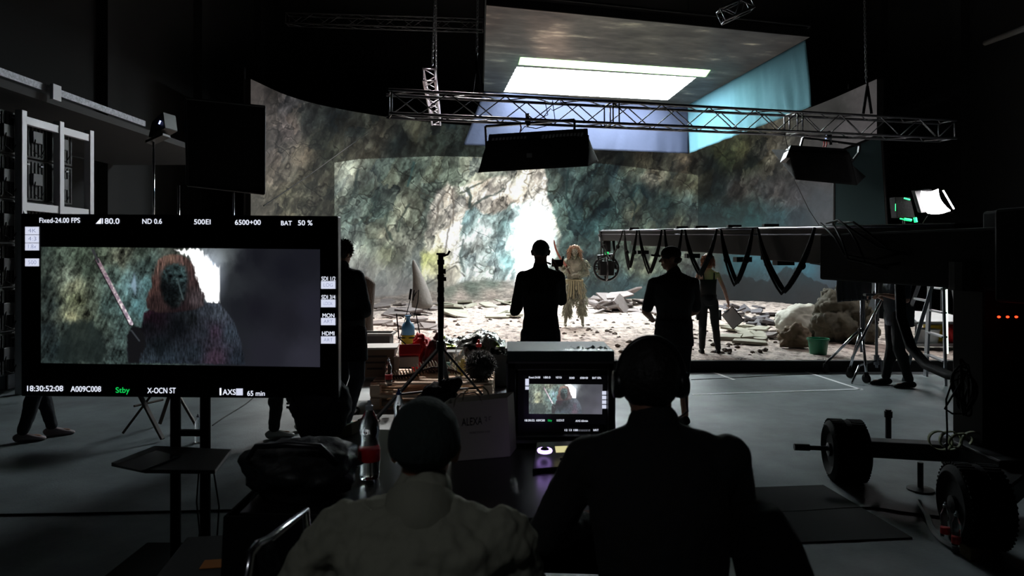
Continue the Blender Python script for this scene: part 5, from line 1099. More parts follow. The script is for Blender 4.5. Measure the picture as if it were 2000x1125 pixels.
# small cased monitor
Ym = 3.42; sm_ = thing('cased_monitor', 'small monitor built into a black flight case on the table, showing the creature picture', 'monitor', P(1095, 868, Ym))
def qd(x0, y0, x1, y1, Y): return [P(x0, y0, Y), P(x1, y0, Y), P(x1, y1, Y), P(x0, y1, Y)]
D = .42
zb = TZ + .004
mb = MB(); a = qd(991, 708, 1200, 722, Ym - .06); mb.prism(a, (0, D, 0)); a = qd(991, 708, 1007, 862, Ym - .06); mb.prism(a, (0, D, 0)); a = qd(1188, 708, 1200, 862, Ym - .06); mb.prism(a, (0, D, 0)); a = qd(991, 852, 1200, 864, Ym - .06); mb.prism(a, (0, D, 0)); a = qd(991, 708, 1200, 862, Ym - .06 + D); mb.prism(a, (0, .012, 0)); mb.build('case_shell', black, sm_, bevel=.003)
mb = MB()
for x0, y0, x1, y1 in ((989, 706, 1202, 710), (989, 706, 992, 864), (1199, 706, 1202, 864), (989, 860, 1202, 866)): mb.prism(qd(x0, y0, x1, y1, Ym - .064), (0, .02, 0))
mb.build('metal_edging', steeld, sm_)
mb = MB(); a = qd(990, 686, 1200, 707, Ym - .03); mb.prism(a, (0, D - .03, 0)); mb.build('case_lid', mat('grey_lid', (76, 92, 96), .5), sm_, bevel=.004)
mb = MB(); mb.prism(qd(1010, 724, 1186, 850, Ym), (0, .05, 0)); mb.build('monitor_housing', plast, sm_, bevel=.004)
mb = MB(); mb.prism(qd(1022, 733, 1184, 829, Ym - .003), (0, .004, 0)); mb.build('screen_panel', mat('screen_dark', (8, 8, 12), .3, emit=.3), sm_)
picquad('picture', (1033, 750), (1177, 751), (1176, 809), (1033, 808), Ym, (300, 130), screen_mat('small_picture', 1.0), sm_, lift=1, off=-.006)
for s_, x0, x1, y1, h in (('Fixed-24.00', 1033, 1055, 739, 4), ('180.0', 1062, 1075, 739, 4), ('ND 0.6', 1086, 1097, 739, 4), ('500', 1112, 1122, 740, 4), ('6500+00', 1133, 1148, 740, 4), ('BAT 50%', 1157, 1174, 740, 4), ('18:30:52', 1025, 1044, 823, 4), ('A009C008', 1047, 1064, 823, 4), ('X-OCN ST', 1087, 1102, 823, 4), ('AXS 65min', 1124, 1148, 824, 4), ('12 13 100 : : : : : : :', 1103, 1152, 842, 4), ('INPUT', 1159, 1169, 842, 4)):
    mb = MB(); put(mb, s_, x0, x1, y1, h, Ym, -.007); mb.build('screen_text', txt, sm_)
mb = MB(); put(mb, 'Stby', 1070, 1078, 823, 4, Ym, -.007); mb.build('screen_text', txg, sm_)
for x0, y0, x1, y1 in ((1026, 740, 1033, 753), (1026, 755, 1033, 761), (1176, 764, 1184, 771), (1176, 773, 1184, 780), (1176, 782, 1184, 789), (1176, 791, 1184, 798)): mb = MB(); rect(mb, x0, y0, x1, y1, Ym, -.007); mb.build('info_box', boxw, sm_)
mb = MB(); mb.prism(qd(1099, 848, 1169, 853, Ym - .012), (0, .004, 0)); plab(mb.build('light_strip', mat('cool_strip', (150, 165, 190), .5, emit=.6), sm_), 'pale light strip under the screen')
# crumpled plastic on the case
mb = MB(); g = random.Random(4); nx, ny = 36, 14; vs = []
for j_ in range(ny + 1):
    for i in range(nx + 1):
        u, v = i / nx, j_ / ny; p = P(1092 + 108 * u, 686, Ym).lerp(P(1092 + 108 * u, 686, Ym + .3), v); e = min(u, 1 - u, v * .8, (1 - v)) * 5; vs.append(p + V((0, 0, .004 + min(1, e) * (.010 + .018 * abs(mn.noise(V((u * 9, v * 5, 2)))) + .012 * mn.noise(V((u * 22, v * 11, 5)))))))
fs = [(j_ * (nx + 1) + i, j_ * (nx + 1) + i + 1, (j_ + 1) * (nx + 1) + i + 1, (j_ + 1) * (nx + 1) + i) for j_ in range(ny) for i in range(nx)]
mb.add(vs, fs); tag(mb.build('plastic_sheet', mat('crumpled_plastic', (120, 132, 136), .25, spec=.6), smooth=False, solid=.001), 'crumpled grey plastic sheet lying on top of the cased monitor', 'plastic sheet')
# controller with glowing trackball
ct = thing('control_panel', 'low black control panel with a glowing violet ring and small lit screen, on the table', 'controller', G(1100, 905, TZ))
mb = MB(); mb.prism([G(1040, 925, TZ), G(1165, 915, TZ), G(1150, 868, TZ + .05), G(1048, 872, TZ + .05)], (0, 0, .02)); mb.build('panel', plast, ct, bevel=.003)
c0 = G(1064, 880, TZ + .072); mb = MB(); mb.tube([c0 + V((.026 * math.cos(a), .03 * math.sin(a), 0)) for a in np.linspace(0, 6.28, 20)[:-1]], .008, 8, closed=True); plab(mb.build('trackball_ring', mat('violet_glow', (196, 160, 255), .5, emit=4), ct), 'glowing violet-white ring')
mb = MB(); mb.ell(c0, (.022, .024, .016)); mb.build('trackball', plast, ct, smooth=True)
mb = MB(); mb.prism([G(1086, 884, TZ + .075), G(1143, 882, TZ + .075), G(1136, 871, TZ + .08), G(1084, 873, TZ + .08)], (0, 0, .003)); plab(mb.build('small_screen', mat('warm_screen', (214, 206, 150), .5, emit=.95), ct), 'small warm lit screen')
for i in range(4):
    for k_ in range(2): c = G(1098 + i * 14, 896 + k_ * 8, TZ + .055); mb = MB(); mb.box(c, (.02, .014, .012)); mb.build('button', black, ct, bevel=.002)
# bags and box left
mb = MB(); mb.rock((0, 0, 0), (.24, .2, .12), .16, 1.3, 33, 4, flat=.75); b_ = thing('shoulder_bag', 'padded black bag with a curved handle lying on the table left of the bottle', 'bag', V((-.84, 2.72, TZ + .095)), world=False); mb.build('bag_body', mat('black_nylon', (20, 21, 23), .5, bump=.3, bscale=20), b_, smooth=True)
mb = MB(); mb.tube([(-.16, -.14, .08), (-.12, -.16, .13), (0, -.17, .14), (.12, -.16, .13), (.16, -.14, .08)], .012, 8); mb.build('handle', plast, b_, smooth=True)
bp_ = thing('backpack', 'dark backpack leaning beside the tan box at the far left of the table', 'bag', V((-.98, 3.5, TZ)), world=False); mb = MB(); mb.rock((0, 0, .16), (.15, .12, .17), .12, 1.2, 36, 4); mb.build('bag_body', mat('dark_violet_nylon', (26, 22, 34), .7), bp_, smooth=True); mb = MB(); mb.tube([(-.08, 0, .28), (-.14, -.02, .32), (-.04, -.03, .37), (.03, 0, .3)], .007, 6); mb.build('loop', cablem, bp_)
mb = MB(); Yx = 3.45; a = [P(632, 848, Yx), P(686, 827, Yx + .12), P(688, 848, Yx + .12), P(635, 874, Yx)]
for q in (a[2], a[3]): q.z = TZ + .002
mb.prism(a, (.03, .1, 0)); tag(mb.build('tan_box', mat('tan_card', (112, 106, 84), .8), bevel=.003), 'long tan cardboard box on the far left corner of the table', 'box')
# chairs of the two operators and jacket
def op_chair(label, x, y, z=.44, rz=0):
    t = thing('office_chair', label, 'chair', (x, y, 0), rz, world=False)
    mb = MB(); mb.rock((0, 0, z - .02), (.26, .25, .05), .02, 1, 2, 3); mb.build('seat', blackc, t, smooth=True)
    mb = MB(); mb.loft([((0, -.27, z + .08), .19, .03), ((0, -.30, z + .25), .2, .03), ((0, -.31, z + .36), .16, .025)], 20); mb.build('backrest', blackc, t, smooth=True)
    for s_ in (-1, 1):
        mb = MB(); mb.tube([(s_ * .27, -.26, z - .02), (s_ * .30, -.3, z + .16), (s_ * .31, -.22, z + .23), (s_ * .31, .1, z + .23), (s_ * .29, .16, z + .1), (s_ * .27, .14, z - .03)], .013, 8); plab(mb.build('armrest', steel, t, smooth=True), 'chrome tube armrest')
        for f in (-1, 1): mb = MB(); mb.cyl((s_ * .23, f * .2, z - .04), (s_ * .27, f * .25, 0), .014); mb.build('leg', steeld, t)
    return t
op_chair('black chair with chrome armrests under the operator in the khaki shirt', P1.x - .02, P1.y - .12, .40)
op_chair('black chair with chrome armrests under the operator wearing headphones', P2.x, P2.y - .12, .50)
mb = MB(); mb.loft([(V((.67, 1.55, .62)), .10, .16), (V((.655, 1.60, .80)), .09, .16), (V((.62, 1.68, .98)), .075, .15), (V((.60, 1.70, 1.07)), .05, .11)], 20); tag(mb.build('hanging_jacket', blackc, smooth=True, remesh=.012), 'black jacket hanging on the right side of the chair of the operator with headphones', 'jacket')
ec = thing('empty_chair', 'empty dark chair with a bent chrome back frame left of the operator in khaki', 'chair', (-.62, 1.5, 0))
mb = MB(); mb.tube([(-.66, 1.35, .3), (-.645, 1.5, .75), P(484, 1118, 1.6), P(489, 1082, 1.62), P(505, 1062, 1.66), P(528, 1052, 1.72), (-.56, 1.85, 1.0), (-.55, 1.9, .7)], .011, 8); mb.build('back_frame', steel, ec, smooth=True)
mb = MB(); mb.prism([P(490, 1080, 1.63), P(526, 1056, 1.71), P(540, 1110, 1.71), P(500, 1130, 1.63)], (.012, 0, 0)); mb.build('back_pad', blackc, ec)
mb = MB(); mb.box((-.78, 1.62, .46), (.40, .42, .05)); mb.build('seat', blackc, ec, bevel=.02)
for sx in (-.95, -.62):
    for sy in (1.45, 1.8): mb = MB(); mb.cyl((sx, sy, 0), (sx, sy, .44), .012); mb.build('leg', steel, ec)
fl_ = thing('case', 'low dark case with an orange sticker on the floor beside the black table', 'case', (-1.24, 2.9, 0)); c = V((-1.24, 2.9, .26))
mb = MB(); mb.box(c, (.42, .5, .30), .15); mb.build('body', mat('case_dark', (24, 24, 26), .6), fl_, bevel=.01)
mb = MB(); mb.box(c + V((.04, -.06, .152)), (.17, .08, .002), .15); plab(mb.build('sticker', mat('orange_sticker', (196, 118, 40), .6), fl_), 'orange sticker')
for sx in (-1, 1): mb = MB(); mb.lathe([(.03, -.02), (.05, -.015), (.05, .015), (.03, .02)], c + V((sx * .16, -.15, -.21)), 18, axis=(1, 0, 0)); mb.build('castor', rubber, fl_)

# ================================================================ folding stool, telescopic stand
fs_ = thing('folding_stool', 'folding wooden stool with crossed legs behind the columns of the monitor stand', 'stool', G(310, 858))
wd = mat('dark_wood', (70, 52, 42), .6, var=.2, vscale=12, stretch=(1, 1, 6))
for a, b in (((240, 850), (318, 768)), ((318, 862), (262, 768)), ((312, 832), (345, 768)), ((385, 838), (330, 775))):
    q0 = G(*a); q0.z = .02; q1 = P(b[0], b[1], q0.y + (.12 if a[0] < 330 else -.05)); q1.z = .50; mb = MB(); mb.bar(q0, q1, .04, .022); mb.build('leg', wd, fs_, bevel=.003)
mb = MB(); q0, q1 = G(262, 826), G(318, 812); q0.z = q1.z = .17; mb.cyl(q0, q1, .012); mb.build('stretcher', wd, fs_)
mb = MB(); c = P(300, 768, 6.65); c.z = .5; mb.box(c, (.55, .42, .03)); mb.build('seat', mat('canvas_grey', (96, 92, 90), .9), fs_, bevel=.008)
bottle('small clear bottle with a red label on the floor behind the monitor stand', G(387, 864), .26, .036)

st_x, st_y = P(861, 0, 6.9).x, 6.9
ts = thing('telescopic_stand', 'tall black telescopic stand with spread tripod legs before the wooden pallets', 'stand', (st_x, st_y, 0))
Z = lambda py: CH + (HZ - py) / F * st_y
def seg(n_, a, b, r, m): mb = MB(); mb.cyl((st_x, st_y, Z(a)), (st_x, st_y, Z(b)), r, n=18); return mb.build(n_, m, ts, smooth=False)
seg('lower_tube', 828, 585, .028, black); seg('middle_tube', 640, 540, .031, blackm); seg('upper_tube', 545, 498, .027, blackm)
for y_ in (541, 585, 566, 512): seg('collar', y_ + 5, y_ - 5, .036, black)
mb = MB(); mb.cyl((st_x, st_y, Z(498)), (st_x, st_y, Z(494)), .045); mb.tube([(st_x + .02, st_y, Z(500)), (st_x + .07, st_y, Z(497)), (st_x + .09, st_y, Z(490))], .012, 8); mb.box((st_x + .035, st_y, Z(545)), (.04, .04, .04)); mb.box((st_x + .035, st_y, Z(530)), (.03, .03, .05)); mb.build('top_spigot', black, ts)
ap = V((st_x, st_y, Z(676)))
for fx, fy, in ((-.68, -.42), (.62, .12), (.05, .68)): f = V((st_x + fx, st_y + fy, .02)); mb = MB(); mb.bar(ap + (f - ap) * .03, f, .045, .022); mb.build('leg', mat('grey_leg', (64, 64, 66), .45, .6), ts); 
for fx, fy, in ((-.68, -.42), (.62, .12), (.05, .68)): f = V((st_x + fx, st_y + fy, .02)); mb = MB(); mb.bar(ap.lerp(f, .58), V((st_x, st_y, .34)), .03, .016); mb.build('strut', MATS['grey_leg'], ts)
mb = MB(); mb.cyl(ap + V((0, 0, -.04)), ap + V((0, 0, .05)), .045); mb.build('collar', black, ts)
mb = MB(); mb.rock((0, 0, 0), (.24, .13, .15), .3, 1.4, 44, 4); o = mb.build('sandbag', blackc, smooth=True); o.location = (st_x - .02, st_y - .24, .30); o.rotation_euler = (0, R(-35), 0); tag(o, 'black sandbag slung over the leg of the telescopic stand', 'sandbag')

# ================================================================ pallets and the things on them
pw = mat('pallet_wood', (224, 196, 172), .75, bump=.3, bscale=10, var=.25, vscale=8, stretch=(.3, 3, 1))
PX0, PX1 = P(722, 0, 7.5).x, P(962, 0, 7.5).x
def pallet(label, x0, x1, y0, y1, z, nb=6, group=None):
    t = thing('wooden_pallet', label, 'pallet', ((x0 + x1) / 2, (y0 + y1) / 2, z)); dy = (y1 - y0) / nb
    for i in range(nb): mb = MB(); mb.box(((x0 + x1) / 2, y0 + dy * (i + .5), z + .134), (x1 - x0, dy * .62, .02)); mb.build('deck_board', pw, t, bevel=.002)
    for i in range(3):
        xx = x0 + (x1 - x0) * (.04 + .46 * i)
        mb = MB(); mb.box((xx, (y0 + y1) / 2, z + .115), (.1, y1 - y0, .018)); mb.build('stringer', pw, t, bevel=.002)
        for k_ in range(3): mb = MB(); mb.box((xx, y0 + .06 + (y1 - y0 - .12) * k_ / 2, z + .061), (.11, .11, .088)); mb.build('block', pw, t, bevel=.003)
    for k_ in range(3): mb = MB(); mb.box(((x0 + x1) / 2, y0 + .06 + (y1 - y0 - .12) * k_ / 2, z + .008), (x1 - x0, .1, .016)); mb.build('bottom_board', pw, t, bevel=.002)
    return t
pallet('lower wooden pallet of the stack of two before the rubble floor', PX0, PX1, 7.5, 8.5, .0); pallet('upper wooden pallet of the stack of two, carrying props', PX0, PX1, 7.5, 8.5, .146)
DZ = .292
def D_(px, py): return G(px, py, DZ)
bottle('clear bottle with a red label standing on the upper pallet', D_(759, 753), .30, .040)
mb = MB(); c = V((-1.58, 8.05, DZ)); bx_ = thing('cardboard_box', 'open brown cardboard box with white flaps on the left of the upper pallet', 'box', c); mb.box(c + V((0, 0, .16)), (.40, .36, .32), .1); mb.build('body', mat('brown_card', (122, 96, 78), .8), bx_, bevel=.004)
mb = MB(); mb.box(c + V((.02, -.02, .335)), (.44, .40, .02), .1); plab(mb.build('white_lid', mat('white_card', (206, 204, 200), .7), bx_), 'white lid sheet')
for i in range(3): mb = MB(); mb.box(c + Matrix.Rotation(.1, 3, 'Z') @ V((-.02, -.183, .24 - i * .07)), (.28 - .05 * i, .002, .022), .1); mb.build('printed_mark', mat('print_brown', (60, 46, 40), .8), bx_)
rb = thing('red_box', 'red and white box tilted on the pallet beside the brown box', 'box', c + V((.36, 0, .1))); Mx = Matrix.Rotation(.2, 3, 'Z') @ Matrix.Rotation(-.35, 3, 'X'); mb = MB(); mb.box(c + V((.37, .0, .27)), (.24, .26, .12), Mx); mb.build('body', mat('box_red', (205, 44, 52), .5), rb, bevel=.004); mb = MB(); mb.box(c + V((.36, .02, .16)), (.22, .2, .12), .2); mb.build('white_base', MATS['white_card'], rb, bevel=.004)
mb = MB(); mb.lathe([(.05, 0), (.06, .22), (.062, .23), (.05, .232)], c + V((.21, -.10, 0)), 20); tag(mb.build('plastic_cup', mat('milky_plastic', (190, 176, 164), .4)), 'milky plastic beaker between the brown box and the red box', 'cup')
mb = MB(); mb.rock((0, 0, 0), (.16, .14, .24), .3, 1.5, 51, 4); o = mb.build('red_bag', mat('red_fabric', (196, 30, 36), .6, bump=.5, bscale=10), smooth=True); o.location = (-1.1, 8.35, DZ + .19); tag(o, 'bright red cloth bag behind the red box on the pallet', 'bag')
mb = MB(); mb.rock((0, 0, 0), (.12, .12, .25), .25, 1.4, 53, 4); o = mb.build('maroon_bag', mat('maroon_leather', (92, 48, 48), .4), smooth=True); o.location = (-.93, 8.2, DZ + .2); o.rotation_euler = (0, R(14), 0); tag(o, 'dark maroon glossy bag leaning against the bright red bag', 'bag')
# the toothed spine prop
sp = thing('spine_prop', 'dark curved spine prop lined with white teeth lying along the upper pallet', 'prop', D_(830, 735)); sm2 = mat('spine_brown', (66, 40, 38), .6); ivory = mat('ivory', (224, 214, 200), .5)
pts = [(767, 749, .03), (785, 742, .05), (805, 732, .09), (825, 724, .14), (845, 719, .17), (865, 720, .18), (885, 724, .15), (900, 730, .1)]; sv = [P(x, y, 7.78) for x, y, z in pts]
for p in sv: p.z = max(p.z, DZ + .03)
mb = MB(); mb.tube(sv, [.008, .014, .018, .02, .022, .02, .018, .01], 10); mb.build('backbone', sm2, sp, smooth=True)
for i in range(22):
    f = .04 + .9 * i / 21 * (len(sv) - 1.1); a = int(f); p = sv[a].lerp(sv[min(a + 1, len(sv) - 1)], f - a); h = .05 + .05 * math.sin(math.pi * i / 21)
    mb = MB(); mb.tube([p + V((0, 0, .01)), p + V((-.012, 0, h * .6)), p + V((-.03, 0, h))], [.012, .009, .001], 8); mb.build('tooth', ivory, sp, smooth=True)
    mb = MB(); mb.tube([p, p + V((.01, -.02, -.02)), p + V((.02, -.03, -.035))], [.013, .01, .003], 6); mb.build('rib', sm2, sp, smooth=True)
wg = thing('wig', 'round mass of dark curly hair, a wig, on the right end of the pallet', 'wig', P(940, 752, 7.62)); c = P(938, 735, 7.68); c.z = DZ + .15
mb = MB(); mb.rock(c, (.155, .14, .145), .12, 2, 61, 4); mb.tufts(900, lambda g: (lambda d: (c + V((d.x * .145, d.y * .13, d.z * .14)), d + V((g.uniform(-.6, .6), g.uniform(-.6, .6), g.uniform(-.6, .6)))))(V((g.gauss(0, 1), g.gauss(0, 1), g.gauss(0, 1) + .2)).normalized()), .06, .004, 4); mb.build('hair', darkhair, wg, smooth=True)
ybg = thing('plastic_bag', 'clear plastic bag with a yellow sponge inside, on the pallet beside the wig', 'bag', P(900, 735, 7.9)); c = P(899, 716, 7.95); c.z = DZ + .13
mb = MB(); mb.rock(c, (.10, .09, .15), .3, 2, 63, 3); mb.build('bag_film', mat('thin_film', (225, 228, 230), .15, trans=.8, spec=.6), ybg); mb = MB(); mb.rock(c + V((.02, 0, -.03)), (.05, .05, .09), .1, 1.5, 64, 3); plab(mb.build('sponge', yellow, ybg, smooth=True), 'yellow sponge'); mb = MB(); mb.tube([c + V((-.05, 0, .12)), c + V((-.05, 0, .2)), c + V((.03, 0, .2)), c + V((.04, 0, .12))], .007, 6); mb.build('handle', white, ybg)
mb = MB(); c = V((-.78, 8.34, DZ + .12)); mb.box(c, (.34, .22, .24)); tag(mb.build('grey_box', mat('grey_card', (112, 110, 106), .7), bevel=.005), 'plain grey box behind the tripod of the telescopic stand', 'box')
mb = MB(); mb.lathe([(.06, 0), (.075, .12), (.08, .12), (.08, .13), (.06, .131)], D_(872, 728), 20); tag(mb.build('tub', mat('teal_tub', (92, 140, 140), .5)), 'small teal plastic tub behind the spine prop', 'tub')
mb = MB(); c = P(935, 700, 8.25); c.z = DZ; mb.lathe([(.03, 0), (.032, .2), (.02, .27), (.02, .3)], c, 16); rbm = thing('spray_bottle', 'bottle with a red screw cap behind the wig', 'bottle', c); mb.build('bottle_body', mat('dark_bottle', (60, 60, 62), .3), rbm, smooth=True); mb = MB(); mb.lathe([(.034, .3), (.036, .34), (.015, .35), (.012, .39)], c, 16); mb.build('bottle_cap', red, rbm)
# mound covered by a foil / camouflage cloth
bt = thing('storage_bin', 'dark bin standing under the crumpled foil cloth behind the pallets', 'bin', (-.57, 9.05, 0)); mb = MB(); mb.box((-.52, 9.05, .24), (.95, .6, .48)); mb.build('body', mat('bin_dark', (40, 42, 42), .6), bt, bevel=.02); mb = MB(); mb.box((-.52, 9.05, .495), (1.0, .65, .03)); mb.build('rim', mat('bin_dark2', (52, 54, 54), .6), bt, bevel=.008)
nx, ny = 70, 34; vs = []; x0, x1, y0, y1 = -1.14, -.03, 8.62, 9.5
for j_ in range(ny + 1):
    for i in range(nx + 1):
        u, v = i / nx, j_ / ny; X = x0 + (x1 - x0) * u; Y = y0 + (y1 - y0) * v
        h = .52 + .16 * math.exp(-((u - .66) / .22) ** 2) + .06 * math.exp(-((u - .2) / .15) ** 2); e = min(u, 1 - u) * 7; f = min(v, 1 - v) * 5
        h = .40 + (h - .40) * min(1, e) ** .6 * min(1, f + .2) ** .7; h += .045 * mn.noise(V((u * 8, v * 5, 1))) + .03 * mn.noise(V((u * 19, v * 11, 4)))
        vs.append((X + .02 * mn.noise(V((u * 6, v * 6, 9))), Y, max(h, .37 if (u < .05 or u > .95 or v < .08 or v > .92) else .535)))
fs = [(j_ * (nx + 1) + i, j_ * (nx + 1) + i + 1, (j_ + 1) * (nx + 1) + i + 1, (j_ + 1) * (nx + 1) + i) for j_ in range(ny) for i in range(nx)]
foil = mat('foil_cloth', (168, 176, 172), .22, .75); nt = foil.node_tree; b = nt.nodes['Principled BSDF']; tcn = nt.nodes.new('ShaderNodeTexCoord'); nz = nt.nodes.new('ShaderNodeTexNoise'); nz.inputs['Scale'].default_value = 5; nt.links.new(tcn.outputs['Object'], nz.inputs['Vector'])
rp = nt.nodes.new('ShaderNodeValToRGB'); rp.color_ramp.interpolation = 'CONSTANT'; rp.color_ramp.elements[0].color = tuple(lin((22, 26, 22))) + (1,); rp.color_ramp.elements[1].position = .62; rp.color_ramp.elements[1].color = tuple(lin((110, 130, 40))) + (1,); e = rp.color_ramp.elements.new(.47); e.color = tuple(lin((176, 182, 180))) + (1,)
nt.links.new(nz.outputs['Fac'], rp.inputs['Fac']); nt.links.new(rp.outputs['Color'], b.inputs['Base Color'])
mb = MB(); mb.add(vs, fs); tag(mb.build('foil_cloth', foil, solid=.002), 'crumpled silver and green-black cloth draped over a bin behind the pallets', 'cloth')
# pressure sprayer, grey tub
q = G(797, 704, TOP); q.y = 10.25; q.x = P(797, 0, 10.25).x; q.z = TOP; spr = thing('pressure_sprayer', 'yellow and blue pressure sprayer with a hose on the platform edge', 'sprayer', q)
mb = MB(); mb.lathe([(.09, 0), (.1, .03), (.1, .32), (.095, .36)], q, 24); plab(mb.build('tank', mat('sprayer_yellow', (214, 176, 40), .4), spr, smooth=True), 'yellow tank'); mb = MB(); mb.lathe([(.1, .34), (.098, .44), (.08, .5), (.04, .53), (.03, .56), (.03, .6), (.05, .61), (.05, .63)], q, 24); plab(mb.build('pump_top', mat('sprayer_blue', (96, 150, 190), .4), spr, smooth=True), 'light blue top')
mb = MB(); mb.tube([q + V((-.05, -.05, .6)), q + V((-.16, -.08, .66)), q + V((-.12, -.1, .3)), q + V((0, -.14, .2)), q + V((.13, -.1, .22)), q + V((.2, -.05, .1))], .01, 8); mb.tube([q + V((.12 * math.cos(a), -.05 + .04 * math.sin(a), .3)) for a in np.linspace(0, 6.28, 16)[:-1]], .01, 6, closed=True); mb.build('hose', cablem, spr, smooth=True)
mb = MB(); mb.tube([q + V((.0, -.04, .62)), q + V((.13, -.05, .64)), q + V((.19, -.02, .3)), q + V((.2, 0, .05))], .009, 6); mb.build('hose', cablem, spr, smooth=True)
mb = MB(); mb.cyl(q + V((-.19, 0, .02)), P(802, 583, 10.3), .006); mb.cyl(P(800, 585, 10.3), P(803, 564, 10.3), .018); mb.cyl(P(807, 587, 10.3), P(809, 566, 10.3), .01); mb.build('spray_wand', black, spr)
mb = MB(); mb.tube([P(806, 585, 10.3), P(812, 572, 10.3), P(818, 566, 10.3), P(816, 590, 10.3), P(808, 620, 10.3), q + V((.03, 0, .66))], .008, 6); mb.build('hose', cablem, spr, smooth=True)
gt = thing('planter_tub', 'grey rectangular planter tub beside the tree stump', 'tub', (-2.05, 9.3, 0)); c = V((P(735, 0, 9.2).x, 9.35, .32)); mb = MB(); mb.box(c, (.36, .3, .6)); mb.build('body', mat('tub_grey', (66, 66, 66), .6), gt, bevel=.01); mb = MB()
for a, b in (((-.2, -.17), (.2, -.17)), ((.2, -.17), (.2, .17)), ((.2, .17), (-.2, .17)), ((-.2, .17), (-.2, -.17))): mb.bar(c + V((a[0], a[1], .31)), c + V((b[0], b[1], .31)), .03, .03)
mb.build('rim', mat('tub_rim', (130, 130, 128), .5), gt)
floor_cable([(560, 790), (600, 784), (650, 786), (700, 800), (680, 812), (610, 800), (560, 797)], .012, 'thick black cable lying in loops on the floor behind the monitor', cablem)
floor_cable([(700, 822), (718, 815), (740, 820), (735, 828), (705, 830)], .008, 'thin black cable loop on the floor near the pallets', cablem)

# ================================================================ camera crane and its dolly
A_ = P(1176, 462, 13.4); B_ = V((3.34, 4.7, A_.z + (1.80 - A_.z)))
A_.z = 2.08; B_.z = 1.80
def armat(px):                      # point on the arm axis seen at column px
    k = (px - 1000) / F; t = (k * A_.y - A_.x) / ((B_.x - A_.x) - k * (B_.y - A_.y)); return A_.lerp(B_, max(0, min(1, t)))
cr = thing('camera_crane', 'long dark telescopic camera crane arm reaching over the floor, cables looped along it', 'camera crane', (3.34, 4.7, 0))
am = mat('crane_grey', (30, 28, 31), .55, .2); sections = [(1182, 1245, .20, .14), (1243, 1340, .27, .20), (1335, 1520, .32, .25), (1510, 1900, .36, .30)]
for x0, x1, h, w_ in sections:
    a, b = armat(x0), armat(x1); dz = V((0, 0, -h / 2 + .12)); mb = MB(); mb.bar(a + dz, b + dz, w_, h); mb.build('arm_section', am, cr, bevel=.01)
    mb = MB(); d = (b - a).normalized(); x_ = d.cross(V((0, 0, 1))).normalized()
    for s_ in (-1, 1): mb.cyl(a + x_ * s_ * w_ * .55 + V((0, 0, .10)), b + x_ * s_ * w_ * .55 + V((0, 0, .10)), .012); mb.cyl(a + x_ * s_ * w_ * .5 + V((0, 0, .035)), b + x_ * s_ * w_ * .5 + V((0, 0, .035)), .008)
    mb.build('guide_rail', mat('rail_steel', (150, 148, 160), .3, .9), cr, smooth=True)
for x_ in (1243, 1337, 1375, 1440, 1512): mb = MB(); p = armat(x_); mb.box(p + V((-.04, 0, .12)), (.16, .07, .06)); mb.build('cable_clamp', black, cr)
for px_, w_ in ((1255, .03), (1352, .05), (1450, .06), (1530, .08)): mb = MB(); p = armat(px_); mb.box(p + V((0, 0, -.26)), (.18, .14, .06)); mb.build('roller_block', black, cr)
for x0, x1, yl, n_ in ((1195, 1244, 507, 2), (1247, 1273, 528, 3), (1277, 1324, 536, 3), (1330, 1366, 536, 3), (1372, 1438, 541, 4), (1446, 1512, 558, 4), (1522, 1640, 576, 6)):
    a, b = armat(x0) + V((-.24, -.02, .10)), armat(x1) + V((-.24, -.02, .10)); lo = a.lerp(b, .5); lo.z = CH + (HZ - yl) / F * lo.y
    for k_ in range(n_):
        mb = MB(); o = V((rnd.uniform(-.03, .03), rnd.uniform(-.03, .03), 0)); zz = rnd.uniform(0, .05); pts = []
        for i in range(17):
            u = i / 16; p = a.lerp(b, u); s_ = abs(2 * u - 1); drop = 1 - (.78 * s_ ** 1.15 + .22 * s_ ** 5); p.z = p.z - (p.z - lo.z - zz) * drop; pts.append(p + o * (1 - s_ ** 4))
        mb.tube(pts, .013, 6); mb.build('looped_cable', cablem, cr, smooth=True)
    for u in (.2, .8): mb = MB(); p = a.lerp(b, u); p.z -= (p.z - lo.z) * .55; mb.ell(p, (.035, .035, .04)); mb.build('cable_tie', blackm, cr)
# back end: bucket, weights, column
d = (B_ - A_).normalized(); x_ = d.cross(V((0, 0, 1))).normalized()
mb = MB(); mb.bar(armat(1640) + V((0, 0, -.17)), B_ + d * .3 + V((0, 0, -.12)), .42, .42); mb.build('bucket', blackm, cr, bevel=.02)
mb = MB(); mb.bar(B_ + d * .2 + V((.15, 0, -.10)), B_ + d * 1.3 + V((.2, 0, -.06)), .85, .6); mb.build('counterweight_box', blackm, cr, bevel=.02)
mb = MB(); p = P(1712, 531, 6.0); q = P(1583, 512, 6.6); mb.cyl(p, q, .017); mb.cyl(p, p.lerp(q, .62), .034); mb.cyl(p.lerp(q, .35), p.lerp(q, .7), .042); mb.build('hydraulic_strut', mat('strut_metal', (60, 66, 70), .4, .6), cr)
colx, coly = B_.x, 4.75
mb = MB(); mb.box((colx, coly, .95), (.34, .34, 1.1)); mb.build('column', blackm, cr, bevel=.02); mb = MB(); mb.cyl((colx, coly, 1.45), (colx, coly, 1.65), .26, n=24); mb.build('turntable', blackm, cr)
mb = MB(); mb.box((colx + .33, coly - .25, 1.32), (.45, .2, .5)); cu = mb.build('control_box', blackm, cr, bevel=.01)
for i in range(3):
    p = P(1951 + 17 * i, 619, coly - .36); mb = MB(); mb.ell(p, (.011, .006, .007), n=10, m=6); mb.build('red_indicator', mat('red_led', (255, 40, 16), .4, emit=9), cr)
mb = MB(); mb.box((colx + .33, coly - .25, 1.75), (.8, .5, .5)); mb.build('battery_shelf', blackm, cr, bevel=.02)
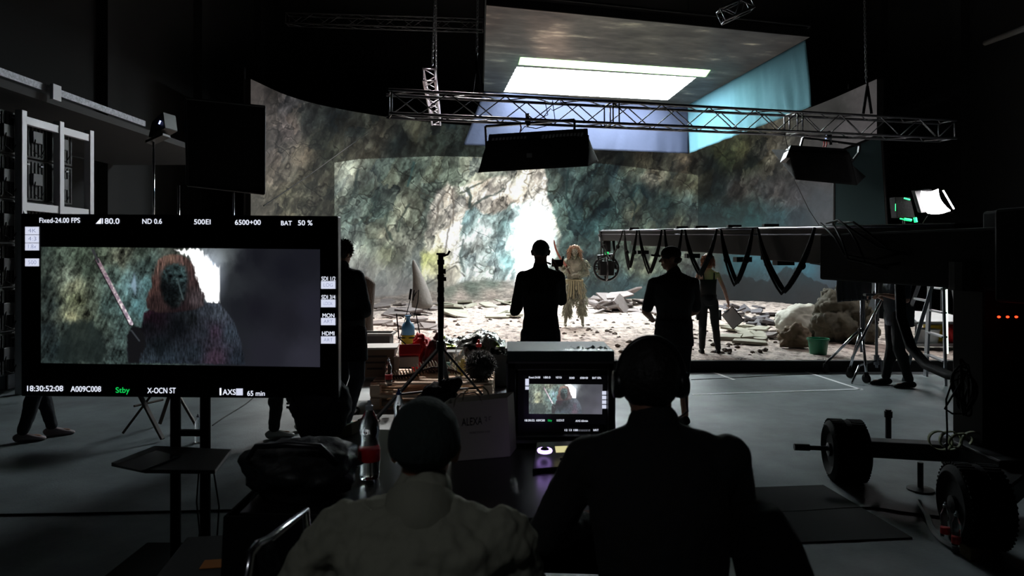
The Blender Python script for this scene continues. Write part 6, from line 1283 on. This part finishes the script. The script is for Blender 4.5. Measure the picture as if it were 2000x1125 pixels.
for k_ in range(5):
    a = armat(1650 + k_ * 12) + V((-.22, 0, .14)); b = V((3.0 + .05 * k_, 5.2, 1.72 - .03 * k_)); mb = MB(); m_ = a.lerp(b, .5) + V((-.12 - .04 * (k_ % 3), 0, (.10 if k_ % 2 else -.16))); mb.tube([a, a.lerp(m_, .6) + V((0, 0, .04)), m_, m_.lerp(b, .5) - V((0, 0, .05)), b], .010, 6); mb.build('trailing_cable', cablem, cr, smooth=True)
# thick umbilical and coiled cables on the column
mb = MB()
for k_ in range(4): o = V((k_ * .025, k_ * .02, 0)); mb.tube([P(1752, 545, 6.0) + o, P(1756, 620, 5.9) + o, P(1775, 680, 5.7) + o, P(1805, 715, 5.4) + o, P(1850, 735, 5.1) + o, P(1893, 742, 4.85) + o], .024, 8)
mb.build('umbilical', cablem, cr, smooth=True)
hk = thing('cable_bundle', 'bundle of black cables hung in coils on the left side of the crane column', 'cable', P(1885, 730, 4.6))
g = random.Random(9)
for k_ in range(9):
    c = P(1888 + g.uniform(-10, 4), 752 + g.uniform(-10, 22), 4.55 + g.uniform(-.05, .02)); ry = g.uniform(.10, .17); rx = g.uniform(.03, .06); mb = MB(); mb.tube([c + V((rx * math.sin(a), .03 * math.cos(a * 2 + k_), ry * math.cos(a))) for a in np.linspace(0, 6.28, 22)[:-1]], .007, 6, closed=True); mb.build('coil', cablem, hk, smooth=True)
for p_ in ([(1890, 725), (1868, 760), (1850, 790), (1845, 798), (1860, 808), (1888, 808)], [(1885, 735), (1860, 745), (1848, 780), (1850, 840), (1849, 880)]):
    mb = MB(); mb.tube([P(x, y, 4.5) for x, y in p_], .006, 6); mb.build('loose_end', cablem, hk, smooth=True)
# remote head with the camera
rh = thing('remote_camera_head', 'film camera in a stabilised remote head hanging from the tip of the crane arm', 'camera', A_)
YA = 13.3; c = P(1184, 524, YA)
mb = MB(); mb.box(P(1184, 461, YA), (.26, .2, .20)); mb.cyl(P(1186, 468, YA), P(1186, 492, YA), .07); mb.cyl(P(1177, 455, YA), P(1170, 462, YA), .04); mb.build('mount', black, rh, bevel=.01)
mb = MB(); mb.cyl(P(1174, 465, YA), P(1174, 500, YA), .014); mb.cyl(P(1179, 465, YA), P(1180, 500, YA), .02); mb.build('slip_ring_tube', steel, rh)
mb = MB(); mb.cyl(P(1186, 486, YA), P(1186, 497, YA), .028); plab(mb.build('green_status_light', mat('green_glow', (40, 220, 110), .5, emit=1.2), rh), 'small green status light')
mb = MB(); fr_ = [P(1170, 527, YA), P(1168, 500, YA), P(1198, 497, YA), P(1202, 525, YA)]; mb.tube([fr_[0], fr_[1], fr_[2], fr_[3]], .025, 8); mb.build('gimbal_yoke', black, rh)
mb = MB(); mb.tube([c + V((.235 * math.cos(a), 0, .235 * math.sin(a))) for a in np.linspace(0, 6.28, 26)[:-1]], .022, 8, closed=True); mb.tube([c + V((0, .225 * math.cos(a), .225 * math.sin(a))) for a in np.linspace(0, 6.28, 26)[:-1]], .018, 8, closed=True); mb.build('gimbal_ring', mat('gimbal_dark', (60, 60, 62), .3, .8), rh, smooth=True)
mb = MB(); mb.box(c + V((0, .02, .0)), (.27, .32, .28)); mb.box(c + V((.06, -.08, .12)), (.08, .08, .07)); mb.build('camera_body', plast, rh, bevel=.012); mb = MB(); mb.lathe([(.05, 0), (.06, .02), (.06, .14), (.07, .15), (.07, .2)], c + V((-.02, .15, -.02)), 20, axis=(0, 1, 0)); mb.build('lens', black, rh)
g = random.Random(12); mb = MB()
for k_ in range(14): a = g.uniform(0, 6.28); p = c + V((.2 * math.cos(a), g.uniform(-.2, .02), .2 * math.sin(a))); mb.box(p, (g.uniform(.02, .05), .03, g.uniform(.02, .05)), g.uniform(0, 1))
mb.build('fittings', steel, rh)
mb = MB(); mb.cyl(c + V((-.25, 0, .0)), c + V((-.18, 0, 0)), .03); mb.cyl(c + V((.18, 0, 0)), c + V((.24, 0, 0)), .03); mb.build('pivot_motor', black, rh)
mb = MB()
for k_ in range(3): mb.tube([P(1196 + 2 * k_, 468, YA - .05), P(1199 + k_, 490, YA - .05), P(1196 + k_, 515, YA - .05)], .010, 6)
mb.build('cable', cablem, rh, smooth=True)
# dolly
dl = thing('crane_dolly', 'dark four-wheeled dolly chassis with big rubber tyres under the crane column', 'dolly', (3.2, 4.6, 0))
def wheel(cx, cy, r, wdt, ax):
    mb = MB(); n_ = wdt / 2; mb.lathe([(r * .55, -n_ * .8), (r * .8, -n_), (r * .95, -n_ * .85), (r, -n_ * .5), (r, n_ * .5), (r * .95, n_ * .85), (r * .8, n_), (r * .55, n_ * .8)], (cx, cy, r), 48, axis=ax); ty = mb.build('tyre', rubber, dl, bevel=.004)
    mb = MB(); A3_ = V(ax).normalized(); M_ = V((0, 0, 1)).rotation_difference(A3_).to_matrix()
    for k_ in range(48):
        a = 2 * math.pi * k_ / 48
        for o in (-.25, .25): p = V((cx, cy, r)) + M_ @ V((r * math.cos(a + o * .1), r * math.sin(a + o * .1), wdt * o)); mb.box(p, (wdt * .34, .012, .012), M_ @ Matrix.Rotation(a, 3, 'Z') @ Matrix.Rotation(R(90), 3, 'Y'))
    mb.build('tread', rubber, ty)
    mb = MB(); mb.lathe([(.02, -n_ * 1.0), (.05, -n_ * .95), (.05, -n_ * .6), (r * .5, -n_ * .5), (r * .57, -n_ * .8), (r * .57, n_ * .8), (.06, n_ * .6), (.02, n_)], (cx, cy, r), 32, axis=ax); mb.build('hub', black, ty)
axd = V((1, -.18, 0))
wheel(2.52, 5.15, .225, .27, axd); wheel(2.70, 3.98, .235, .27, axd); wheel(4.15, 4.9, .225, .27, axd); wheel(4.3, 3.75, .235, .27, axd)
mb = MB(); mb.bar((2.66, 5.10, .26), (3.1, 4.85, .30), .14, .12); mb.bar((3.1, 4.85, .30), (3.42, 4.5, .32), .2, .16); mb.bar((2.85, 4.05, .26), (3.3, 4.4, .3), .16, .14); mb.bar((4.02, 4.9, .26), (3.4, 4.7, .3), .16, .14); mb.bar((4.15, 3.8, .26), (3.5, 4.3, .3), .16, .14); mb.box((3.35, 4.6, .30), (.55, .6, .2)); mb.build('chassis', mat('dolly_black', (28, 29, 31), .5, .3), dl, bevel=.012)
mb = MB(); p = G(1733, 906); p.y -= .15; p.x = P(1735, 0, p.y).x; mb.cyl((p.x, p.y, .25), (p.x, p.y, CH + (HZ - 800) / F * p.y), .022, n=14); mb.cyl((p.x, p.y, CH + (HZ - 815) / F * p.y), (p.x, p.y, CH + (HZ - 803) / F * p.y), .03); mb.build('steering_post', black, dl)
mb = MB(); mb.cyl((2.44 - .28, 5.19, .235), (2.5, 5.15, .235), .018); mb.cyl((2.15, 5.2, .235), (2.26, 5.185, .235), .026); mb.build('axle_handle', black, dl)
mb = MB(); mb.lathe([(.09, 0), (.09, .01), (.02, .02), (.02, .2)], (2.95, 4.93, .0), 20); mb.build('levelling_foot', black, dl)
strapm = mat('olive_strap', (96, 104, 62), .8); sb_ = thing('ratchet_straps', 'olive ratchet straps heaped on the chassis left of the crane column', 'strap', (3.0, 4.62, .4)); g = random.Random(3)
for k_ in range(4):
    c = V((2.92 + k_ * .07, 4.66, .43)); r1, r2 = .055 + g.uniform(0, .03), .05 + g.uniform(0, .02); mb = MB(); n_ = 18; vs = []
    for i in range(n_):
        a = 2 * math.pi * i / n_; p = c + V((r1 * math.cos(a) * 1.3, .02 * math.sin(a + k_), r2 * math.sin(a))); vs += [p + V((0, -.022, 0)), p + V((.01, .022, 0))]
    mb.add(vs, [(2 * i, 2 * i + 1, (2 * i + 3) % (2 * n_), (2 * i + 2) % (2 * n_)) for i in range(n_)]); mb.build('strap', strapm, sb_, smooth=True, solid=.003)
q = G(1846, 1060); bottle('clear red-labelled bottle on the floor by the near tyre, the left one of two', q, .24, .032, group='pair of bottles by the rear tyre'); q = G(1868, 1080); bottle('clear red-labelled bottle on the floor by the near tyre, the right one of two', q, .24, .032, group='pair of bottles by the rear tyre')
mb = MB(); mb.box(G(1895, 1090) + V((.03, 0, .035)), (.12, .10, .07)); tag(mb.build('card_box', mat('small_card', (92, 72, 40), .8), bevel=.003), 'small brown cardboard box beside the two bottles', 'box')

# ================================================================ right side: stands, ladder, crates, practical lamp
def p3(px, py, Y): return P(px, py, Y)
cs2 = thing('light_stand', 'heavy steel light stand on castors before the craggy rock', 'stand', G(1688, 742)); Yc = 9.5; ax_ = P(1683, 0, Yc).x
mb = MB(); mb.cyl((ax_, Yc, .35), (ax_, Yc, CH + (HZ - 585) / F * Yc), .022); mb.cyl((ax_ + .03, Yc, .5), (ax_ + .03, Yc, 1.1), .016); mb.build('column', steeld, cs2, smooth=True); mb = MB(); mb.cyl((ax_, Yc, .60), (ax_, Yc, .68), .05); mb.build('collar', black, cs2)
for k_, (fx, fy) in enumerate(((G(1612, 729)), (G(1660, 738)), (G(1692, 748)))[i][:2] for i in range(3)):
    mb = MB(); top_ = V((ax_, Yc, CH + (HZ - 640) / F * Yc)); f = V((fx, fy, .14)); mb.cyl(top_, f, .018); mb.build('leg', steel, cs2, smooth=True); mb = MB(); mb.cyl(f, f + V((0, 0, -.06)), .03); mb.lathe([(.03, -.02), (.06, -.018), (.06, .018), (.03, .02)], f + V((0, 0, -.08)), 18, axis=(1, .3, 0)); mb.build('castor', rubber, cs2)
mb = MB(); mb.cyl(P(1735, 560, 9.4), P(1664, 700, 9.0), .017); mb.build('brace', steel, cs2, smooth=True)
c3 = thing('grip_stand', 'steel grip stand with low turtle legs beside the crew member on the right', 'stand', G(1712, 720)); Yc = 9.6; ax_ = P(1712, 0, Yc).x
mb = MB(); mb.cyl((ax_, Yc, .12), (ax_, Yc, CH + (HZ - 545) / F * Yc), .019); mb.build('column', steeld, c3, smooth=True)
for a in ((1664, 742, 9.0), (1738, 735, 9.45), (1722, 720, 9.9)):
    mb = MB(); e = P(a[0], a[1], a[2]); e.z = .01; h = V((ax_, Yc, .22)); k_ = h.lerp(e, .72); k_.z = .22; mb.tube([h, k_, e], .014, 8); mb.build('leg', steel, c3, smooth=True)
mb = MB(); mb.cyl((ax_, Yc, .16), (ax_, Yc, .30), .035); mb.build('collar', steeld, c3)
dr = [P(1634, 525, 9.3), P(1700, 530, 9.3)]; db = [P(1634, 590, 9.3), P(1702, 585, 9.3)]
drape('black_cloth', 'black glossy cloth hanging from the light stand below the crane arm', dr, db, mat('glossy_black_cloth', (52, 54, 60), .45, bump=.3, bscale=8), 'cloth', nx=40, nz=14, fold=.05, k=7)
# ladders
ladm = mat('ladder_aluminium', (150, 152, 156), .45, .6)
def ladder(label, fl_, fr_, top, back_off, n=5):
    t = thing('stepladder', label, 'ladder', (V(fl_) + V(fr_)) / 2); tl_, tr_ = V(top) + (V(fl_) - V(fr_)) * .28, V(top) - (V(fl_) - V(fr_)) * .28; fl_, fr_ = V(fl_), V(fr_); bo = V(back_off)
    for a, b in ((fl_, tl_), (fr_, tr_)): mb = MB(); mb.bar(a, b, .03, .07); mb.build('rail', ladm, t)
    for a, b in ((fl_ + bo, tl_), (fr_ + bo, tr_)): mb = MB(); mb.bar(a, b, .025, .045); mb.build('rear_rail', ladm, t)
    for i in range(1, n + 1): u = i / (n + .6); mb = MB(); mb.bar(fl_.lerp(tl_, u), fr_.lerp(tr_, u), .07, .02); mb.build('step', ladm, t)
    for u in (.3, .62): mb = MB(); mb.bar((fl_ + bo).lerp(tl_, u), (fr_ + bo).lerp(tr_, u), .02, .03); mb.build('rear_brace', ladm, t)
    mb = MB(); mb.box(V(top) + V((0, 0, .02)), (.34, .2, .04), math.atan2((fr_ - fl_).y, (fr_ - fl_).x)); mb.build('top_cap', mat('ladder_cap', (120, 60, 50), .6), t)
ladder('aluminium stepladder standing before the crates, right of the crew member', G(1808, 735), G(1847, 754), P(1830, 490, 9.25), (-.35, .35, 0)); 
ladder('second aluminium stepladder, nearer the crane column', G(1893, 742), G(1932, 748), P(1862, 490, 9.6), (.5, .05, 0))
mb = MB(); mb.cyl(P(1848, 565, 10.5), V((P(1850, 0, 10.5).x, 10.5, TOP)), .018); tag(mb.build('tube_light', mat('tube_glow', (235, 255, 240), .5, emit=1.4)), 'thin bright vertical tube light behind the stepladders', 'tube light')
bc_ = V((P(1840, 0, 11).x, 11.2, TOP)); tb2 = thing('cart', 'low cart holding white sheets and buckets behind the stepladders', 'cart', bc_)
mb = MB(); mb.box(bc_ + V((.1, 0, .1)), (1.25, .7, .04)); mb.build('lower_deck', steeld, tb2); mb = MB(); mb.box(bc_ + V((.1, 0, .45)), (1.25, .7, .03)); mb.build('upper_deck', mat('deck_grey', (90, 90, 92), .6), tb2)
for sx in (-.5, .7):
    for sy in (-.33, .33): mb = MB(); mb.cyl(bc_ + V((sx, sy, .0)), bc_ + V((sx, sy, .45)), .015); mb.build('post', steeld, tb2)
mb = MB(); mb.prism([bc_ + V((-.5, -.36, .47)), bc_ + V((.42, -.36, .47)), bc_ + V((.3, .2, .56)), bc_ + V((-.35, .2, .6))], (0, 0, .012)); tag(mb.build('white_sheet', white), 'white sheet of card lying across the cart behind the stepladders', 'card')
def tubp(label, px, Y, z, r, h, m, name='tub'): x = (px - 1000) / F * Y; mb = MB(); mb.lathe([(r * .85, 0), (r, h), (r * 1.05, h), (r * 1.05, h + .015), (r * .9, h + .016)], (x, Y, z), 24); return tag(mb.build(name, m), label, 'tub')
tubp('white plastic tub on the lower deck of the cart', 1812, 11.1, TOP + .12, .17, .2, mat('milk_white', (196, 200, 204), .5)); tubp('yellow tub on the lower deck of the cart behind the ladder', 1826, 11.35, TOP + .12, .17, .25, yellow)
mb = MB(); mb.rock((0, 0, 0), (.16, .14, .15), .3, 1.6, 71, 3); o = mb.build('red_bag', MATS['red_fabric'], smooth=True); o.location = V((P(1868, 0, 11).x, 11.05, TOP + .25)); tag(o, 'crumpled red bag on the lower deck of the cart, right of the yellow tub', 'bag')
mb = MB(); mb.box(V((P(1902, 0, 11.3).x, 11.5, TOP + .33)), (.34, .03, .6), .2); tag(mb.build('white_board', white), 'white board leaning upright at the right end of the cart', 'board')
mb = MB(); c = V((P(1908, 0, 10.7).x, 10.75, TOP + .12)); mb.box(c, (.4, .3, .24)); tag(mb.build('wooden_crate', mat('crate_wood', (150, 118, 88), .8, var=.2), bevel=.004), 'small wooden crate on the platform at the right of the cart', 'crate')
# practical soft lamp and green-lit device at upper right
YL = 12.6; pl = thing('soft_lamp', 'bright square soft lamp tilted down at the upper right, beside the crane', 'lamp', P(1830, 392, YL)); lq = [P(1799, 373, YL), P(1832, 369, YL + .1), P(1856, 412, YL + .1), P(1812, 417, YL)]
nx, ny = 14, 14; vs = []
for j_ in range(ny + 1):
    for i in range(nx + 1):
        u, v = i / nx, j_ / ny; p = lq[0].lerp(lq[1], u).lerp(lq[3].lerp(lq[2], u), v); vs.append(p + V((0, .10 * math.sin(math.pi * v), -.03 * math.sin(math.pi * u))))
fs = [(j_ * (nx + 1) + i, j_ * (nx + 1) + i + 1, (j_ + 1) * (nx + 1) + i + 1, (j_ + 1) * (nx + 1) + i) for j_ in range(ny) for i in range(nx)]
mb = MB(); mb.add(vs, fs); mb.build('diffusion_cloth', mat('lamp_white', (255, 250, 250), .6, emit=30), pl, smooth=True, solid=.01)
mb = MB(); mb.prism([q + V((0, .2, .02)) for q in lq], (.08, .25, .03)); mb.build('housing', black, pl, bevel=.01); mb = MB(); mb.prism([P(1812, 421, YL), P(1862, 415, YL), P(1885, 432, YL), P(1800, 440, YL)], (0, .02, 0)); mb.build('barn_door', blackm, pl)
mb = MB(); mb.cyl(P(1842, 372, YL + .12), P(1863, 408, YL + .12), .012); mb.build('lit_edge', MATS['lamp_white'], pl)
mb = MB(); x = P(1840, 0, YL + .4).x; mb.cyl((x, YL + .4, TOP), (x, YL + .4, 2.5), .025); mb.build('stand_tube', black, pl)
gd = thing('green_lit_device', 'black device edged with green light left of the bright soft lamp', 'device', P(1765, 410, 12.9)); mb = MB(); mb.prism([P(1748, 385, 12.9), P(1778, 385, 12.9), P(1788, 425, 12.9), P(1752, 425, 12.9)], (0, .2, 0)); mb.build('body', blackc, gd, bevel=.01)
gm = mat('green_led', (30, 235, 120), .5, emit=2.2)
for a, b, r in (((1766, 387), (1777, 390), .014), ((1766, 428), (1780, 430), .025), ((1787, 425), (1789, 434), .03), ((1749, 398), (1749, 412), .006), ((1758, 427), (1763, 428), .012)): mb = MB(); mb.cyl(P(a[0], a[1], 12.85), P(b[0], b[1], 12.85), r); mb.build('green_light', gm, gd)
mb = MB(); x = P(1768, 0, 13).x; mb.cyl((x, 13.05, TOP), (x, 13.05, P(0, 425, 13).z), .025); mb.build('stand_tube', black, gd)
